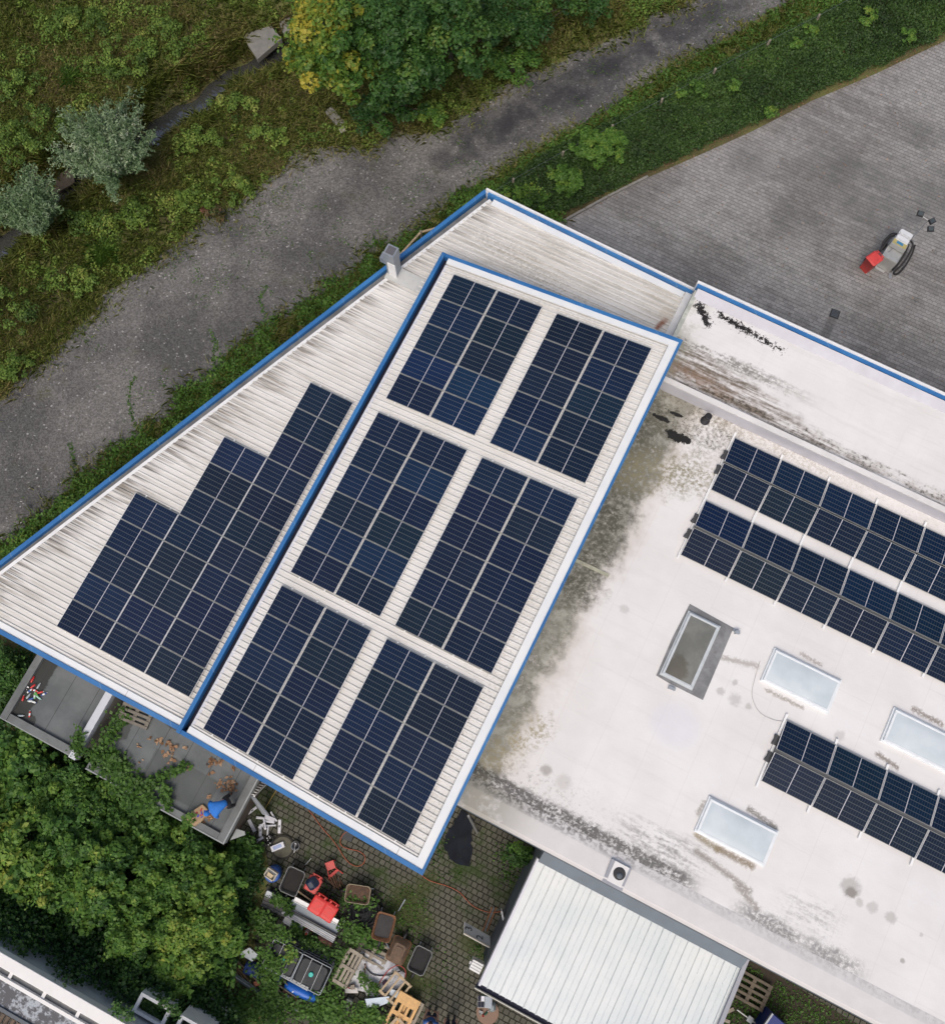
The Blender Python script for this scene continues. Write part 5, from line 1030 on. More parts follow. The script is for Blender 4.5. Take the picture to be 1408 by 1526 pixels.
# ---------------------------------------------------------------- upper yard
def wheelie_bin(label, px, rz, w=.50, d=.55, h=.93, m=RED, z=0., lid_open=False, group=None):
    t = thing('wheelie_bin', label, 'wheelie bin', at(*px, z), rz, group)
    mb = MB(); mb.loft([mb.rrect(w*.80, d*.74, .04, .04), mb.rrect(w*.92, d*.88, .05, h*.90), mb.rrect(w, d*.96, .05, h*.91), mb.rrect(w, d*.96, .05, h*.95)]); mb.build('body', m, t)
    mb = MB()
    mb.loft([mb.rrect(w*1.04, d, .06, h*.95), mb.rrect(w*1.06, d*1.02, .06, h*.975), mb.rrect(w*.96, d*.90, .07, h*1.0), mb.rrect(w*.74, d*.66, .06, h*1.012)]); mb.cbox((0, 0, h*1.013), (w*.5, d*.42, .012))
    l = mb.build('lid', m, t)
    mb = MB().tube([(-w*.40, d*.56, h*.93), (-w*.40, d*.64, h*.97), (w*.40, d*.64, h*.97), (w*.40, d*.56, h*.93)], .016, 6)
    for k in (-.25, .25): mb.cbox((k*w, d*.53, h*.97), (.06, .09, .03))
    mb.build('handle', m, t)
    for sd in (-1, 1):
        mb = MB().lathe([(.10, -.025), (.10, .025)], 16, Matrix.Translation((sd*w*.36, d*.40, .10)) @ Matrix.Rotation(PI/2, 4, 'Y')); mb.build('wheel', BLACK, t)
    return t
REDL = mat('light_red_plastic', (.60, .06, .055), .5, .1, 5., dirt=.2, dirtc=(.42, .08, .07))
wheelie_bin('red wheelie bin standing beside the vacuum station in the upper yard', (1289, 400), heading((1289, 400), (1303, 390))-PI/2, .52, .56, .95, REDL)
# vacuum station
vb = at(1322, 384); vr = heading((1307, 400), (1335, 355)); t = thing('vacuum_station', 'car vacuum station with white canisters and black hoses beside a red bin', 'vacuum station', vb, vr)
INOX = mat('brushed_steel_cabinet', (.42, .43, .42), .4, .08, 3., .35)
mb = MB(); mb.loft([[(-.62, -.36, 0), (.42, -.36, 0), (.42, .36, 0), (-.62, .36, 0)], [(-.62, -.36, .80), (.42, -.36, .80), (.42, .36, .80), (-.62, .36, .80)]], smooth=False); mb.build('cabinet', INOX, t, bevel=.01)
mb = MB(); mb.add([(-.60, -.34, .80), (0, -.34, .80), (0, .34, .80), (-.60, .34, .80), (-.48, -.24, .62), (-.06, -.24, .62), (-.06, .24, .62), (-.48, .24, .62), (-.62, -.36, .86), (.0, -.36, .86), (.0, .36, .86), (-.62, .36, .86)], [(4, 5, 6, 7), (0, 1, 5, 4), (1, 2, 6, 5), (2, 3, 7, 6), (3, 0, 4, 7), (8, 9, 1, 0), (9, 10, 2, 1), (10, 11, 3, 2), (11, 8, 0, 3)]); mb.build('basin', mat('pale_steel_basin', (.50, .52, .51), .35, .06, 3., .3), t)
mb = MB(); M_ = Matrix.Translation((.17, 0, 1.0)) @ Matrix.Rotation(math.radians(20), 4, 'Y'); mb.box(-.22, .22, -.34, .34, -.2, .0, M_); p_ = mb.build('control_panel', INOX, t, bevel=.01)
MB().box(-.19, .17, -.31, .31, .002, .006, M_).build('panel_sticker', mat('yellow_sticker', (.50, .42, .16), .5, .05), p_); MB().box(-.09, .09, -.15, .15, .008, .012, M_).build('display_sticker', mat('blue_sticker', (.05, .25, .45), .4, .05), p_)
MB().tube([(-.33, .2, .80), (-.30, .16, .95), (-.22, .1, 1.0)], .02, 6).build('tap', STEEL, t)
for k in (0, 1):
    x_ = .40+.26*k; mb = MB(); mb.loft([[(x_+a, b, zz) for a, b, _ in mb.rrect(.24, .58, .05, 0)] for zz in (.55, 1.0+.06*k)], smooth=False); c_ = mb.build('canister', mat('white_canister', (.66, .68, .70), .45, .05, 3.), t)
    mb = MB(); mb.loft([[(x_+a, b, zz) for a, b, _ in mb.rrect(.20, .54, .05, 0)] for zz in (1.0+.06*k, 1.06+.06*k)], smooth=False); mb.build('lid', mat('white_canister', (0,)*3), c_)
MB().box(.42, .72, -.30, .30, 0, .55).build('base', DARKGREY, t)
for sd, pts in ((1, [(.55, .32, .9), (.35, .52, 1.0), (-.05, .60, .85), (-.35, .50, .75), (-.52, .62, .55), (-.75, .80, .30), (-.78, .72, .08), (-.55, .48, .05)]), (1, [(.5, .36, .8), (.3, .46, .9), (.0, .5, .8), (-.2, .44, .6), (.2, .40, .5)]), (-1, [(.62, -.34, .9), (.55, -.52, .8), (.2, -.62, .6), (-.25, -.62, .35), (-.55, -.55, .10), (-.5, -.72, .06), (-.1, -.80, .2), (.35, -.74, .5), (.62, -.6, .8)]), (-1, [(.5, -.36, .8), (.1, -.46, .6), (-.3, -.48, .3), (-.5, -.44, .1)])):
    MB().tube(spline(pts, 8), .042, 8).build('hose', BLACK, t)
mb = MB().cbox((-.72, -.5, .03), (.24, .12, .05), .5); mb.tube([(-.62, -.5, .05), (-.3, -.45, .12)], .02, 6); mb.build('nozzle', STEEL, t)
mb = MB().cbox((-.7, 0.05, .015), (.10, .5, .02)); mb.build('foot_plate', STEEL, t)
# floodlight mast
fb = at(1344, 369); t = thing('floodlight_mast', 'thin mast with three black floodlights beside the vacuum station', 'floodlight', fb, heading((1370, 330), (1390, 340)))
MB().lathe([(.16, 0), (.16, .03), (.05, .05)], 14).build('base', GALV, t); MB().tube([(0, 0, .03), (0, 0, 2.30)], [.022, .016], 8).build('pole', GALV, t); MB().tube([(-.42, .06, 2.33), (0, 0, 2.33), (.16, -.02, 2.33), (.22, -.34, 2.34)], .02, 6).build('crossbar', STEEL, t)
LENS = mat('floodlight_glass', (.06, .075, .08), .2, .1, 6.)
for x_, y_, rz in ((-.42, .06, .2), (.14, .0, 1.0), (.24, -.36, .5)):
    h_ = MB().cbox((x_, y_, 2.38), (.26, .22, .08), rz, .25).build('floodlight', BLACK, t); MB().cbox((x_, y_, 2.424), (.19, .15, .006), rz, .25).build('glass', LENS, h_)
# drain, kerb
dp = at(1243, 468); t = thing('drain_cover', 'square dark drain grate set in the yard paving', 'drain', dp, YAW+.08)
MB().box(-.20, .20, -.20, .20, .0, .03).build('frame', mat('cast_iron', (.03, .03, .032), .7, .2, 9.), t)
mb = MB()
for k in range(5): mb.box(-.15, .15, -.14+k*.065, -.105+k*.065, .03, .042)
mb.build('grate', DARKGREY, t)
kb = MB(); KP = P2([(815, 340), (838, 331), (905, 294), (965, 264)])
for a, b in zip(KP[:-1], KP[1:]):
    L = math.dist(a, b); n = max(1, round(L/1.0))
    for i in range(n):
        pa = [a[k]+(b[k]-a[k])*(i/n+.008) for k in (0, 1)]; pb = [a[k]+(b[k]-a[k])*((i+1)/n-.008) for k in (0, 1)]; kb.bar(pa, pb, -.05, .05, -.1, .12)
props(kb.build('kerb', CONC), kind='structure')
# wire fence along the bank
t = thing('wire_fence', 'thin wire fence on short wooden posts along the grassy bank', 'fence', at(980, 157))
b0 = t.location; PP = [(700, 318), (764, 278), (836, 238), (910, 199), (982.5, 160), (1060, 116), (1139, 74), (1214, 36), (1290, -5)]; tops = []
for px in PP:
    a = at(*px)-b0; MB().tube([(a.x, a.y, 0), (a.x+random.uniform(-.05, .05), a.y, .62)], .055, 8).build('post', WOODG, t); tops.append(a)
for z_ in (.3, .58):
    MB().tube([(a.x, a.y, z_) for a in tops], .0035, 4).build('wire', GALV, t)
# wooden rails behind the chimney
t = thing('wooden_rail', 'weathered wooden rail frame behind the chimney at the hall edge', 'rail', at(612, 372)); b0 = t.location
pa, pb, pc, pd = [at(x_, y_, .95)-b0 for x_, y_ in ((594, 382), (627, 346), (664, 336), (604, 372))]
for a, b in ((pa, pb), (pb, pc), (pa+Vector((.3, .25, -.35)), pc+Vector((-.1, -.1, -.35)))): MB().tube([tuple(a), tuple(b)], .05, 7).build('bar', WOODP, t)
for a in (pa, pb, pc): MB().tube([(a.x, a.y, 0), (a.x, a.y, a.z+.08)], .055, 7).build('post', WOODG, t)
# creek slab and stones
def slab(label, pts, z, th, name='concrete_slab', m=None, grp=None):
    p = [at(*k, z) for k in pts]; o = MB().prism([(v.x, v.y) for v in p], z-th, z).build(name, m or CONC, bevel=.015); props(o, label, 'slab', grp); return o
PALEC = mat('pale_concrete', (.19, .185, .165), .9, .15, 4., dirt=.3, dirtc=(.10, .095, .075), bump=.01)
slab('pale concrete slab bridging the creek beside the maple', [(360, 52), (404, 38), (420, 57), (384, 88)], -.25, .28, m=PALEC); slab('second concrete slab half hidden under the maple', [(414, 28), (450, 12), (462, 30), (424, 54)], -.35, .2, m=PALEC)
slab('brown concrete plate in the creek between the willows', [(84, 262), (108, 248), (112, 272), (80, 290)], -.75, .12, m=mat('brown_concrete', (.075, .06, .045), .9, .25, 5., dirt=.3))
slab('weathered flat stone below the maple', [(484, 166), (494, 158), (514, 182), (506, 192)], .16, .2, 'flat_stone', PALEC); slab('small pale stone beside the flat stone', [(504, 190), (512, 186), (516, 194), (508, 198)], .2, .22, 'flat_stone', mat('pale_stone', (.36, .34, .29), .9, .15, 6.))

# ---------------------------------------------------------------- things on the annexes
def bottle(label, px, z, rz, cols, L=.24, r=.036):
    t = thing('plastic_bottle', label, 'bottle', at(*px, z)+Vector((0, 0, r)), rz, 'bottles lying in the damp corner of the annex roof')
    M = Matrix.Rotation(PI/2, 4, 'Y')
    MB().lathe([(r*.8, -L/2), (r, -L/2+.01), (r, L*.20), (r*.45, L*.38)], 12, M).build('body', cols[0], t); MB().lathe([(r*.38, L*.38), (r*.38, L*.48)], 10, M).build('cap', cols[1], t)
    if len(cols) > 2: MB().lathe([(r*1.02, -L*.28), (r*1.02, L*.06)], 12, M).build('wrapper', cols[2], t)
BR, BW, BB, BG, BC, BD = [mat(n, c, .35, .08, 6.) for n, c in (('bottle_red', (.55, .03, .03)), ('bottle_white', (.70, .72, .72)), ('bottle_blue', (.03, .08, .30)), ('bottle_green', (.15, .42, .12)), ('bottle_clear', (.34, .40, .42)), ('bottle_dark', (.02, .02, .04)))]
BM_ = mat('bottle_mint', (.35, .58, .50), .4, .06)
BO = [((49, 1010), 60, (BR, BW), 'red bottle uppermost of the scattered ones'), ((50, 1012.5), 62, (BR, BR), 'second red bottle touching the uppermost one'), ((41.5, 1023), -25, (BW, BD, BD), 'white bottle left of the heap'), ((51, 1022), 40, (BR, BD), 'red bottle on top of the heap'), ((59, 1022), 62, (BC, BW), 'tall clear bottle at the heap\'s upper right'), ((46, 1029), 40, (BW, BB, BB), 'white bottle with blue band in the heap'), ((54, 1029), -20, (BR, BW, BW), 'red bottle with white band in the heap'), ((62, 1031.5), 15, (BR, BW), 'red bottle at the right of the heap'), ((67.5, 1034), 30, (BB, BW, BW), 'blue and white bottle at the far right of the heap'), ((36, 1040), 80, (BR, BW), 'red bottle left of the heap by the parapet'), ((44, 1037), 55, (BC, BC), 'dull clear bottle in the heap'), ((53, 1036.5), 95, (BG, BW, BW), 'green bottle with white band'), ((56.5, 1036), -60, (BG, BG), 'plain green bottle in the heap'), ((59.5, 1040), -35, (BM_, BM_), 'mint green bottle at the heap\'s lower right'), ((49, 1041), 20, (BB, BC), 'blue bottle in the lower heap'), ((47, 1045), -10, (BC, BM_, BW), 'clear bottle lowest of the heap'), ((51.5, 1046), -20, (BW, BB), 'pale bottle beside the lowest one'), ((45.8, 1063.5), 88, (BR, BW, BW), 'lone red bottle below the heap'), ((33, 1066.5), 0, (BC, BW), 'lone clear bottle near the roof corner'), ((37, 1029), 20, (BD, BW), 'dark bottle left of the heap')]
for px, a, cols, lab in BO: bottle(lab+' on the annex roof', px, AZ, math.radians(a), cols)
# leaves swept about on the work annex
pts = []
for (px, py), n, s in (((240, 1108), 3, 6), ((236, 1103), 7, 4), ((252, 1108), 5, 3), ((258, 1113), 16, 4), ((254, 1123), 8, 5), ((248, 1122), 3, 4), ((255, 1133), 5, 4), ((208, 1112), 3, 3), ((225, 1098), 3, 3), ((284, 1142), 3, 4), ((315, 1136), 14, 5), ((329, 1136), 14, 4), ((348, 1147), 4, 3), ((340, 1163), 12, 6), ((327, 1168), 10, 5), ((345, 1174), 14, 6), ((332, 1176), 8, 5), ((312, 1189), 4, 2), ((316, 1152), 2, 3), ((240, 1157), 3, 3), ((222, 1172), 3, 3), ((302, 1222), 14, 5), ((318, 1216), 12, 5), ((310, 1216), 12, 4), ((213, 1135), 2, 3), ((275, 1113), 2, 3), ((332, 1238), 4, 2), ((175, 1088), 2, 3)):
    for _ in range(n): p = at(px+RNG.normal(0, s*.75), py+RNG.normal(0, s*.6), AZ); pts.append((p.x, p.y, AZ+.02+.03*RNG.random()))
pts = np.array(pts); fobj('fallen_leaves', leaves(pts, np.tile([[0, 0, 1.]], (len(pts), 1)), .15, .65, .35), 4, DEADL, .55+RNG.normal(0, .25, len(pts)), kind='stuff')
# paper bag
pb_ = at(296, 1216, AZ); t = thing('paper_sack', 'open brown paper sack of leaves with red and blue print', 'sack', pb_, heading((285, 1221), (302, 1203), AZ))
PAPER = mat('kraft_paper', (.42, .29, .17), .8, .12, 6.)
mb = MB(); w0, w1, w2 = .17, .25, .29
mb.add([(.40, -w0, .0), (.40, w0, .0), (.40, w0, .10), (.40, -w0, .10), (.0, -w1, 0), (.0, w1, 0), (.0, w1, .24), (.0, -w1, .24), (-.32, -w2*.7, 0), (-.34, w2*.7, 0), (-.28, w2*.62, .30), (-.26, -w2*.62, .30)], [(0, 1, 2, 3), (3, 2, 6, 7), (7, 6, 10, 11), (0, 3, 7, 4), (4, 7, 11, 8), (2, 1, 5, 6), (6, 5, 9, 10), (1, 0, 4, 5), (5, 4, 8, 9)]); mb.build('sack', PAPER, t)
mb = MB(); mb.add([(-.27, -.17, .29), (-.27, .17, .29), (-.30, .19, .03), (-.30, -.19, .03)], [(0, 1, 2, 3)]); mb.build('opening', mat('sack_inside', (.10, .05, .025), .9), t)
PR, PB = mat('red_print', (.50, .06, .05), .8), mat('blue_print', (.10, .09, .40), .8)
for m_, bits in ((PR, ((.26, .06, .12, .05, .5), (.16, -.08, .10, .05, -.3), (.10, .10, .07, .05, .1))), (PB, ((.20, -.02, .14, .05, 1.0), (.06, -.02, .10, .07, .3), (.12, -.14, .08, .04, .0), (.30, -.06, .08, .05, .9)))):
    mb = MB()
    for x_, y_, a, b, r_ in bits: zt = .24-(x_/.4)*.14; mb.cbox((x_, y_, zt+.006), (a, b, .004), r_, 0, math.atan(.35))
    mb.build('print', m_, t)
lv = np.array([(-.30+.08*RNG.random()-.06, RNG.normal(0, .1), .06+.14*RNG.random()) for _ in range(26)]); fobj('leaf_filling', leaves(lv, np.tile([[-.6, 0, .6]], (26, 1)), .11, .65, .5), 4, DEADL, RNG.random(26), parent=t) if False else None

def pallet(label, px, rz, z=0., L=1.2, W=.8, m=WOODG, tilt=0., roll=0., n=5, group=None, name='wooden_pallet'):
    t = thing(name, label, 'pallet', at(*px, z), rz, group); t.rotation_euler = Euler((roll, tilt, rz)); w_ = .1
    mb = MB()
    for i in range(n): y_ = -W/2+w_/2+i*(W-w_)/(n-1); mb.box(-L/2, L/2, y_-w_/2, y_+w_/2, .122, .144)
    mb.build('deck', m, t); mb = MB()
    for x_ in (-L/2+.07, 0, L/2-.07): mb.box(x_-.07, x_+.07, -W/2, W/2, .10, .121)
    mb.build('crosspieces', m, t); mb = MB()
    for x_ in (-L/2+.07, 0, L/2-.07):
        for y_ in (-W/2+.05, 0, W/2-.05): mb.box(x_-.07, x_+.07, y_-.05, y_+.05, .022, .099)
    mb.build('blocks', m, t); mb = MB()
    for y_ in (-W/2+.05, 0, W/2-.05): mb.box(-L/2, L/2, y_-.05, y_+.05, 0, .021)
    mb.build('runners', m, t); return t
pallet('grey wooden pallet lying on the annex roof under the blue eave', (205, 1063), YAW+.1, AZ, m=mat('dull_grey_wood', (.17, .155, .13), .9, .2, 5.))
def ladder(label, a, b, w=.42, n=9, m=GALV):
    a, b = Vector(a), Vector(b); d = b-a; t = thing('ladder', label, 'ladder', a); s = d.cross(Vector((0, 0, 1))).normalized()*w/2
    for sg in (-1, 1): MB().tube([tuple(s*sg), tuple(d+s*sg)], .03, 6).build('stile', WHITE, t)
    mb = MB()
    for i in range(n): c_ = d*((i+.6)/n); mb.cbox((0, 0, 0), (1, 1, 1)) if False else mb.tube([tuple(c_-s), tuple(c_+s)], .024, 6)
    mb.build('rungs', WHITE, t)
ladder('aluminium ladder rising under the blue eave beside the annex parapet', at(398, 1158, .1), at(371, 1184, 2.5), .42, 8)
# leaning metal sheet and the brown plinth
t0 = at(372, 1183, 1.9); t1 = at(381, 1190, 2.0); 
a, b, c_, d = at(371.5, 1183, 2.0), at(381, 1190, 2.0), at(402, 1216, .1), at(392, 1213, .1)
mb = MB(); nrm = (b-a).cross(d-a).normalized()*.025
mb.add([tuple(v+nrm*k) for k in (-1, 1) for v in (a, b, c_, d)], [(3, 2, 1, 0), (4, 5, 6, 7), (0, 1, 5, 4), (1, 2, 6, 5), (2, 3, 7, 6), (3, 0, 4, 7)]); props(mb.build('metal_sheet', mat('pale_metal_sheet', (.36, .39, .43), .45, .08, 2.)), 'pale metal sheet leaning on the annex corner below the ladder', 'metal sheet')
props(MB().tube([tuple(at(395, 1205, .05)), tuple(at(413, 1176, .05))], .018, 6).build('bamboo_stick', mat('bamboo', (.34, .25, .07), .7, .15)), 'thin yellow stick lying on the court below the blue eave', 'stick')

# ---------------------------------------------------------------- court: lamps, cover, buckets
LAMPW = mat('white_lamp_body', (.66, .67, .72), .45, .05, 6.); LAMPG = mat('grey_lamp_back', (.30, .33, .33), .5, .08)
def lamp(label, px, deg, L, w, z, m=LAMPW, n=1, tiltx=0.):
    t = thing('strip_lamp', label, 'strip lamp', at(*px, z), math.radians(deg), 'white strip lamps scattered at the annex corner'); mb = MB(); 
    mb.box(-L/2, L/2, -w/2, w/2, 0, .05); mb.build('housing', m, t, bevel=.006)
    mb = MB()
    if n == 1: mb.box(-.035, .045, -w/2*.4, w/2*.5, .051, .06); mb.build('socket', DARKGREY, t)
    else:
        for i in range(n): y_ = -w/2+(i+.5)*w/n; mb.box(-L/2+.01, L/2-.01, y_-w/n*.36, y_+w/n*.36, .051, .075)
        mb.build('tubes', LAMPW, t)
for px, dg, L, w, z, m, n, lab in (((376.5, 1207.5), 37, .40, .10, .0, LAMPW, 1, 'short white lamp nearest to the annex wall'), ((376, 1230), -60, .52, .13, .0, LAMPG, 3, 'grey ribbed lamp left of the pile'), ((388.5, 1237), -88, .46, .11, .0, LAMPW, 1, 'white lamp standing upright in the picture left of the black coil'), ((384.5, 1252.5), 30, .48, .10, .0, LAMPW, 1, 'white lamp lowest of the scatter, by the bushes'), ((417, 1231.5), 90, .50, .11, .0, LAMPW, 1, 'white lamp right of the pile'), ((408.5, 1216.5), -55, .44, .06, .02, LAMPW, 2, 'narrow white lamp pointing to the metal sheet'), ((402.5, 1219.5), -18, .42, .16, .10, LAMPW, 5, 'wide slatted white lamp on top of the pile'), ((402, 1224.5), -10, .40, .07, .08, LAMPW, 2, 'slim lamp lying across the pile'), ((404.5, 1230), 3, .38, .06, .05, LAMPW, 2, 'slim lamp lying level at the pile\'s lower edge'), ((395, 1227), -75, .46, .06, .16, LAMPW, 2, 'slim lamp lying steeply over the pile'), ((399.7, 1238), 87, .34, .06, .0, LAMPW, 2, 'short slim lamp pointing at the black coil'), ((390.5, 1229), 40, .32, .05, .12, LAMPW, 2, 'short slim lamp sticking out of the pile\'s left'), ((387.5, 1218.5), -4, .28, .10, .04, LAMPG, 2, 'small grey lamp left in the pile'), ((393.5, 1232), -50, .26, .06, .03, LAMPW, 1, 'tiny lamp under the slim ones')): lamp(lab, px, dg, L, w, z, m, n)
t = thing('cable_coil', 'black coil with small silvery clips beside the round concrete cover', 'coil', at(402, 1250), 0)
for k in range(4): MB().tube([(.13*math.cos(a)*(1-.06*k)+.02*k, .17*math.sin(a)*(1-.08*k), .03+.04*k) for a in np.linspace(0, 2*PI, 22)], .028, 6).build('loop', BLACK, t)
mb = MB()
for x_, y_ in ((.02, .12), (-.05, .05), (.06, .06), (-.02, -.02), (.07, -.13), (.01, -.19)): mb.cbox((x_, y_, .20), (.035, .03, .02), .4)
mb.build('clips', STEEL, t)
t = thing('well_cover', 'round concrete well cover set in a ring of pavers', 'well cover', at(421.5, 1262)); MB().lathe([(.46, 0), (.46, .035), (.40, .036)], 40).build('ring', mat('dark_ring', (.035, .033, .028), .9, .2, 8.), t); MB().lathe([(.385, .0), (.385, .045), (.37, .05)], 40).build('cover', mat('mossy_concrete', (.105, .10, .075), .9, .2, 4., dirt=.3, dirtc=(.06, .065, .03)), t)
t = thing('white_box', 'white box with a blue tinted lid lying on the round cover', 'box', at(414.5, 1261.5, .05), math.radians(22)); mb = MB(); mb.box(-.26, .26, -.11, .11, 0, .10); mb.build('carton', LAMPW, t, bevel=.01); MB().box(-.17, .16, -.06, .07, .101, .106).build('lid_window', mat('bluish_film', (.30, .38, .62), .4, .1), t)
t = thing('metal_bucket', 'grey metal bucket with a trowel inside beside the round cover', 'bucket', at(442, 1259)); mb = MB(); mb.lathe([(.12, 0), (.155, .26), (.165, .265), (.15, .26), (.115, .03)], 24); mb.build('pail', GALV, t); MB().lathe([(.125, .08), (.12, .085)], 20).build('contents', BLACK, t)
mb = MB().tube([(-.02, .05, .22), (-.01, -.12, .30), (-.03, -.24, .26)], .022, 6); mb.cbox((0, .05, .2), (.07, .12, .015), 0, .5); mb.build('trowel', STEEL, t); MB().tube([(.16*math.cos(a), .16*math.sin(a), .26+.02*math.sin(a)) for a in np.linspace(.2, PI-.2, 12)], .006, 5).build('handle', STEEL, t)
props(MB().cbox((*at(518, 1246).xy, .02), (.42, .30, .025), YAW+.12).build('rubber_mat', mat('grey_rubber_mat', (.05, .053, .056), .8, .15)), 'small dark mat on the pavers by the orange hose loop', 'mat')
props(MB().tube(spline([at(443, 1270, .03), at(441, 1280, .03), at(438, 1284, .04), at(438, 1296, .3)], 6), .014, 6).build('black_hose', BLACK), 'thin black hose running from the bucket to a wheelbarrow', 'hose')
props(MB().tube([tuple(at(455, 1289, .04)), tuple(at(464, 1279, .04))], .02, 6).build('iron_bar', STEEL), 'short iron bar on the court beside the dark wheelbarrow', 'bar')
HOSEO = mat('orange_hose', (.27, .07, .028), .55, .1, 8.)
def hose(label, pts, m, r=.018, z=.03, name='garden_hose', grp=None): props(MB().tube(spline([at(a, b, z) for a, b in pts], 7), r, 7).build(name, m), label, 'hose', grp)
hose('orange hose looping on the pavers below the blue eave', [(460, 1207), (468, 1217), (482, 1236), (492, 1247), (504, 1263), (512, 1276), (522, 1287), (533, 1291), (542, 1286), (544, 1277), (536, 1269), (520, 1265), (510, 1261), (507, 1253), (512, 1243), (524, 1236)], HOSEO)
hose('orange hose running right from the roof corner to the shed', [(600, 1282), (622, 1299), (640, 1312), (668, 1321), (685, 1330), (700, 1346), (712, 1354), (730, 1359.5), (752, 1358)], HOSEO)
hose('short orange hose end hanging at the shed socket', [(752, 1368), (747, 1373), (744, 1382)], HOSEO)

# blue barrel, appliance, wheelbarrows, bins
t = thing('blue_barrel', 'blue barrel under the beige appliance beside the thicket', 'barrel', at(411, 1299)); MB().lathe([(.26, 0), (.29, .2), (.30, .45), (.28, .62), (.24, .66), (.20, .65)], 28).build('drum', BLUEP, t); MB().lathe([(.19, .652), (.185, .664)], 24).build('lid', mat('dark_blue_lid', (.015, .05, .20), .5), t)
t = thing('beige_appliance', 'beige open box shaped appliance lying on the blue barrel', 'appliance', at(405, 1302, .67)+Vector((0, 0, .0)), math.radians(-32)); BEI = mat('beige_enamel', (.46, .43, .36), .6, .1, 5., dirt=.2)
mb = MB(); mb.box(-.22, .22, -.17, .17, 0, .05); mb.box(-.22, .22, .13, .17, .05, .20); mb.box(-.22, -.18, -.17, .13, .05, .20); mb.box(.18, .22, -.17, .13, .05, .20); mb.box(-.22, .22, -.17, -.13, .05, .20); mb.build('housing', BEI, t); MB().box(-.17, .17, .06, .12, .06, .17).build('grille', DARKGREY, t); MB().box(-.12, .10, -.12, .03, .05, .16).build('inset', mat('cream_inset', (.55, .44, .28), .7), t)
def barrow(label, px, rz, tray, rim, fill=None, L=.86, W=.62, flip=False, z=.0, group='wheelbarrows parked in the court', handles=True):
    t = thing('wheelbarrow', label, 'wheelbarrow', at(*px, z), rz, group); mb = MB(); h = .26; zt = .58
    R_ = lambda s, zz, dx=0.: [(x_*1.+dx, y_, zz) for x_, y_, _ in mb.rrect(L*s, W*s*(1.), .13*s, 0, 6)]
    if not flip:
        mb.loft([R_(.62, zt-h), R_(.86, zt-.12), R_(.98, zt-.01), R_(1.0, zt), R_(.965, zt), R_(.84, zt-.12), R_(.60, zt-h+.02)]); tr = mb.build('tray', tray, t)
        mb = MB(); ring = [(x_, y_, zt) for x_, y_, _ in mb.rrect(L, W, .13, 0, 8)]; mb.tube(ring+[ring[0]], .016, 6); mb.build('rim', rim, tr)
        if fill:
            mb = MB(); rr = [(x_, y_, zt-.13+.02*math.sin(9*x_+7*y_)) for x_, y_, _ in mb.rrect(L*.80, W*.80, .11, 0, 6)]; mb.add([(0, 0, zt-.10)]+rr, [(0, i+1, (i+1) % len(rr)+1) for i in range(len(rr))]); mb.build('load', fill, tr)
        zf = zt-h-.02
    else:
        mb.loft([R_(1.0, .30), R_(.98, .31), R_(.86, .42), R_(.62, .55)]); tr = mb.build('tray', tray, t)
        mb = MB(); ring = [(x_, y_, .30) for x_, y_, _ in mb.rrect(L, W, .13, 0, 8)]; mb.tube(ring+[ring[0]], .016, 6); mb.build('rim', rim, tr)
        mb = MB(); mb.loft([[(x_, y_, .553) for x_, y_, _ in mb.rrect(L*.42, W*.40, .05, 0, 5)], [(x_, y_, .575) for x_, y_, _ in mb.rrect(L*.40, W*.38, .05, 0, 5)]]); mb.build('base_plate', tray, tr); zf = .24
    if handles:
        for sd in (-1, 1): MB().tube([(L*.62, sd*.03, .22), (0, sd*W*.28, zf), (-L*.46, sd*W*.34, zf+.04), (-L*.60, sd*W*.36, zf+.06)], .018, 6).build('handle', GALV, t)
        for sd in (-1, 1): MB().tube([(-L*.3, sd*W*.3, zf), (-L*.36, sd*W*.32, .01)], .016, 6).build('leg', GALV, t)
    MB().lathe([(.08, -.04), (.19, -.045), (.20, 0), (.19, .045), (.08, .04)], 22, Matrix.Translation((L*.62, 0, .20)) @ Matrix.Rotation(PI/2, 4, 'X')).build('wheel', BLACK, t)
    return t
DTRAY = mat('dark_tray', (.030, .031, .032), .6, .25, 5., dirt=.3, dirtc=(.07, .06, .045)); GREYRIM = mat('grey_rim', (.22, .225, .22), .5, .1); MUD = mat('dark_mud', (.018, .016, .015), .9, .3, 9.); RTRAY = mat('brown_rusty_tray', (.13, .085, .055), .8, .3, 7., dirt=.4, dirtc=(.07, .035, .02)); RIMB = mat('beige_rim', (.26, .22, .15), .7, .2)
barrow('dark wheelbarrow with grey rim below the round well cover', (440, 1309), heading((446, 1290), (432, 1322)), DTRAY, GREYRIM, MUD, .94, .70)
barrow('rusty brown wheelbarrow with beige rim and a wire loop, next to the orange hose', (536, 1328), math.radians(172), RTRAY, RIMB, mat('rusty_dirt', (.085, .05, .032), .9, .35, 9.), .92, .64)
barrow('rusty wheelbarrow filled with dark dried mortar', (574, 1376), heading((580, 1352), (568, 1396)), RUST, RUST, mat('grey_mortar', (.045, .043, .044), .9, .2, 12.), .98, .72)
barrow('overturned brown wheelbarrow between the two dark trays', (595, 1413), heading((586, 1432), (604, 1392)), RTRAY, RUST, None, .92, .70, True, handles=False)
barrow('dark grey wheelbarrow lowest of the row, pale rim', (627, 1425), heading((635, 1404), (619, 1440)), DTRAY, GREYRIM, mat('black_mud', (.022, .022, .022), .9, .3, 9.), .92, .66)
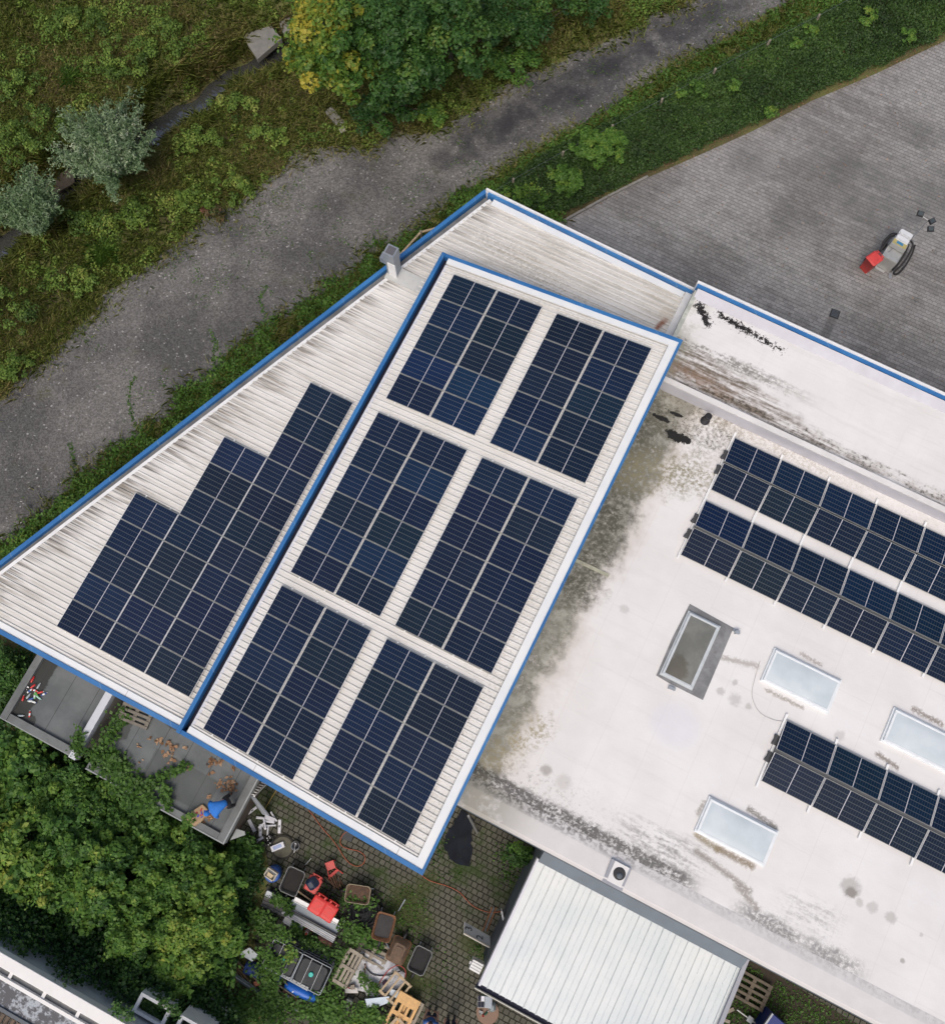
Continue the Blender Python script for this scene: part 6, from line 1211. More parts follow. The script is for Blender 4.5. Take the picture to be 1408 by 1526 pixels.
for l, m_, lab in (([(545, 1338), (556, 1333)], STEEL, 'short steel pipe by the rusty barrow'), ([(594, 1357), (604, 1340)], GALV, 'grey pipe sticking up behind the mortar barrow'), ([(568, 1393), (580, 1413)], GALV, 'grey tube leaning between two rusty wheelbarrows')):
    props(MB().tube([tuple(at(*l[0], .1)), tuple(at(*l[1], .35))], .028, 8).build('pipe', m_), lab, 'pipe')
bh = heading((485, 1352), (500, 1326))
wheelie_bin('red lidded bin, left one of the pair among the metal profiles', (479, 1341), math.radians(-32), .50, .62, .95, group=None)
wheelie_bin('red lidded bin, right one of the pair, beside the black net', (495.5, 1351), math.radians(-32), .50, .62, .95)
t = wheelie_bin('faded red bin with a dark blue bag on top', (472, 1312), math.radians(-28), .50, .56, .80, REDOLD)
mb = MB(); mb.loft([[(x_*1.0+.02, y_*.9+.05, z_) for x_, y_, z_ in mb.rrect(.44, .46, .12, .0)], [(x_*.8-.03, y_*.9+.06, z_+.05*math.sin(x_*14)) for x_, y_, z_ in mb.rrect(.40, .48, .12, .10)], [(x_*.4-.04, y_*.5+.04, z_) for x_, y_, z_ in mb.rrect(.38, .42, .1, .17)]])
bz = at(472, 1312); o = mb.build('rubbish_bag', mat('dark_blue_bag', (.012, .024, .055), .45, .3, 9.), origin=(0, 0, 0)); o.location = (bz.x, bz.y, .82); o.rotation_euler = (0, 0, .6); props(o, 'dark blue bag lying on the faded red bin', 'bag')
# red chair, sticks
t = thing('red_chair', 'broken faded red chair lying beside the red bin', 'chair', at(497, 1296), math.radians(20)); MB().cbox((.0, .22, .32), (.34, .32, .03), 0, .2).build('seat', REDOLD, t, bevel=.02); MB().cbox((.02, -.10, .20), (.38, .12, .03), .35, .5).build('backrest', REDOLD, t, bevel=.02)
for l in (((-.16, .06, .30), (-.24, -.30, .05)), ((.16, .06, .30), (.30, -.24, .05)), ((-.15, .34, .3), (-.17, .30, .02)), ((.15, .34, .3), (.17, .3, .02))): MB().tube(l, .022, 6).build('leg', REDOLD, t)
def sticks(label, px, n, L, z0, m, rz, sp=.5, grp=None, name='firewood_stick', cat='stick', spread=.2):
    for i in range(n):
        c_ = at(*px, z0); a = rz+random.uniform(-sp, sp); x_, y_ = c_.x+random.gauss(0, spread), c_.y+random.gauss(0, spread); l_ = L*random.uniform(.7, 1.2); dz = random.uniform(.02, .14)
        o = MB().tube([(-l_/2*math.cos(a), -l_/2*math.sin(a), 0), (0, 0, .03), (l_/2*math.cos(a), l_/2*math.sin(a), .02)], random.uniform(.016, .028), 6).build(name, m, origin=(0, 0, 0)); o.location = (x_, y_, z0+dz); props(o, label, cat, grp)
sticks('rusty brown rod in the loose heap between red chair and rusty barrow', (503, 1311), 11, .55, .0, mat('brown_rod', (.13, .075, .045), .8, .3, 9.), math.radians(-45), .5, 'rusty rods beside the red chair', 'rusty_rod', 'rod', .16)
sticks('dry twig of the brushwood pile at the thicket edge', (352, 1441), 16, 1.1, .1, mat('dry_twig', (.20, .13, .07), .85, .3, 9.), math.radians(-50), .6, 'dry twigs of the brushwood pile', 'dry_twig', 'twig', .26)
sticks('dry grey twig above the drainage rail at the lower left of the court', (405, 1478), 10, 1.2, .35, mat('grey_twig', (.17, .145, .11), .85, .3, 9.), math.radians(-38), .25, 'grey twigs over the drainage rail', 'dry_twig', 'twig', .3)
# stack of long metal profiles
def profile(label, p, r, w, h, z, m, rib=0):
    a, b = at(*p, z), at(*r, z); d = b-a; t = thing('metal_profile', label, 'metal profile', (a+b)/2, math.atan2(d.y, d.x), 'long metal profiles stacked in the court'); L = d.length
    MB().box(-L/2, L/2, -w/2, w/2, 0, h).build('sheet', m, t, bevel=.008); mb = MB()
    for i in range(rib): y_ = -w/2+(i+.5)*w/rib; mb.box(-L/2, L/2, y_-w/rib*.22, y_+w/rib*.22, h+.001, h+.03)
    if rib: mb.build('ribs', m, t)
    mb = MB()
    if not rib:
        mb.box(-L/2+.02, L/2-.02, w*.40, w*.5, h+.001, h+.03); mb.box(-L/2+.02, L/2-.02, -w*.5, -w*.40, h+.001, h+.03); mb.build('flange', m, t)
BLSH = mat('blue_grey_profile', (.20, .235, .26), .45, .2, 2.5, .2, dirt=.25); WHSH = mat('white_profile', (.52, .52, .52), .5, .15, 3., dirt=.25, dirtc=(.2, .19, .17)); DKSH = mat('dark_profile', (.10, .10, .10), .6, .25, 3., dirt=.3)
profile('dark grooved profile at the upper left end of the metal stack', (393, 1341), (436, 1361), .42, .12, .05, DKSH, 3); profile('pale grey profile behind the dark grooved one', (398, 1329), (440, 1350), .2, .16, .15, GALV)
profile('blue grey sheet profile in the middle of the metal stack', (433, 1347), (504, 1388), .46, .14, .25, BLSH); profile('narrow silvery profile along the red bins', (440, 1338), (505, 1373), .18, .16, .3, STEEL); profile('white corrugated profile at the lower side of the metal stack', (424, 1354), (500, 1398), .32, .12, .28, WHSH, 5); profile('slim grey profile between the blue and white ones', (428, 1352), (503, 1393), .07, .2, .3, DKSH); profile('short pale profile under the white corrugated one', (425, 1367), (452, 1384), .3, .1, .08, WHSH)
props(MB().cbox((*at(455, 1333).xy, .2), (1.0, .05, .06), math.radians(-33)).build('timber_strip', WOODP), 'pale timber strip beside the red bins', 'timber'); props(MB().cbox((*at(449, 1339).xy, .24), (.9, .05, .06), math.radians(-36)).build('timber_strip', WOODP), 'pale timber strip nearest to the dark wheelbarrow', 'timber')
# cone, salmon pipe
t = thing('traffic_cone', 'orange and white traffic cone beside the white profiles', 'traffic cone', at(459, 1388), math.radians(-30)); CONE = mat('orange_cone', (.50, .075, .02), .55, .1); MB().box(-.17, .17, -.17, .17, 0, .04).build('base', CONE, t, bevel=.02); MB().lathe([(.13, .04), (.03, .46), (.026, .47)], 22).build('cone', CONE, t)
for z0, z1 in ((.14, .22), (.29, .36)):
    rr = lambda z_: .13-.1*(z_-.04)/.42+.003
    MB().lathe([(rr(z0), z0), (rr(z1), z1)], 22).build('white_band', WHITE, t)
props(MB().tube([tuple(at(474, 1397, .25)), tuple(at(494, 1408, .25))], .10, 12).build('clay_pipe', mat('salmon_pipe', (.34, .15, .11), .8, .2, 5.)), 'salmon clay pipe under the end of the white profiles', 'pipe')
# black net heap
t = thing('cable_heap', 'heap of black cable loops overgrown by leaves', 'cable heap', at(541, 1357))
for i in range(16):
    r_ = random.uniform(.32, .62); ox, oy = random.gauss(0, .14), random.gauss(0, .14); ex = random.uniform(.7, 1.2); ph = random.uniform(0, 6)
    MB().tube([(ox+r_*ex*math.cos(a), oy+r_*math.sin(a), .05+i*.02+.04*math.sin(3*a+ph)) for a in np.linspace(0, 2*PI, 30)], .028, 5).build('loop', BLACK, t)
MB().lathe([(.60, .02), (.5, .16), (.25, .26), (.05, .28)], 18).build('core', mat('black_fabric', (.010, .013, .014), .9, .3), t)
spray('leafy weed growing over the black cable heap', [(512, 1345), (522, 1338), (535, 1345), (545, 1340), (560, 1350)], .38, .14, 300, .10, WEED, .35, 'weed', 'weeds among the stored goods'); spray('leafy weed between cable heap and pallets', [(508, 1372), (520, 1392), (532, 1398), (540, 1392), (530, 1378)], .36, .15, 420, .11, WEED, .38, 'weed', 'weeds among the stored goods')
# IBC tanks
BLKT = mat('black_tank', (.012, .016, .020), .6, .25, 3., dirt=.12, dirtc=(.05, .05, .047)); TURQ = mat('turquoise_cap', (.01, .42, .36), .4, .05)
def ibc(label, px, rz):
    t = thing('liquid_container', label, 'tank', at(*px, 0), rz, 'black caged tanks in the court'); MB().box(-.6, .6, -.5, .5, .06, .14).build('pallet_base', GALV, t)
    mb = MB(); mb.loft([mb.rrect(1.08, .88, .10, .14), mb.rrect(1.12, .92, .12, .3), mb.rrect(1.12, .92, .12, 1.02), mb.rrect(1.0, .80, .12, 1.10)]); mb.build('tank', BLKT, t)
    for k in (-.28, 0, .28): MB().box(k-.006, k+.006, -.40, .40, 1.10, 1.112).build('seam', BLKT, t)
    MB().lathe([(.085, 1.10), (.085, 1.15), (.07, 1.155)], 20).build('cap', TURQ, t); mb = MB()
    for z_ in (.35, .60, .85, 1.13): r_ = mb.rrect(1.2, 1.0, .07, z_, 4); mb.tube(r_+[r_[0]], .016, 6)
    mb.build('cage', GALV, t); mb = MB()
    for k in range(7): x_ = -.54+.18*k; mb.tube([(x_, .5, .1), (x_, .5, 1.13)], .012, 5); mb.tube([(x_, -.5, .1), (x_, -.5, 1.13)], .012, 5)
    for k in range(6): y_ = -.45+.18*k; mb.tube([(.6, y_, .1), (.6, y_, 1.13)], .012, 5); mb.tube([(-.6, y_, .1), (-.6, y_, 1.13)], .012, 5)
    mb.build('cage_bars', GALV, t)
    for k in (-.2, .22): MB().tube([(k, -.5, 1.13), (k, .5, 1.13)], .014, 6).build('top_bar', STEEL, t)
ir = heading((458, 1406), (501, 1428))
ibc('black caged tank with turquoise cap in full view', (471.5, 1439), ir); ibc('black caged tank half covered by bramble leaves', (430.5, 1418), ir)
spray('bramble growing over the left black tank', [(388, 1416), (398, 1424), (408, 1432), (416, 1440), (404, 1440), (390, 1430)], 1.25, .13, 330, .11, WEED, .42, 'weed', 'weeds among the stored goods'); spray('yellowish bramble sprigs at the left tank\'s right side', [(432, 1412), (436, 1420), (430, 1428)], 1.3, .12, 130, .10, WEED, .75, 'weed', 'weeds among the stored goods'); spray('bramble over the corner of the left tank cage', [(412, 1392), (428, 1396), (420, 1386), (400, 1398)], 1.25, .13, 260, .10, WEED, .40, 'weed', 'weeds among the stored goods'); spray('bramble along the tanks\' upper side', [(450, 1405), (470, 1408), (495, 1420), (512, 1418)], .6, .12, 380, .09, WEED, .30, 'weed', 'weeds among the stored goods')
# pallets
t = thing('pallet_stack', 'weathered pallet crate standing between black tank and white tarpaulin', 'pallet', at(521, 1437), heading((522, 1404), (497, 1450))); OLDW = mat('silvery_wood', (.30, .265, .21), .85, .2, 5., dirt=.3, dirtc=(.11, .10, .075))
for x_ in (-.60, 0., .60): MB().box(x_-.06, x_+.06, -.28, .28, .491, .52).build('crosspiece', OLDW, t)
for y_ in (-.24, -.05, .10, .24): MB().box(-.62, .62, y_-.05, y_+.05, .465, .49).build('slat', OLDW, t)
MB().box(-.62, .62, .26, .32, .0, .46).build('side_board', mat('brown_board', (.13, .11, .075), .9, .2, 5.), t); MB().box(-.62, .62, -.32, -.26, .0, .46).build('side_board', WOODG, t)
pallet('grey weathered pallet above the white tarpaulin', (557, 1417), heading((540, 1405), (575, 1424)), .0, m=WOODG, L=1.2, W=.8, n=4)
# tarpaulin
tp = [at(x_, y_, .06) for x_, y_ in ((541, 1412), (556, 1420), (566, 1424), (585, 1432), (596, 1446), (604, 1450), (600, 1470), (580, 1478), (548, 1480), (524, 1474), (516, 1468), (528, 1440))]; c0 = sum(tp, Vector())/len(tp); mb = MB(); mb.shade = True; vs = [tuple(c0+Vector((0, 0, .1)))]; n_ = len(tp)
for k in (.33, .66, 1.): vs += [tuple(c0+(p-c0)*k+Vector((0, 0, .10*(1-k)+.05*math.sin(5*i+9*k)))) for i, p in enumerate(tp)]
mb.add(vs, [(0, 1+i, 1+(i+1) % n_) for i in range(n_)]+[(1+r*n_+i, 1+(r+1)*n_+i, 1+(r+1)*n_+(i+1) % n_, 1+r*n_+(i+1) % n_) for r in range(2) for i in range(n_)])
g = G('soiled_tarpaulin'); o = g.tc(); n1 = g.noise(o, 2.5, 5., .65); n2 = g.noise(o, 11., 5., .75); c = g.mix(n1.sm(.35, .65), (.42, .42, .43), (.66, .67, .70)); c = g.mix(n2.sm(.56, .64)*.85, c, (.06, .065, .05)); c = g.mix(n1.sm(.60, .68)*.7, c, (.03, .05, .015))
props(mb.build('tarpaulin', g.out(c, .6, 0, .4)), 'dirty white tarpaulin strewn with leaves between the pallets', 'tarpaulin')
hose('black hose curving over the white tarpaulin', [(543, 1436), (547, 1444), (556, 1452), (570, 1454), (585, 1451), (602, 1445)], BLACK, .022, .2, grp=None); hose('red hose crossing the white tarpaulin', [(562, 1471), (570, 1458), (578, 1447), (588, 1440), (596, 1439), (604, 1446), (604, 1458)], mat('red_hose', (.38, .05, .04), .5, .1), .018, .22)
props(MB().tube([tuple(at(545, 1436, .25)), tuple(at(542, 1462, .15))], .022, 6).build('rusty_rod', RUST), 'rusty rod lying on the tarpaulin from the hose end', 'rod'); props(MB().cbox((*at(527, 1468).xy, .2), (.16, .16, .14), .2).build('wood_block', WOODG, bevel=.01), 'small square wooden block at the tarpaulin\'s lower left', 'block'); props(MB().cbox((*at(574.5, 1462).xy, .22), (.18, .17, .12), .6).build('purple_cloth', mat('purple_rag', (.06, .03, .055), .9, .3, 9.), bevel=.03), 'small crumpled purple rag on the tarpaulin', 'rag')
spray('weeds growing through the tarpaulin', [(538, 1450), (545, 1462), (555, 1470), (562, 1474), (548, 1474)], .3, .10, 200, .10, WEED, .35, 'weed', 'weeds among the stored goods')
t = pallet('fresh orange pine pallet at the bottom edge beside the person', (598, 1512), heading((622, 1487), (596, 1540)), .30, 1.5, .86, WOODO, n=4); MB().box(-.75, -.38, -.43, .43, .146, .165).build('panel_board', WOODO, t)
pallet('grey pallet underneath the fresh pine one', (601, 1514), heading((622, 1487), (596, 1540)), .0, 1.5, 1.0, OLDW)
t = thing('slatted_frame', 'broken pale slatted frame leaning over the tarpaulin edge', 'frame', at(589, 1473, .35), heading((600, 1460), (578, 1487))); t.rotation_euler = Euler((.0, -.1, t.rotation_euler.z))
for y_ in (-.36, -.12, .12, .36): MB().box(-.45, .45, y_-.035, y_+.035, .03, .055).build('slat', WOODP, t)
for x_ in (-.42, .42): MB().box(x_-.045, x_+.045, -.42, .42, .0, .03).build('crosspiece', WOODP, t)
for l, lab in (([(580, 1524), (594, 1510)], 'pale broken board lying on the pine pallet'), ([(596, 1512), (606, 1524)], 'short pale board crossing the broken one')): props(MB().bar(tuple(at(*l[0]).xy), tuple(at(*l[1]).xy), -.05, .05, .48, .51).build('loose_board', WOODP), lab, 'board')
def plate(label, px4, zs, m, th=.03, name='sheet_plate', cat='plate', grp=None):
    p = [at(a, b, z) for (a, b), z in zip(px4, zs)]; n = (p[1]-p[0]).cross(p[3]-p[0]).normalized(); n = n if n.z > 0 else -n
    mb = MB().add([tuple(v+n*k) for k in (0, -th) for v in p], [(0, 1, 2, 3), (7, 6, 5, 4), (0, 4, 5, 1), (1, 5, 6, 2), (2, 6, 7, 3), (3, 7, 4, 0)]); o = mb.build(name, m); props(o, label, cat, grp); return o
WB_ = mat('bluish_white_sheet', (.52, .60, .67), .5, .08, 3., dirt=.15, dirtc=(.12, .15, .15))
plate('bluish white bent sheet leaning beside the pine pallet', [(544, 1489), (580, 1485), (580, 1494), (549, 1506)], (.55, .45, .30, .35), WB_); plate('bluish white sheet under the slatted frame', [(583, 1474), (597, 1478), (592, 1488), (580, 1482)], (.3, .3, .3, .3), WB_)
RWB = mat('white_board', (.58, .56, .52), .6, .1, 4., dirt=.25, dirtc=(.3, .25, .2))
for p4, lab in (([(513, 1470), (532, 1472), (534, 1480), (515, 1480)], 'white board with dark red painted shapes below the wooden block'), ([(545, 1479), (568, 1481), (578, 1487), (546, 1484)], 'white and red striped board left of the slatted frame')):
    o = plate(lab, p4, (.25, .25, .28, .28), RWB, name='painted_board', cat='board'); c_ = o.location
    mb = MB(); R0 = at(p4[0][0], p4[0][1], .3); 
    if 'striped' in lab:
        for i in range(5): a = at(563+i*2.6, 1486.2, .3); b = at(566+i*2.6, 1483, .3); mb.bar((a.x-c_.x, a.y-c_.y), (b.x-c_.x, b.y-c_.y), -.018, .018, .10, .108)
    else:
        for l in (((514, 1475), (518, 1471), (522, 1475)), ((521, 1474), (524.5, 1471.5), (528, 1475)), ((519, 1479.5), (523, 1476), (527, 1479.5))):
            for u, v in zip(l[:-1], l[1:]): a, b = at(*u, .3), at(*v, .3); mb.bar((a.x-c_.x, a.y-c_.y), (b.x-c_.x, b.y-c_.y), -.025, .025, .03, .04)
    mb.v = [(x_, y_, z_) for x_, y_, z_ in mb.v]; k = mb.build('painted_marks', mat('dark_red_paint', (.20, .02, .04), .6), o) if False else None
    if k is None:
        me_ = mb.build('painted_marks', mat('dark_red_paint', (.20, .02, .04), .6), origin=(0, 0, 0)); me_.parent = o; me_.location = (0, 0, 0)
for p4, lab in (([(517, 1488), (526, 1493), (523, 1498), (515, 1493)], 'grey concrete block, upper one of two in the weeds'), ([(513, 1496), (522, 1499), (517, 1512), (509, 1507)], 'grey concrete block, larger one of two in the weeds')): slab(lab, p4, .3, .25, 'concrete_block', mat('block_grey', (.27, .29, .26), .9, .15, 5.))
# blue vessels
a, b = at(425, 1466, .3), at(474, 1490, .3); t = thing('blue_vessel', 'long bright blue plastic vessel lying beside the tanks', 'vessel', (a+b)/2, math.atan2((b-a).y, (b-a).x)); L = (b-a).length; M_ = Matrix.Rotation(PI/2, 4, 'Y')
MB().lathe([(.03, -L/2), (.13, -L/2+.04), (.19, -L/2+.16), (.21, -.2), (.20, .2), (.16, L/2-.12), (.06, L/2-.01)], 22, M_).build('hull', mat('bright_blue_plastic', (.01, .13, .55), .4, .12, 4., dirt=.12, dirtc=(.02, .08, .3)), t); MB().cbox((-.28, -.06, .21), (.05, .05, .02)).build('cap', WHITE, t)
DBT = mat('dark_blue_tarp', (.018, .045, .16), .6, .35, 4., dirt=.2)
a, b = at(366, 1440, .35), at(420, 1458, .35); t = thing('blue_drum', 'dark blue drum half hidden by brambles left of the bright vessel', 'drum', (a+b)/2, math.atan2((b-a).y, (b-a).x)); L = (b-a).length; MB().lathe([(.22, -L/2), (.25, -L/2+.03), (.25, L/2-.03), (.22, L/2)], 22, M_).build('drum', DBT, t); MB().lathe([(.256, -.1), (.256, -.05)], 22, M_).build('hoop', BLUEP, t)
plate('pale grey lid sheet at the thicket edge above the brushwood', [(356, 1421), (372, 1412), (386, 1424), (376, 1433)], (.7, .7, .65, .65), mat('pale_lid', (.36, .40, .43), .5, .1, 3.), .05); plate('grey metal channel along the lower side of the tanks', [(424, 1449), (462, 1468), (458, 1477), (420, 1456)], (.5, .5, .45, .45), mat('grey_channel', (.30, .32, .33), .5, .15, 3., .2), .08)
a, b = at(424, 1444, .55), at(446, 1454, .55); o = MB().bar((a.x, a.y), (b.x, b.y), -.04, .04, .55, .58).build('striped_bar', WHITE); props(o, 'short red and white striped bar at the tank corner', 'bar'); c_ = o.location; mb = MB(); d = (b-a).normalized()
for i in range(5): u = a+d*(.08+i*.13); mb.bar((u.x-c_.x, u.y-c_.y), ((u+d*.06).x-c_.x, (u+d*.06).y-c_.y), -.041, .041, .031, .036)
k = mb.build('stripes', mat('barrier_red', (.40, .02, .03), .5), origin=(0, 0, 0)); k.parent = o; k.location = (0, 0, 0)
t = thing('drainage_rail', 'grey drainage rail running along the lower side of the stored goods', 'rail', at(390, 1470)); b0 = t.location; a, b = at(335, 1445, .25)-b0, at(425, 1506, .25)-b0
MB().bar((a.x, a.y), (b.x, b.y), -.09, .09, .1, .22).build('channel', mat('green_grey_rail', (.13, .17, .16), .6, .2, 3.), t); MB().bar((a.x, a.y), (b.x, b.y), -.02, .02, .221, .25).build('rib', GALV, t)
t = thing('white_bracket', 'white angle bracket on salmon bricks under the blue vessel', 'bracket', at(430, 1490, .1), heading((424, 1477), (421, 1492))); MB().box(-.22, .22, -.04, .04, .2, .26).build('arm', WHITE, t); MB().box(.16, .24, .04, .55, .2, .26).build('arm', WHITE, t)
props(MB().cbox((*at(432, 1487).xy, .12), (.7, .34, .16), math.radians(-32)).build('brick_slab', mat('salmon_brick', (.24, .12, .09), .9, .25, 8., dirt=.2)), 'salmon coloured brick slab under the white bracket', 'slab'); props(MB().cbox((*at(386, 1461).xy, .3), (.22, .20, .2), .3).build('clay_pot', mat('clay', (.30, .11, .06), .8, .15), bevel=.05), 'orange clay piece among the brambles', 'pot')
props(MB().cbox((*at(501, 1482).xy, .3), (.14, .2, .14), .2).build('dark_red_box', mat('dark_red_box', (.12, .008, .01), .6), bevel=.01), 'small dark red box among weeds left of the painted board', 'box')
for lab, l, z_, wd, n_, tt in (('bramble over the dark blue drum', [(380, 1445), (395, 1452), (405, 1462), (398, 1470), (412, 1452)], .6, .16, 420, .42), ('bramble between vessel and drainage rail', [(400, 1480), (415, 1495), (440, 1502), (465, 1507), (480, 1502)], .45, .2, 700, .42), ('bramble patch at the bottom edge below the concrete blocks', [(500, 1515), (525, 1520), (550, 1516), (565, 1520), (538, 1508), (555, 1512)], .4, .2, 800, .48), ('bramble patch left of the concrete blocks', [(480, 1480), (495, 1492), (500, 1505), (485, 1515), (470, 1518)], .45, .2, 800, .45), ('bramble at the thicket edge under the metal profiles', [(375, 1365), (390, 1370), (400, 1378), (390, 1388), (400, 1366)], .5, .16, 500, .36), ('weeds between the metal profiles', [(428, 1346), (432, 1352), (430, 1358), (425, 1350)], .42, .1, 160, .34), ('weeds over the left end of the profiles', [(405, 1338), (420, 1345), (412, 1337), (425, 1343)], .4, .09, 200, .28), ('bramble at the bottom edge beside the white frames', [(330, 1500), (360, 1510), (390, 1500), (410, 1520), (360, 1490)], .5, .3, 1500, .34), ('yellow green weed at the bottom edge', [(528, 1518), (535, 1522), (524, 1522)], .4, .1, 160, .85), ('weeds between tank and pallet crate', [(512, 1424), (506, 1445), (498, 1458), (512, 1462), (505, 1468)], .35, .14, 420, .36), ('grassy weeds right of the mortar barrow', [(556, 1392), (562, 1400), (552, 1405), (570, 1410)], .2, .12, 260, .3), ('weeds beside the cone', [(440, 1378), (448, 1392), (470, 1400)], .25, .1, 260, .34)): spray(lab, l, z_, wd, n_, .11, WEED, tt, 'weed', 'weeds among the stored goods')

# ---------------------------------------------------------------- at the shed
a, b = at(692, 1373, 1.0), at(731, 1396, 1.0); c_, d = at(731, 1412, 1.3), at(691, 1390, 1.3)
p = [at(692.5, 1374, .55), at(730, 1395, .55), at(731, 1412.5, .95), at(691.5, 1391, .95)]
t = thing('door_leaf', 'white door leaf leaning open at the shed, marked with dark figures', 'door', (p[0]+p[1])/2-Vector((0, 0, .25)), math.atan2((p[1]-p[0]).y, (p[1]-p[0]).x)); b0 = t.location; Ri = Matrix.Rotation(-t.rotation_euler.z, 3, 'Z'); P_ = [Ri @ (v-b0) for v in p]; nn = (P_[1]-P_[0]).cross(P_[3]-P_[0]).normalized(); nn = nn if nn.z > 0 else -nn
MB().add([tuple(v-nn*k) for k in (0, .05) for v in P_], [(0, 1, 2, 3), (7, 6, 5, 4), (0, 4, 5, 1), (1, 5, 6, 2), (2, 6, 7, 3), (3, 7, 4, 0)]).build('leaf', mat('pale_door_sheet', (.52, .56, .59), .5, .08, 2.), t)
e0, e1_ = P_[3], P_[2]; MB().tube([tuple(e0), tuple(e1_)], .03, 4).build('edge_strip', mat('cream_edge', (.58, .54, .47), .6), t); MB().tube([tuple(P_[3]), tuple(P_[0])], .02, 4).build('edge_strip', WHITE, t)
ux = (P_[1]-P_[0]).normalized(); uy = nn.cross(ux); rotm = Matrix((ux, uy, nn)).transposed().to_euler()
def onleaf(u, v): return P_[0]*(1-u)*(1-v)+P_[1]*u*(1-v)+P_[2]*u*v+P_[3]*(1-u)*v+nn*.012
DKM = mat('dark_marker', (.025, .025, .035), .7); rz = rotm.copy()
R3 = Matrix((ux, uy, nn)).transposed() @ Matrix.Rotation(math.radians(105), 3, 'Z')
lettering('3', .40, onleaf(.17, .40), R3.to_euler(), DKM, t); lettering('2', .38, onleaf(.60, .62), R3.to_euler(), DKM, t)
t = thing('socket_box', 'white wall box at the shed corner seen from above', 'wall box', at(713, 1437, .9), YAW); MB().box(-.30, .12, -.18, .18, 0, .5).build('housing', WHITE, t, bevel=.01); MB().box(-.36, -.30, -.06, .04, .2, .3).build('latch', STEEL, t)
for k in (-.10, .0, .10): MB().box(-.28, .11, k-.008, k+.008, .501, .515).build('rib', LAMPG, t)
props(MB().cbox((*at(749, 1365, .9).xy, .9), (.06, .46, .5), heading((747, 1357), (750, 1372))+PI/2).build('wall_socket', WHITE, bevel=.01), 'white socket board on the shed wall where the orange hose ends', 'socket')
for k in range(3): a, b = at(719+k*3.2, 1388-k*0, .03), at(733+k*3.2, 1352, .03); props(MB().bar((a.x, a.y), (b.x, b.y), -.025, .025, .012, .05).build('drain_rail', RUST if k != 1 else DARKGREY), f"{('left', 'middle', 'right')[k]} one of three thin rusty rails set in the paving at the shed", 'rail', 'rails in the paving')
t = thing('work_table', 'round brown table holding cases and cups below the shed gutter', 'table', at(726, 1499, 0)); MB().lathe([(.40, .66), (.42, .68), (.42, .71), (.40, .72)], 36).build('tabletop', mat('brown_tabletop', (.19, .115, .075), .6, .15, 3.), t); MB().lathe([(.24, 0), (.24, .03), (.05, .06), (.04, .66)], 20).build('pedestal', DARKGREY, t)
tz = at(726, 1499).xy
def ontable(name, label, cat, px, rz=0.): return thing(name, label, cat, at(*px, .725), rz)
t = ontable('tool_case', 'open tool case with dark inlay and pale grey lid on the round table', 'tool case', (722, 1491), -.05); MB().box(-.26, .0, -.22, .18, 0, .09).build('tray', GREYRIM, t)
for x_, y_ in ((-.19, .09), (-.07, .09), (-.19, -.11), (-.07, -.11)): MB().box(x_-.055, x_+.055, y_-.085, y_+.085, .091, .11).build('inlay', NEARBLACK if y_ < 0 or x_ < -.1 else LAMPW, t)
mb = MB(); M_ = Matrix.Translation((.01, 0, .1)) @ Matrix.Rotation(-.25, 4, 'Y'); mb.box(0, .28, -.20, .20, 0, .06, M_); mb.build('lid', mat('grey_case_lid', (.30, .34, .38), .5, .08), t, bevel=.02)
t = ontable('plastic_bag', 'clear grey plastic bag with bits on the round table', 'bag', (733, 1500)); mb = MB(); mb.loft([[(x_*(1+.1*math.sin(7*y_)), y_, z_) for x_, y_, z_ in mb.rrect(.26, .34, .1, 0)], [(x_*.9+.02, y_*.9+.02*math.sin(9*x_), z_) for x_, y_, z_ in mb.rrect(.26, .34, .1, .10)], [(x_*.4, y_*.5, z_) for x_, y_, z_ in mb.rrect(.26, .34, .1, .17)]]); mb.build('bag', mat('grey_film', (.20, .24, .25), .3, .2, 9.), t)
for px, m_, lab in (((715.3, 1506.3), BW, 'white cup at the table\'s left rim'), ((717.8, 1507.6), BW, 'white cup right of another white cup'), ((716, 1509.5), BC, 'clear cup between white and red ones'), ((719.8, 1512.8), BR, 'red cup at the table\'s lower rim')): t = ontable('cup', lab, 'cup', px); MB().lathe([(.026, 0), (.036, .09), (.038, .092), (.032, .088), (.024, .01)], 16).build('cup_body', m_, t)
t = ontable('glue_bottle', 'green bottle lying at the table\'s lower rim', 'bottle', (724.5, 1509.5), .8); MB().lathe([(.035, -.09), (.035, .05), (.012, .08)], 14, Matrix.Translation((0, 0, .036)) @ Matrix.Rotation(PI/2, 4, 'Y')).build('flask', mat('dark_green_bottle', (.02, .09, .05), .4), t); MB().lathe([(.014, .08), (.014, .1)], 10, Matrix.Translation((0, 0, .036)) @ Matrix.Rotation(PI/2, 4, 'Y')).build('cap', WHITE, t)
# downpipe, dark sheet standing in for the shadow under the roof corner
props(MB().tube([tuple(at(698, 1216, 3.0)), tuple(at(711, 1240, .1))], .045, 10).build('grey_pipe', STEEL), 'grey pipe leaning under the flat hall edge near the roof corner', 'pipe')
tp = ragged([(676, 1222), (690, 1205), (704, 1222), (705, 1262), (700, 1290), (678, 1286), (660, 1262), (676, 1222)], .10, .12); props(MB().prism(tp, .012, .045).build('corner_shade', mat('black_blue_shade', (.010, .013, .020), .85, .45, 2., spec=.2, dirt=.35, dirtc=(.025, .032, .012))), 'black blue sheet in place of the shadow under the roof corner', 'shadow sheet')
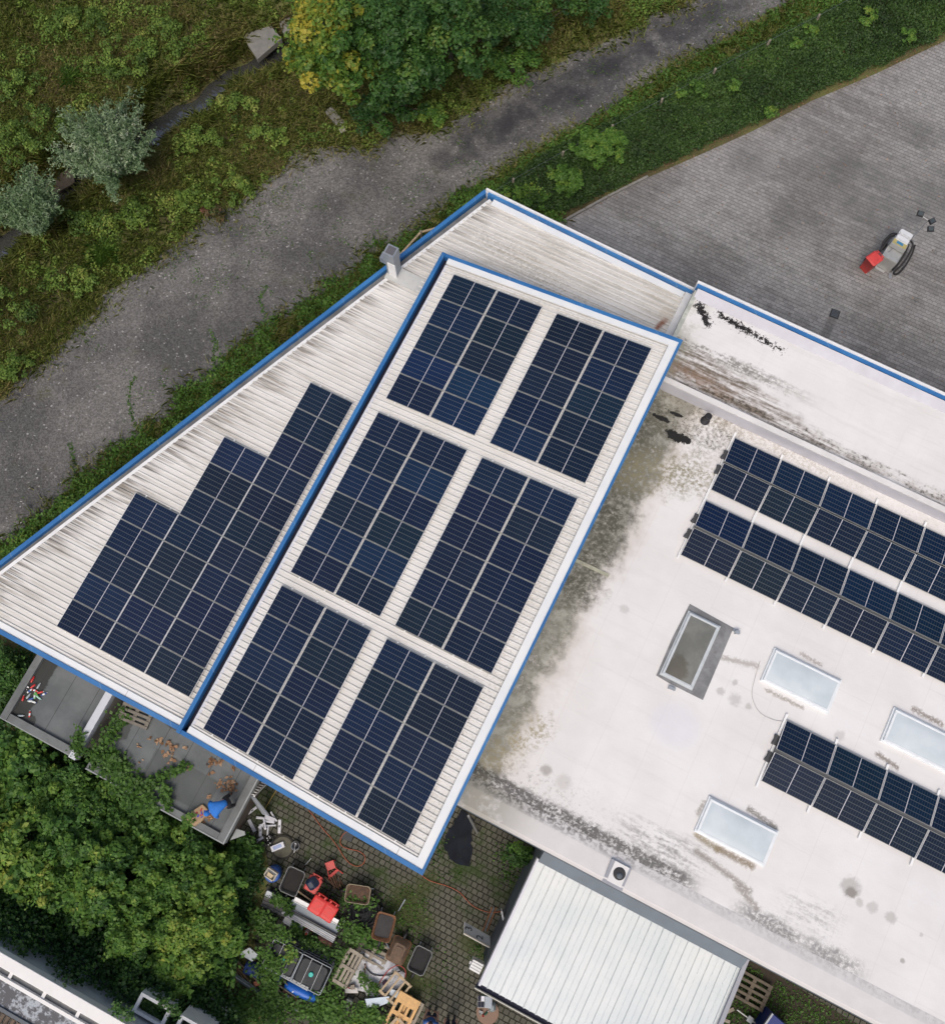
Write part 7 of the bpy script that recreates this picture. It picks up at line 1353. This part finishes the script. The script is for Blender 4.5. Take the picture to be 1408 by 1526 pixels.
# right bottom corner
pallet('dark weathered pallet leaning between shed and flat hall at the lower right', (1117, 1474), heading((1085, 1455), (1130, 1480)), .1, 1.35, 1.0, mat('dark_old_wood', (.12, .10, .075), .9, .25, 5., dirt=.3), .0, 0.)
a = at(1155, 1530, 1.0); t = thing('blue_container', 'blue box lid with pale edge and white lettering at the bottom edge', 'container', at(1153, 1536, 0), heading((1151, 1511), (1140, 1528))); MB().box(-.95, .25, -.05, 1.0, 0, 1.2).build('box', mat('deep_blue_lid', (.014, .03, .16), .45, .1, 4.), t) if False else None
cb = at(1151.5, 1511, 1.0); hx = heading((1151.5, 1511), (1141, 1526), 1.0); t.location = (cb.x, cb.y, 0); t.rotation_euler = (0, 0, hx)
MB().box(0, 1.1, 0.02, .9, .0, 1.0).build('box', mat('deep_blue_lid', (.014, .03, .16), .45, .1, 4.), t, bevel=.02); MB().box(0, 1.1, -.05, .015, .92, 1.02).build('pale_edge', GALV, t)
lettering('AIT', .22, (.42, .26, 1.003), (0, 0, -hx+math.radians(-5)), mat('pale_lettering', (.40, .42, .50), .6), t)
t = thing('pipe_clamp', 'silvery pipe clamp tool lying in the grass at the lower right', 'tool', at(1114, 1516, .1), heading((1100, 1506), (1122, 1522))); MB().tube([(-.5, 0, .08), (.5, 0, .08)], .03, 8).build('bar', STEEL, t); MB().box(-.05, .16, -.12, .10, .02, .14).build('jaw', GALV, t); MB().box(.3, .5, -.06, .06, .03, .13).build('jaw', GALV, t)
for l, lab in (([(1088, 1478), (1101, 1484)], 'short weathered plank by the shed verge'), ([(1080, 1508), (1092, 1502)], 'crooked weathered plank near the clamp tool'), ([(1070, 1516), (1086, 1522)], 'weathered plank at the shed\'s lower right corner')): props(MB().bar(tuple(at(*l[0]).xy), tuple(at(*l[1]).xy), -.06, .06, .05, .10).build('old_plank', WOODG), lab, 'plank')
# white cold frames at the neighbour wall
for xf, lab in ((-5.12, 'white framed planting bay with dark green inside, standing at the neighbour wall'), (-3.55, 'second white planting bay, cut by the bottom edge')):
    t = thing('planting_bay', lab, 'planting bay', lw(xf, -14.19, 0), YAW, 'white planting bays at the neighbour wall'); hz = 3.0
    for a in ((-.60, .60, -.33, -.23), (-.60, .60, .23, .33), (-.60, -.48, -.23, .23), (.48, .60, -.23, .23)): MB().box(*a, 0, hz).build('side_board', WHITE, t)
    MB().box(-.48, .48, -.23, .23, 0, hz-.35).build('bed', mat('dark_bed', (.008, .016, .010), .8, .3), t)
    P3 = np.column_stack([RNG.uniform(-.45, .45, 120), RNG.uniform(-.22, .22, 120), RNG.uniform(hz-.34, hz-.15, 120)])+np.array(t.location); fobj('seedlings', leaves(P3, np.tile([[0, 0, 1.]], (120, 1)), .07, .7, .5), 4, IVYM, .3+.2*RNG.random(120), parent=t)
spray('ivy sprig climbing over the neighbour parapet', [(185, 1508), (175, 1500), (195, 1514), (168, 1495)], 4.1, .10, 170, .10, BUSHM, .25); spray('ivy draped over the planting bay edge', [(238, 1491), (250, 1498), (260, 1506), (262, 1512)], 3.05, .10, 130, .10, BUSHM, .25)
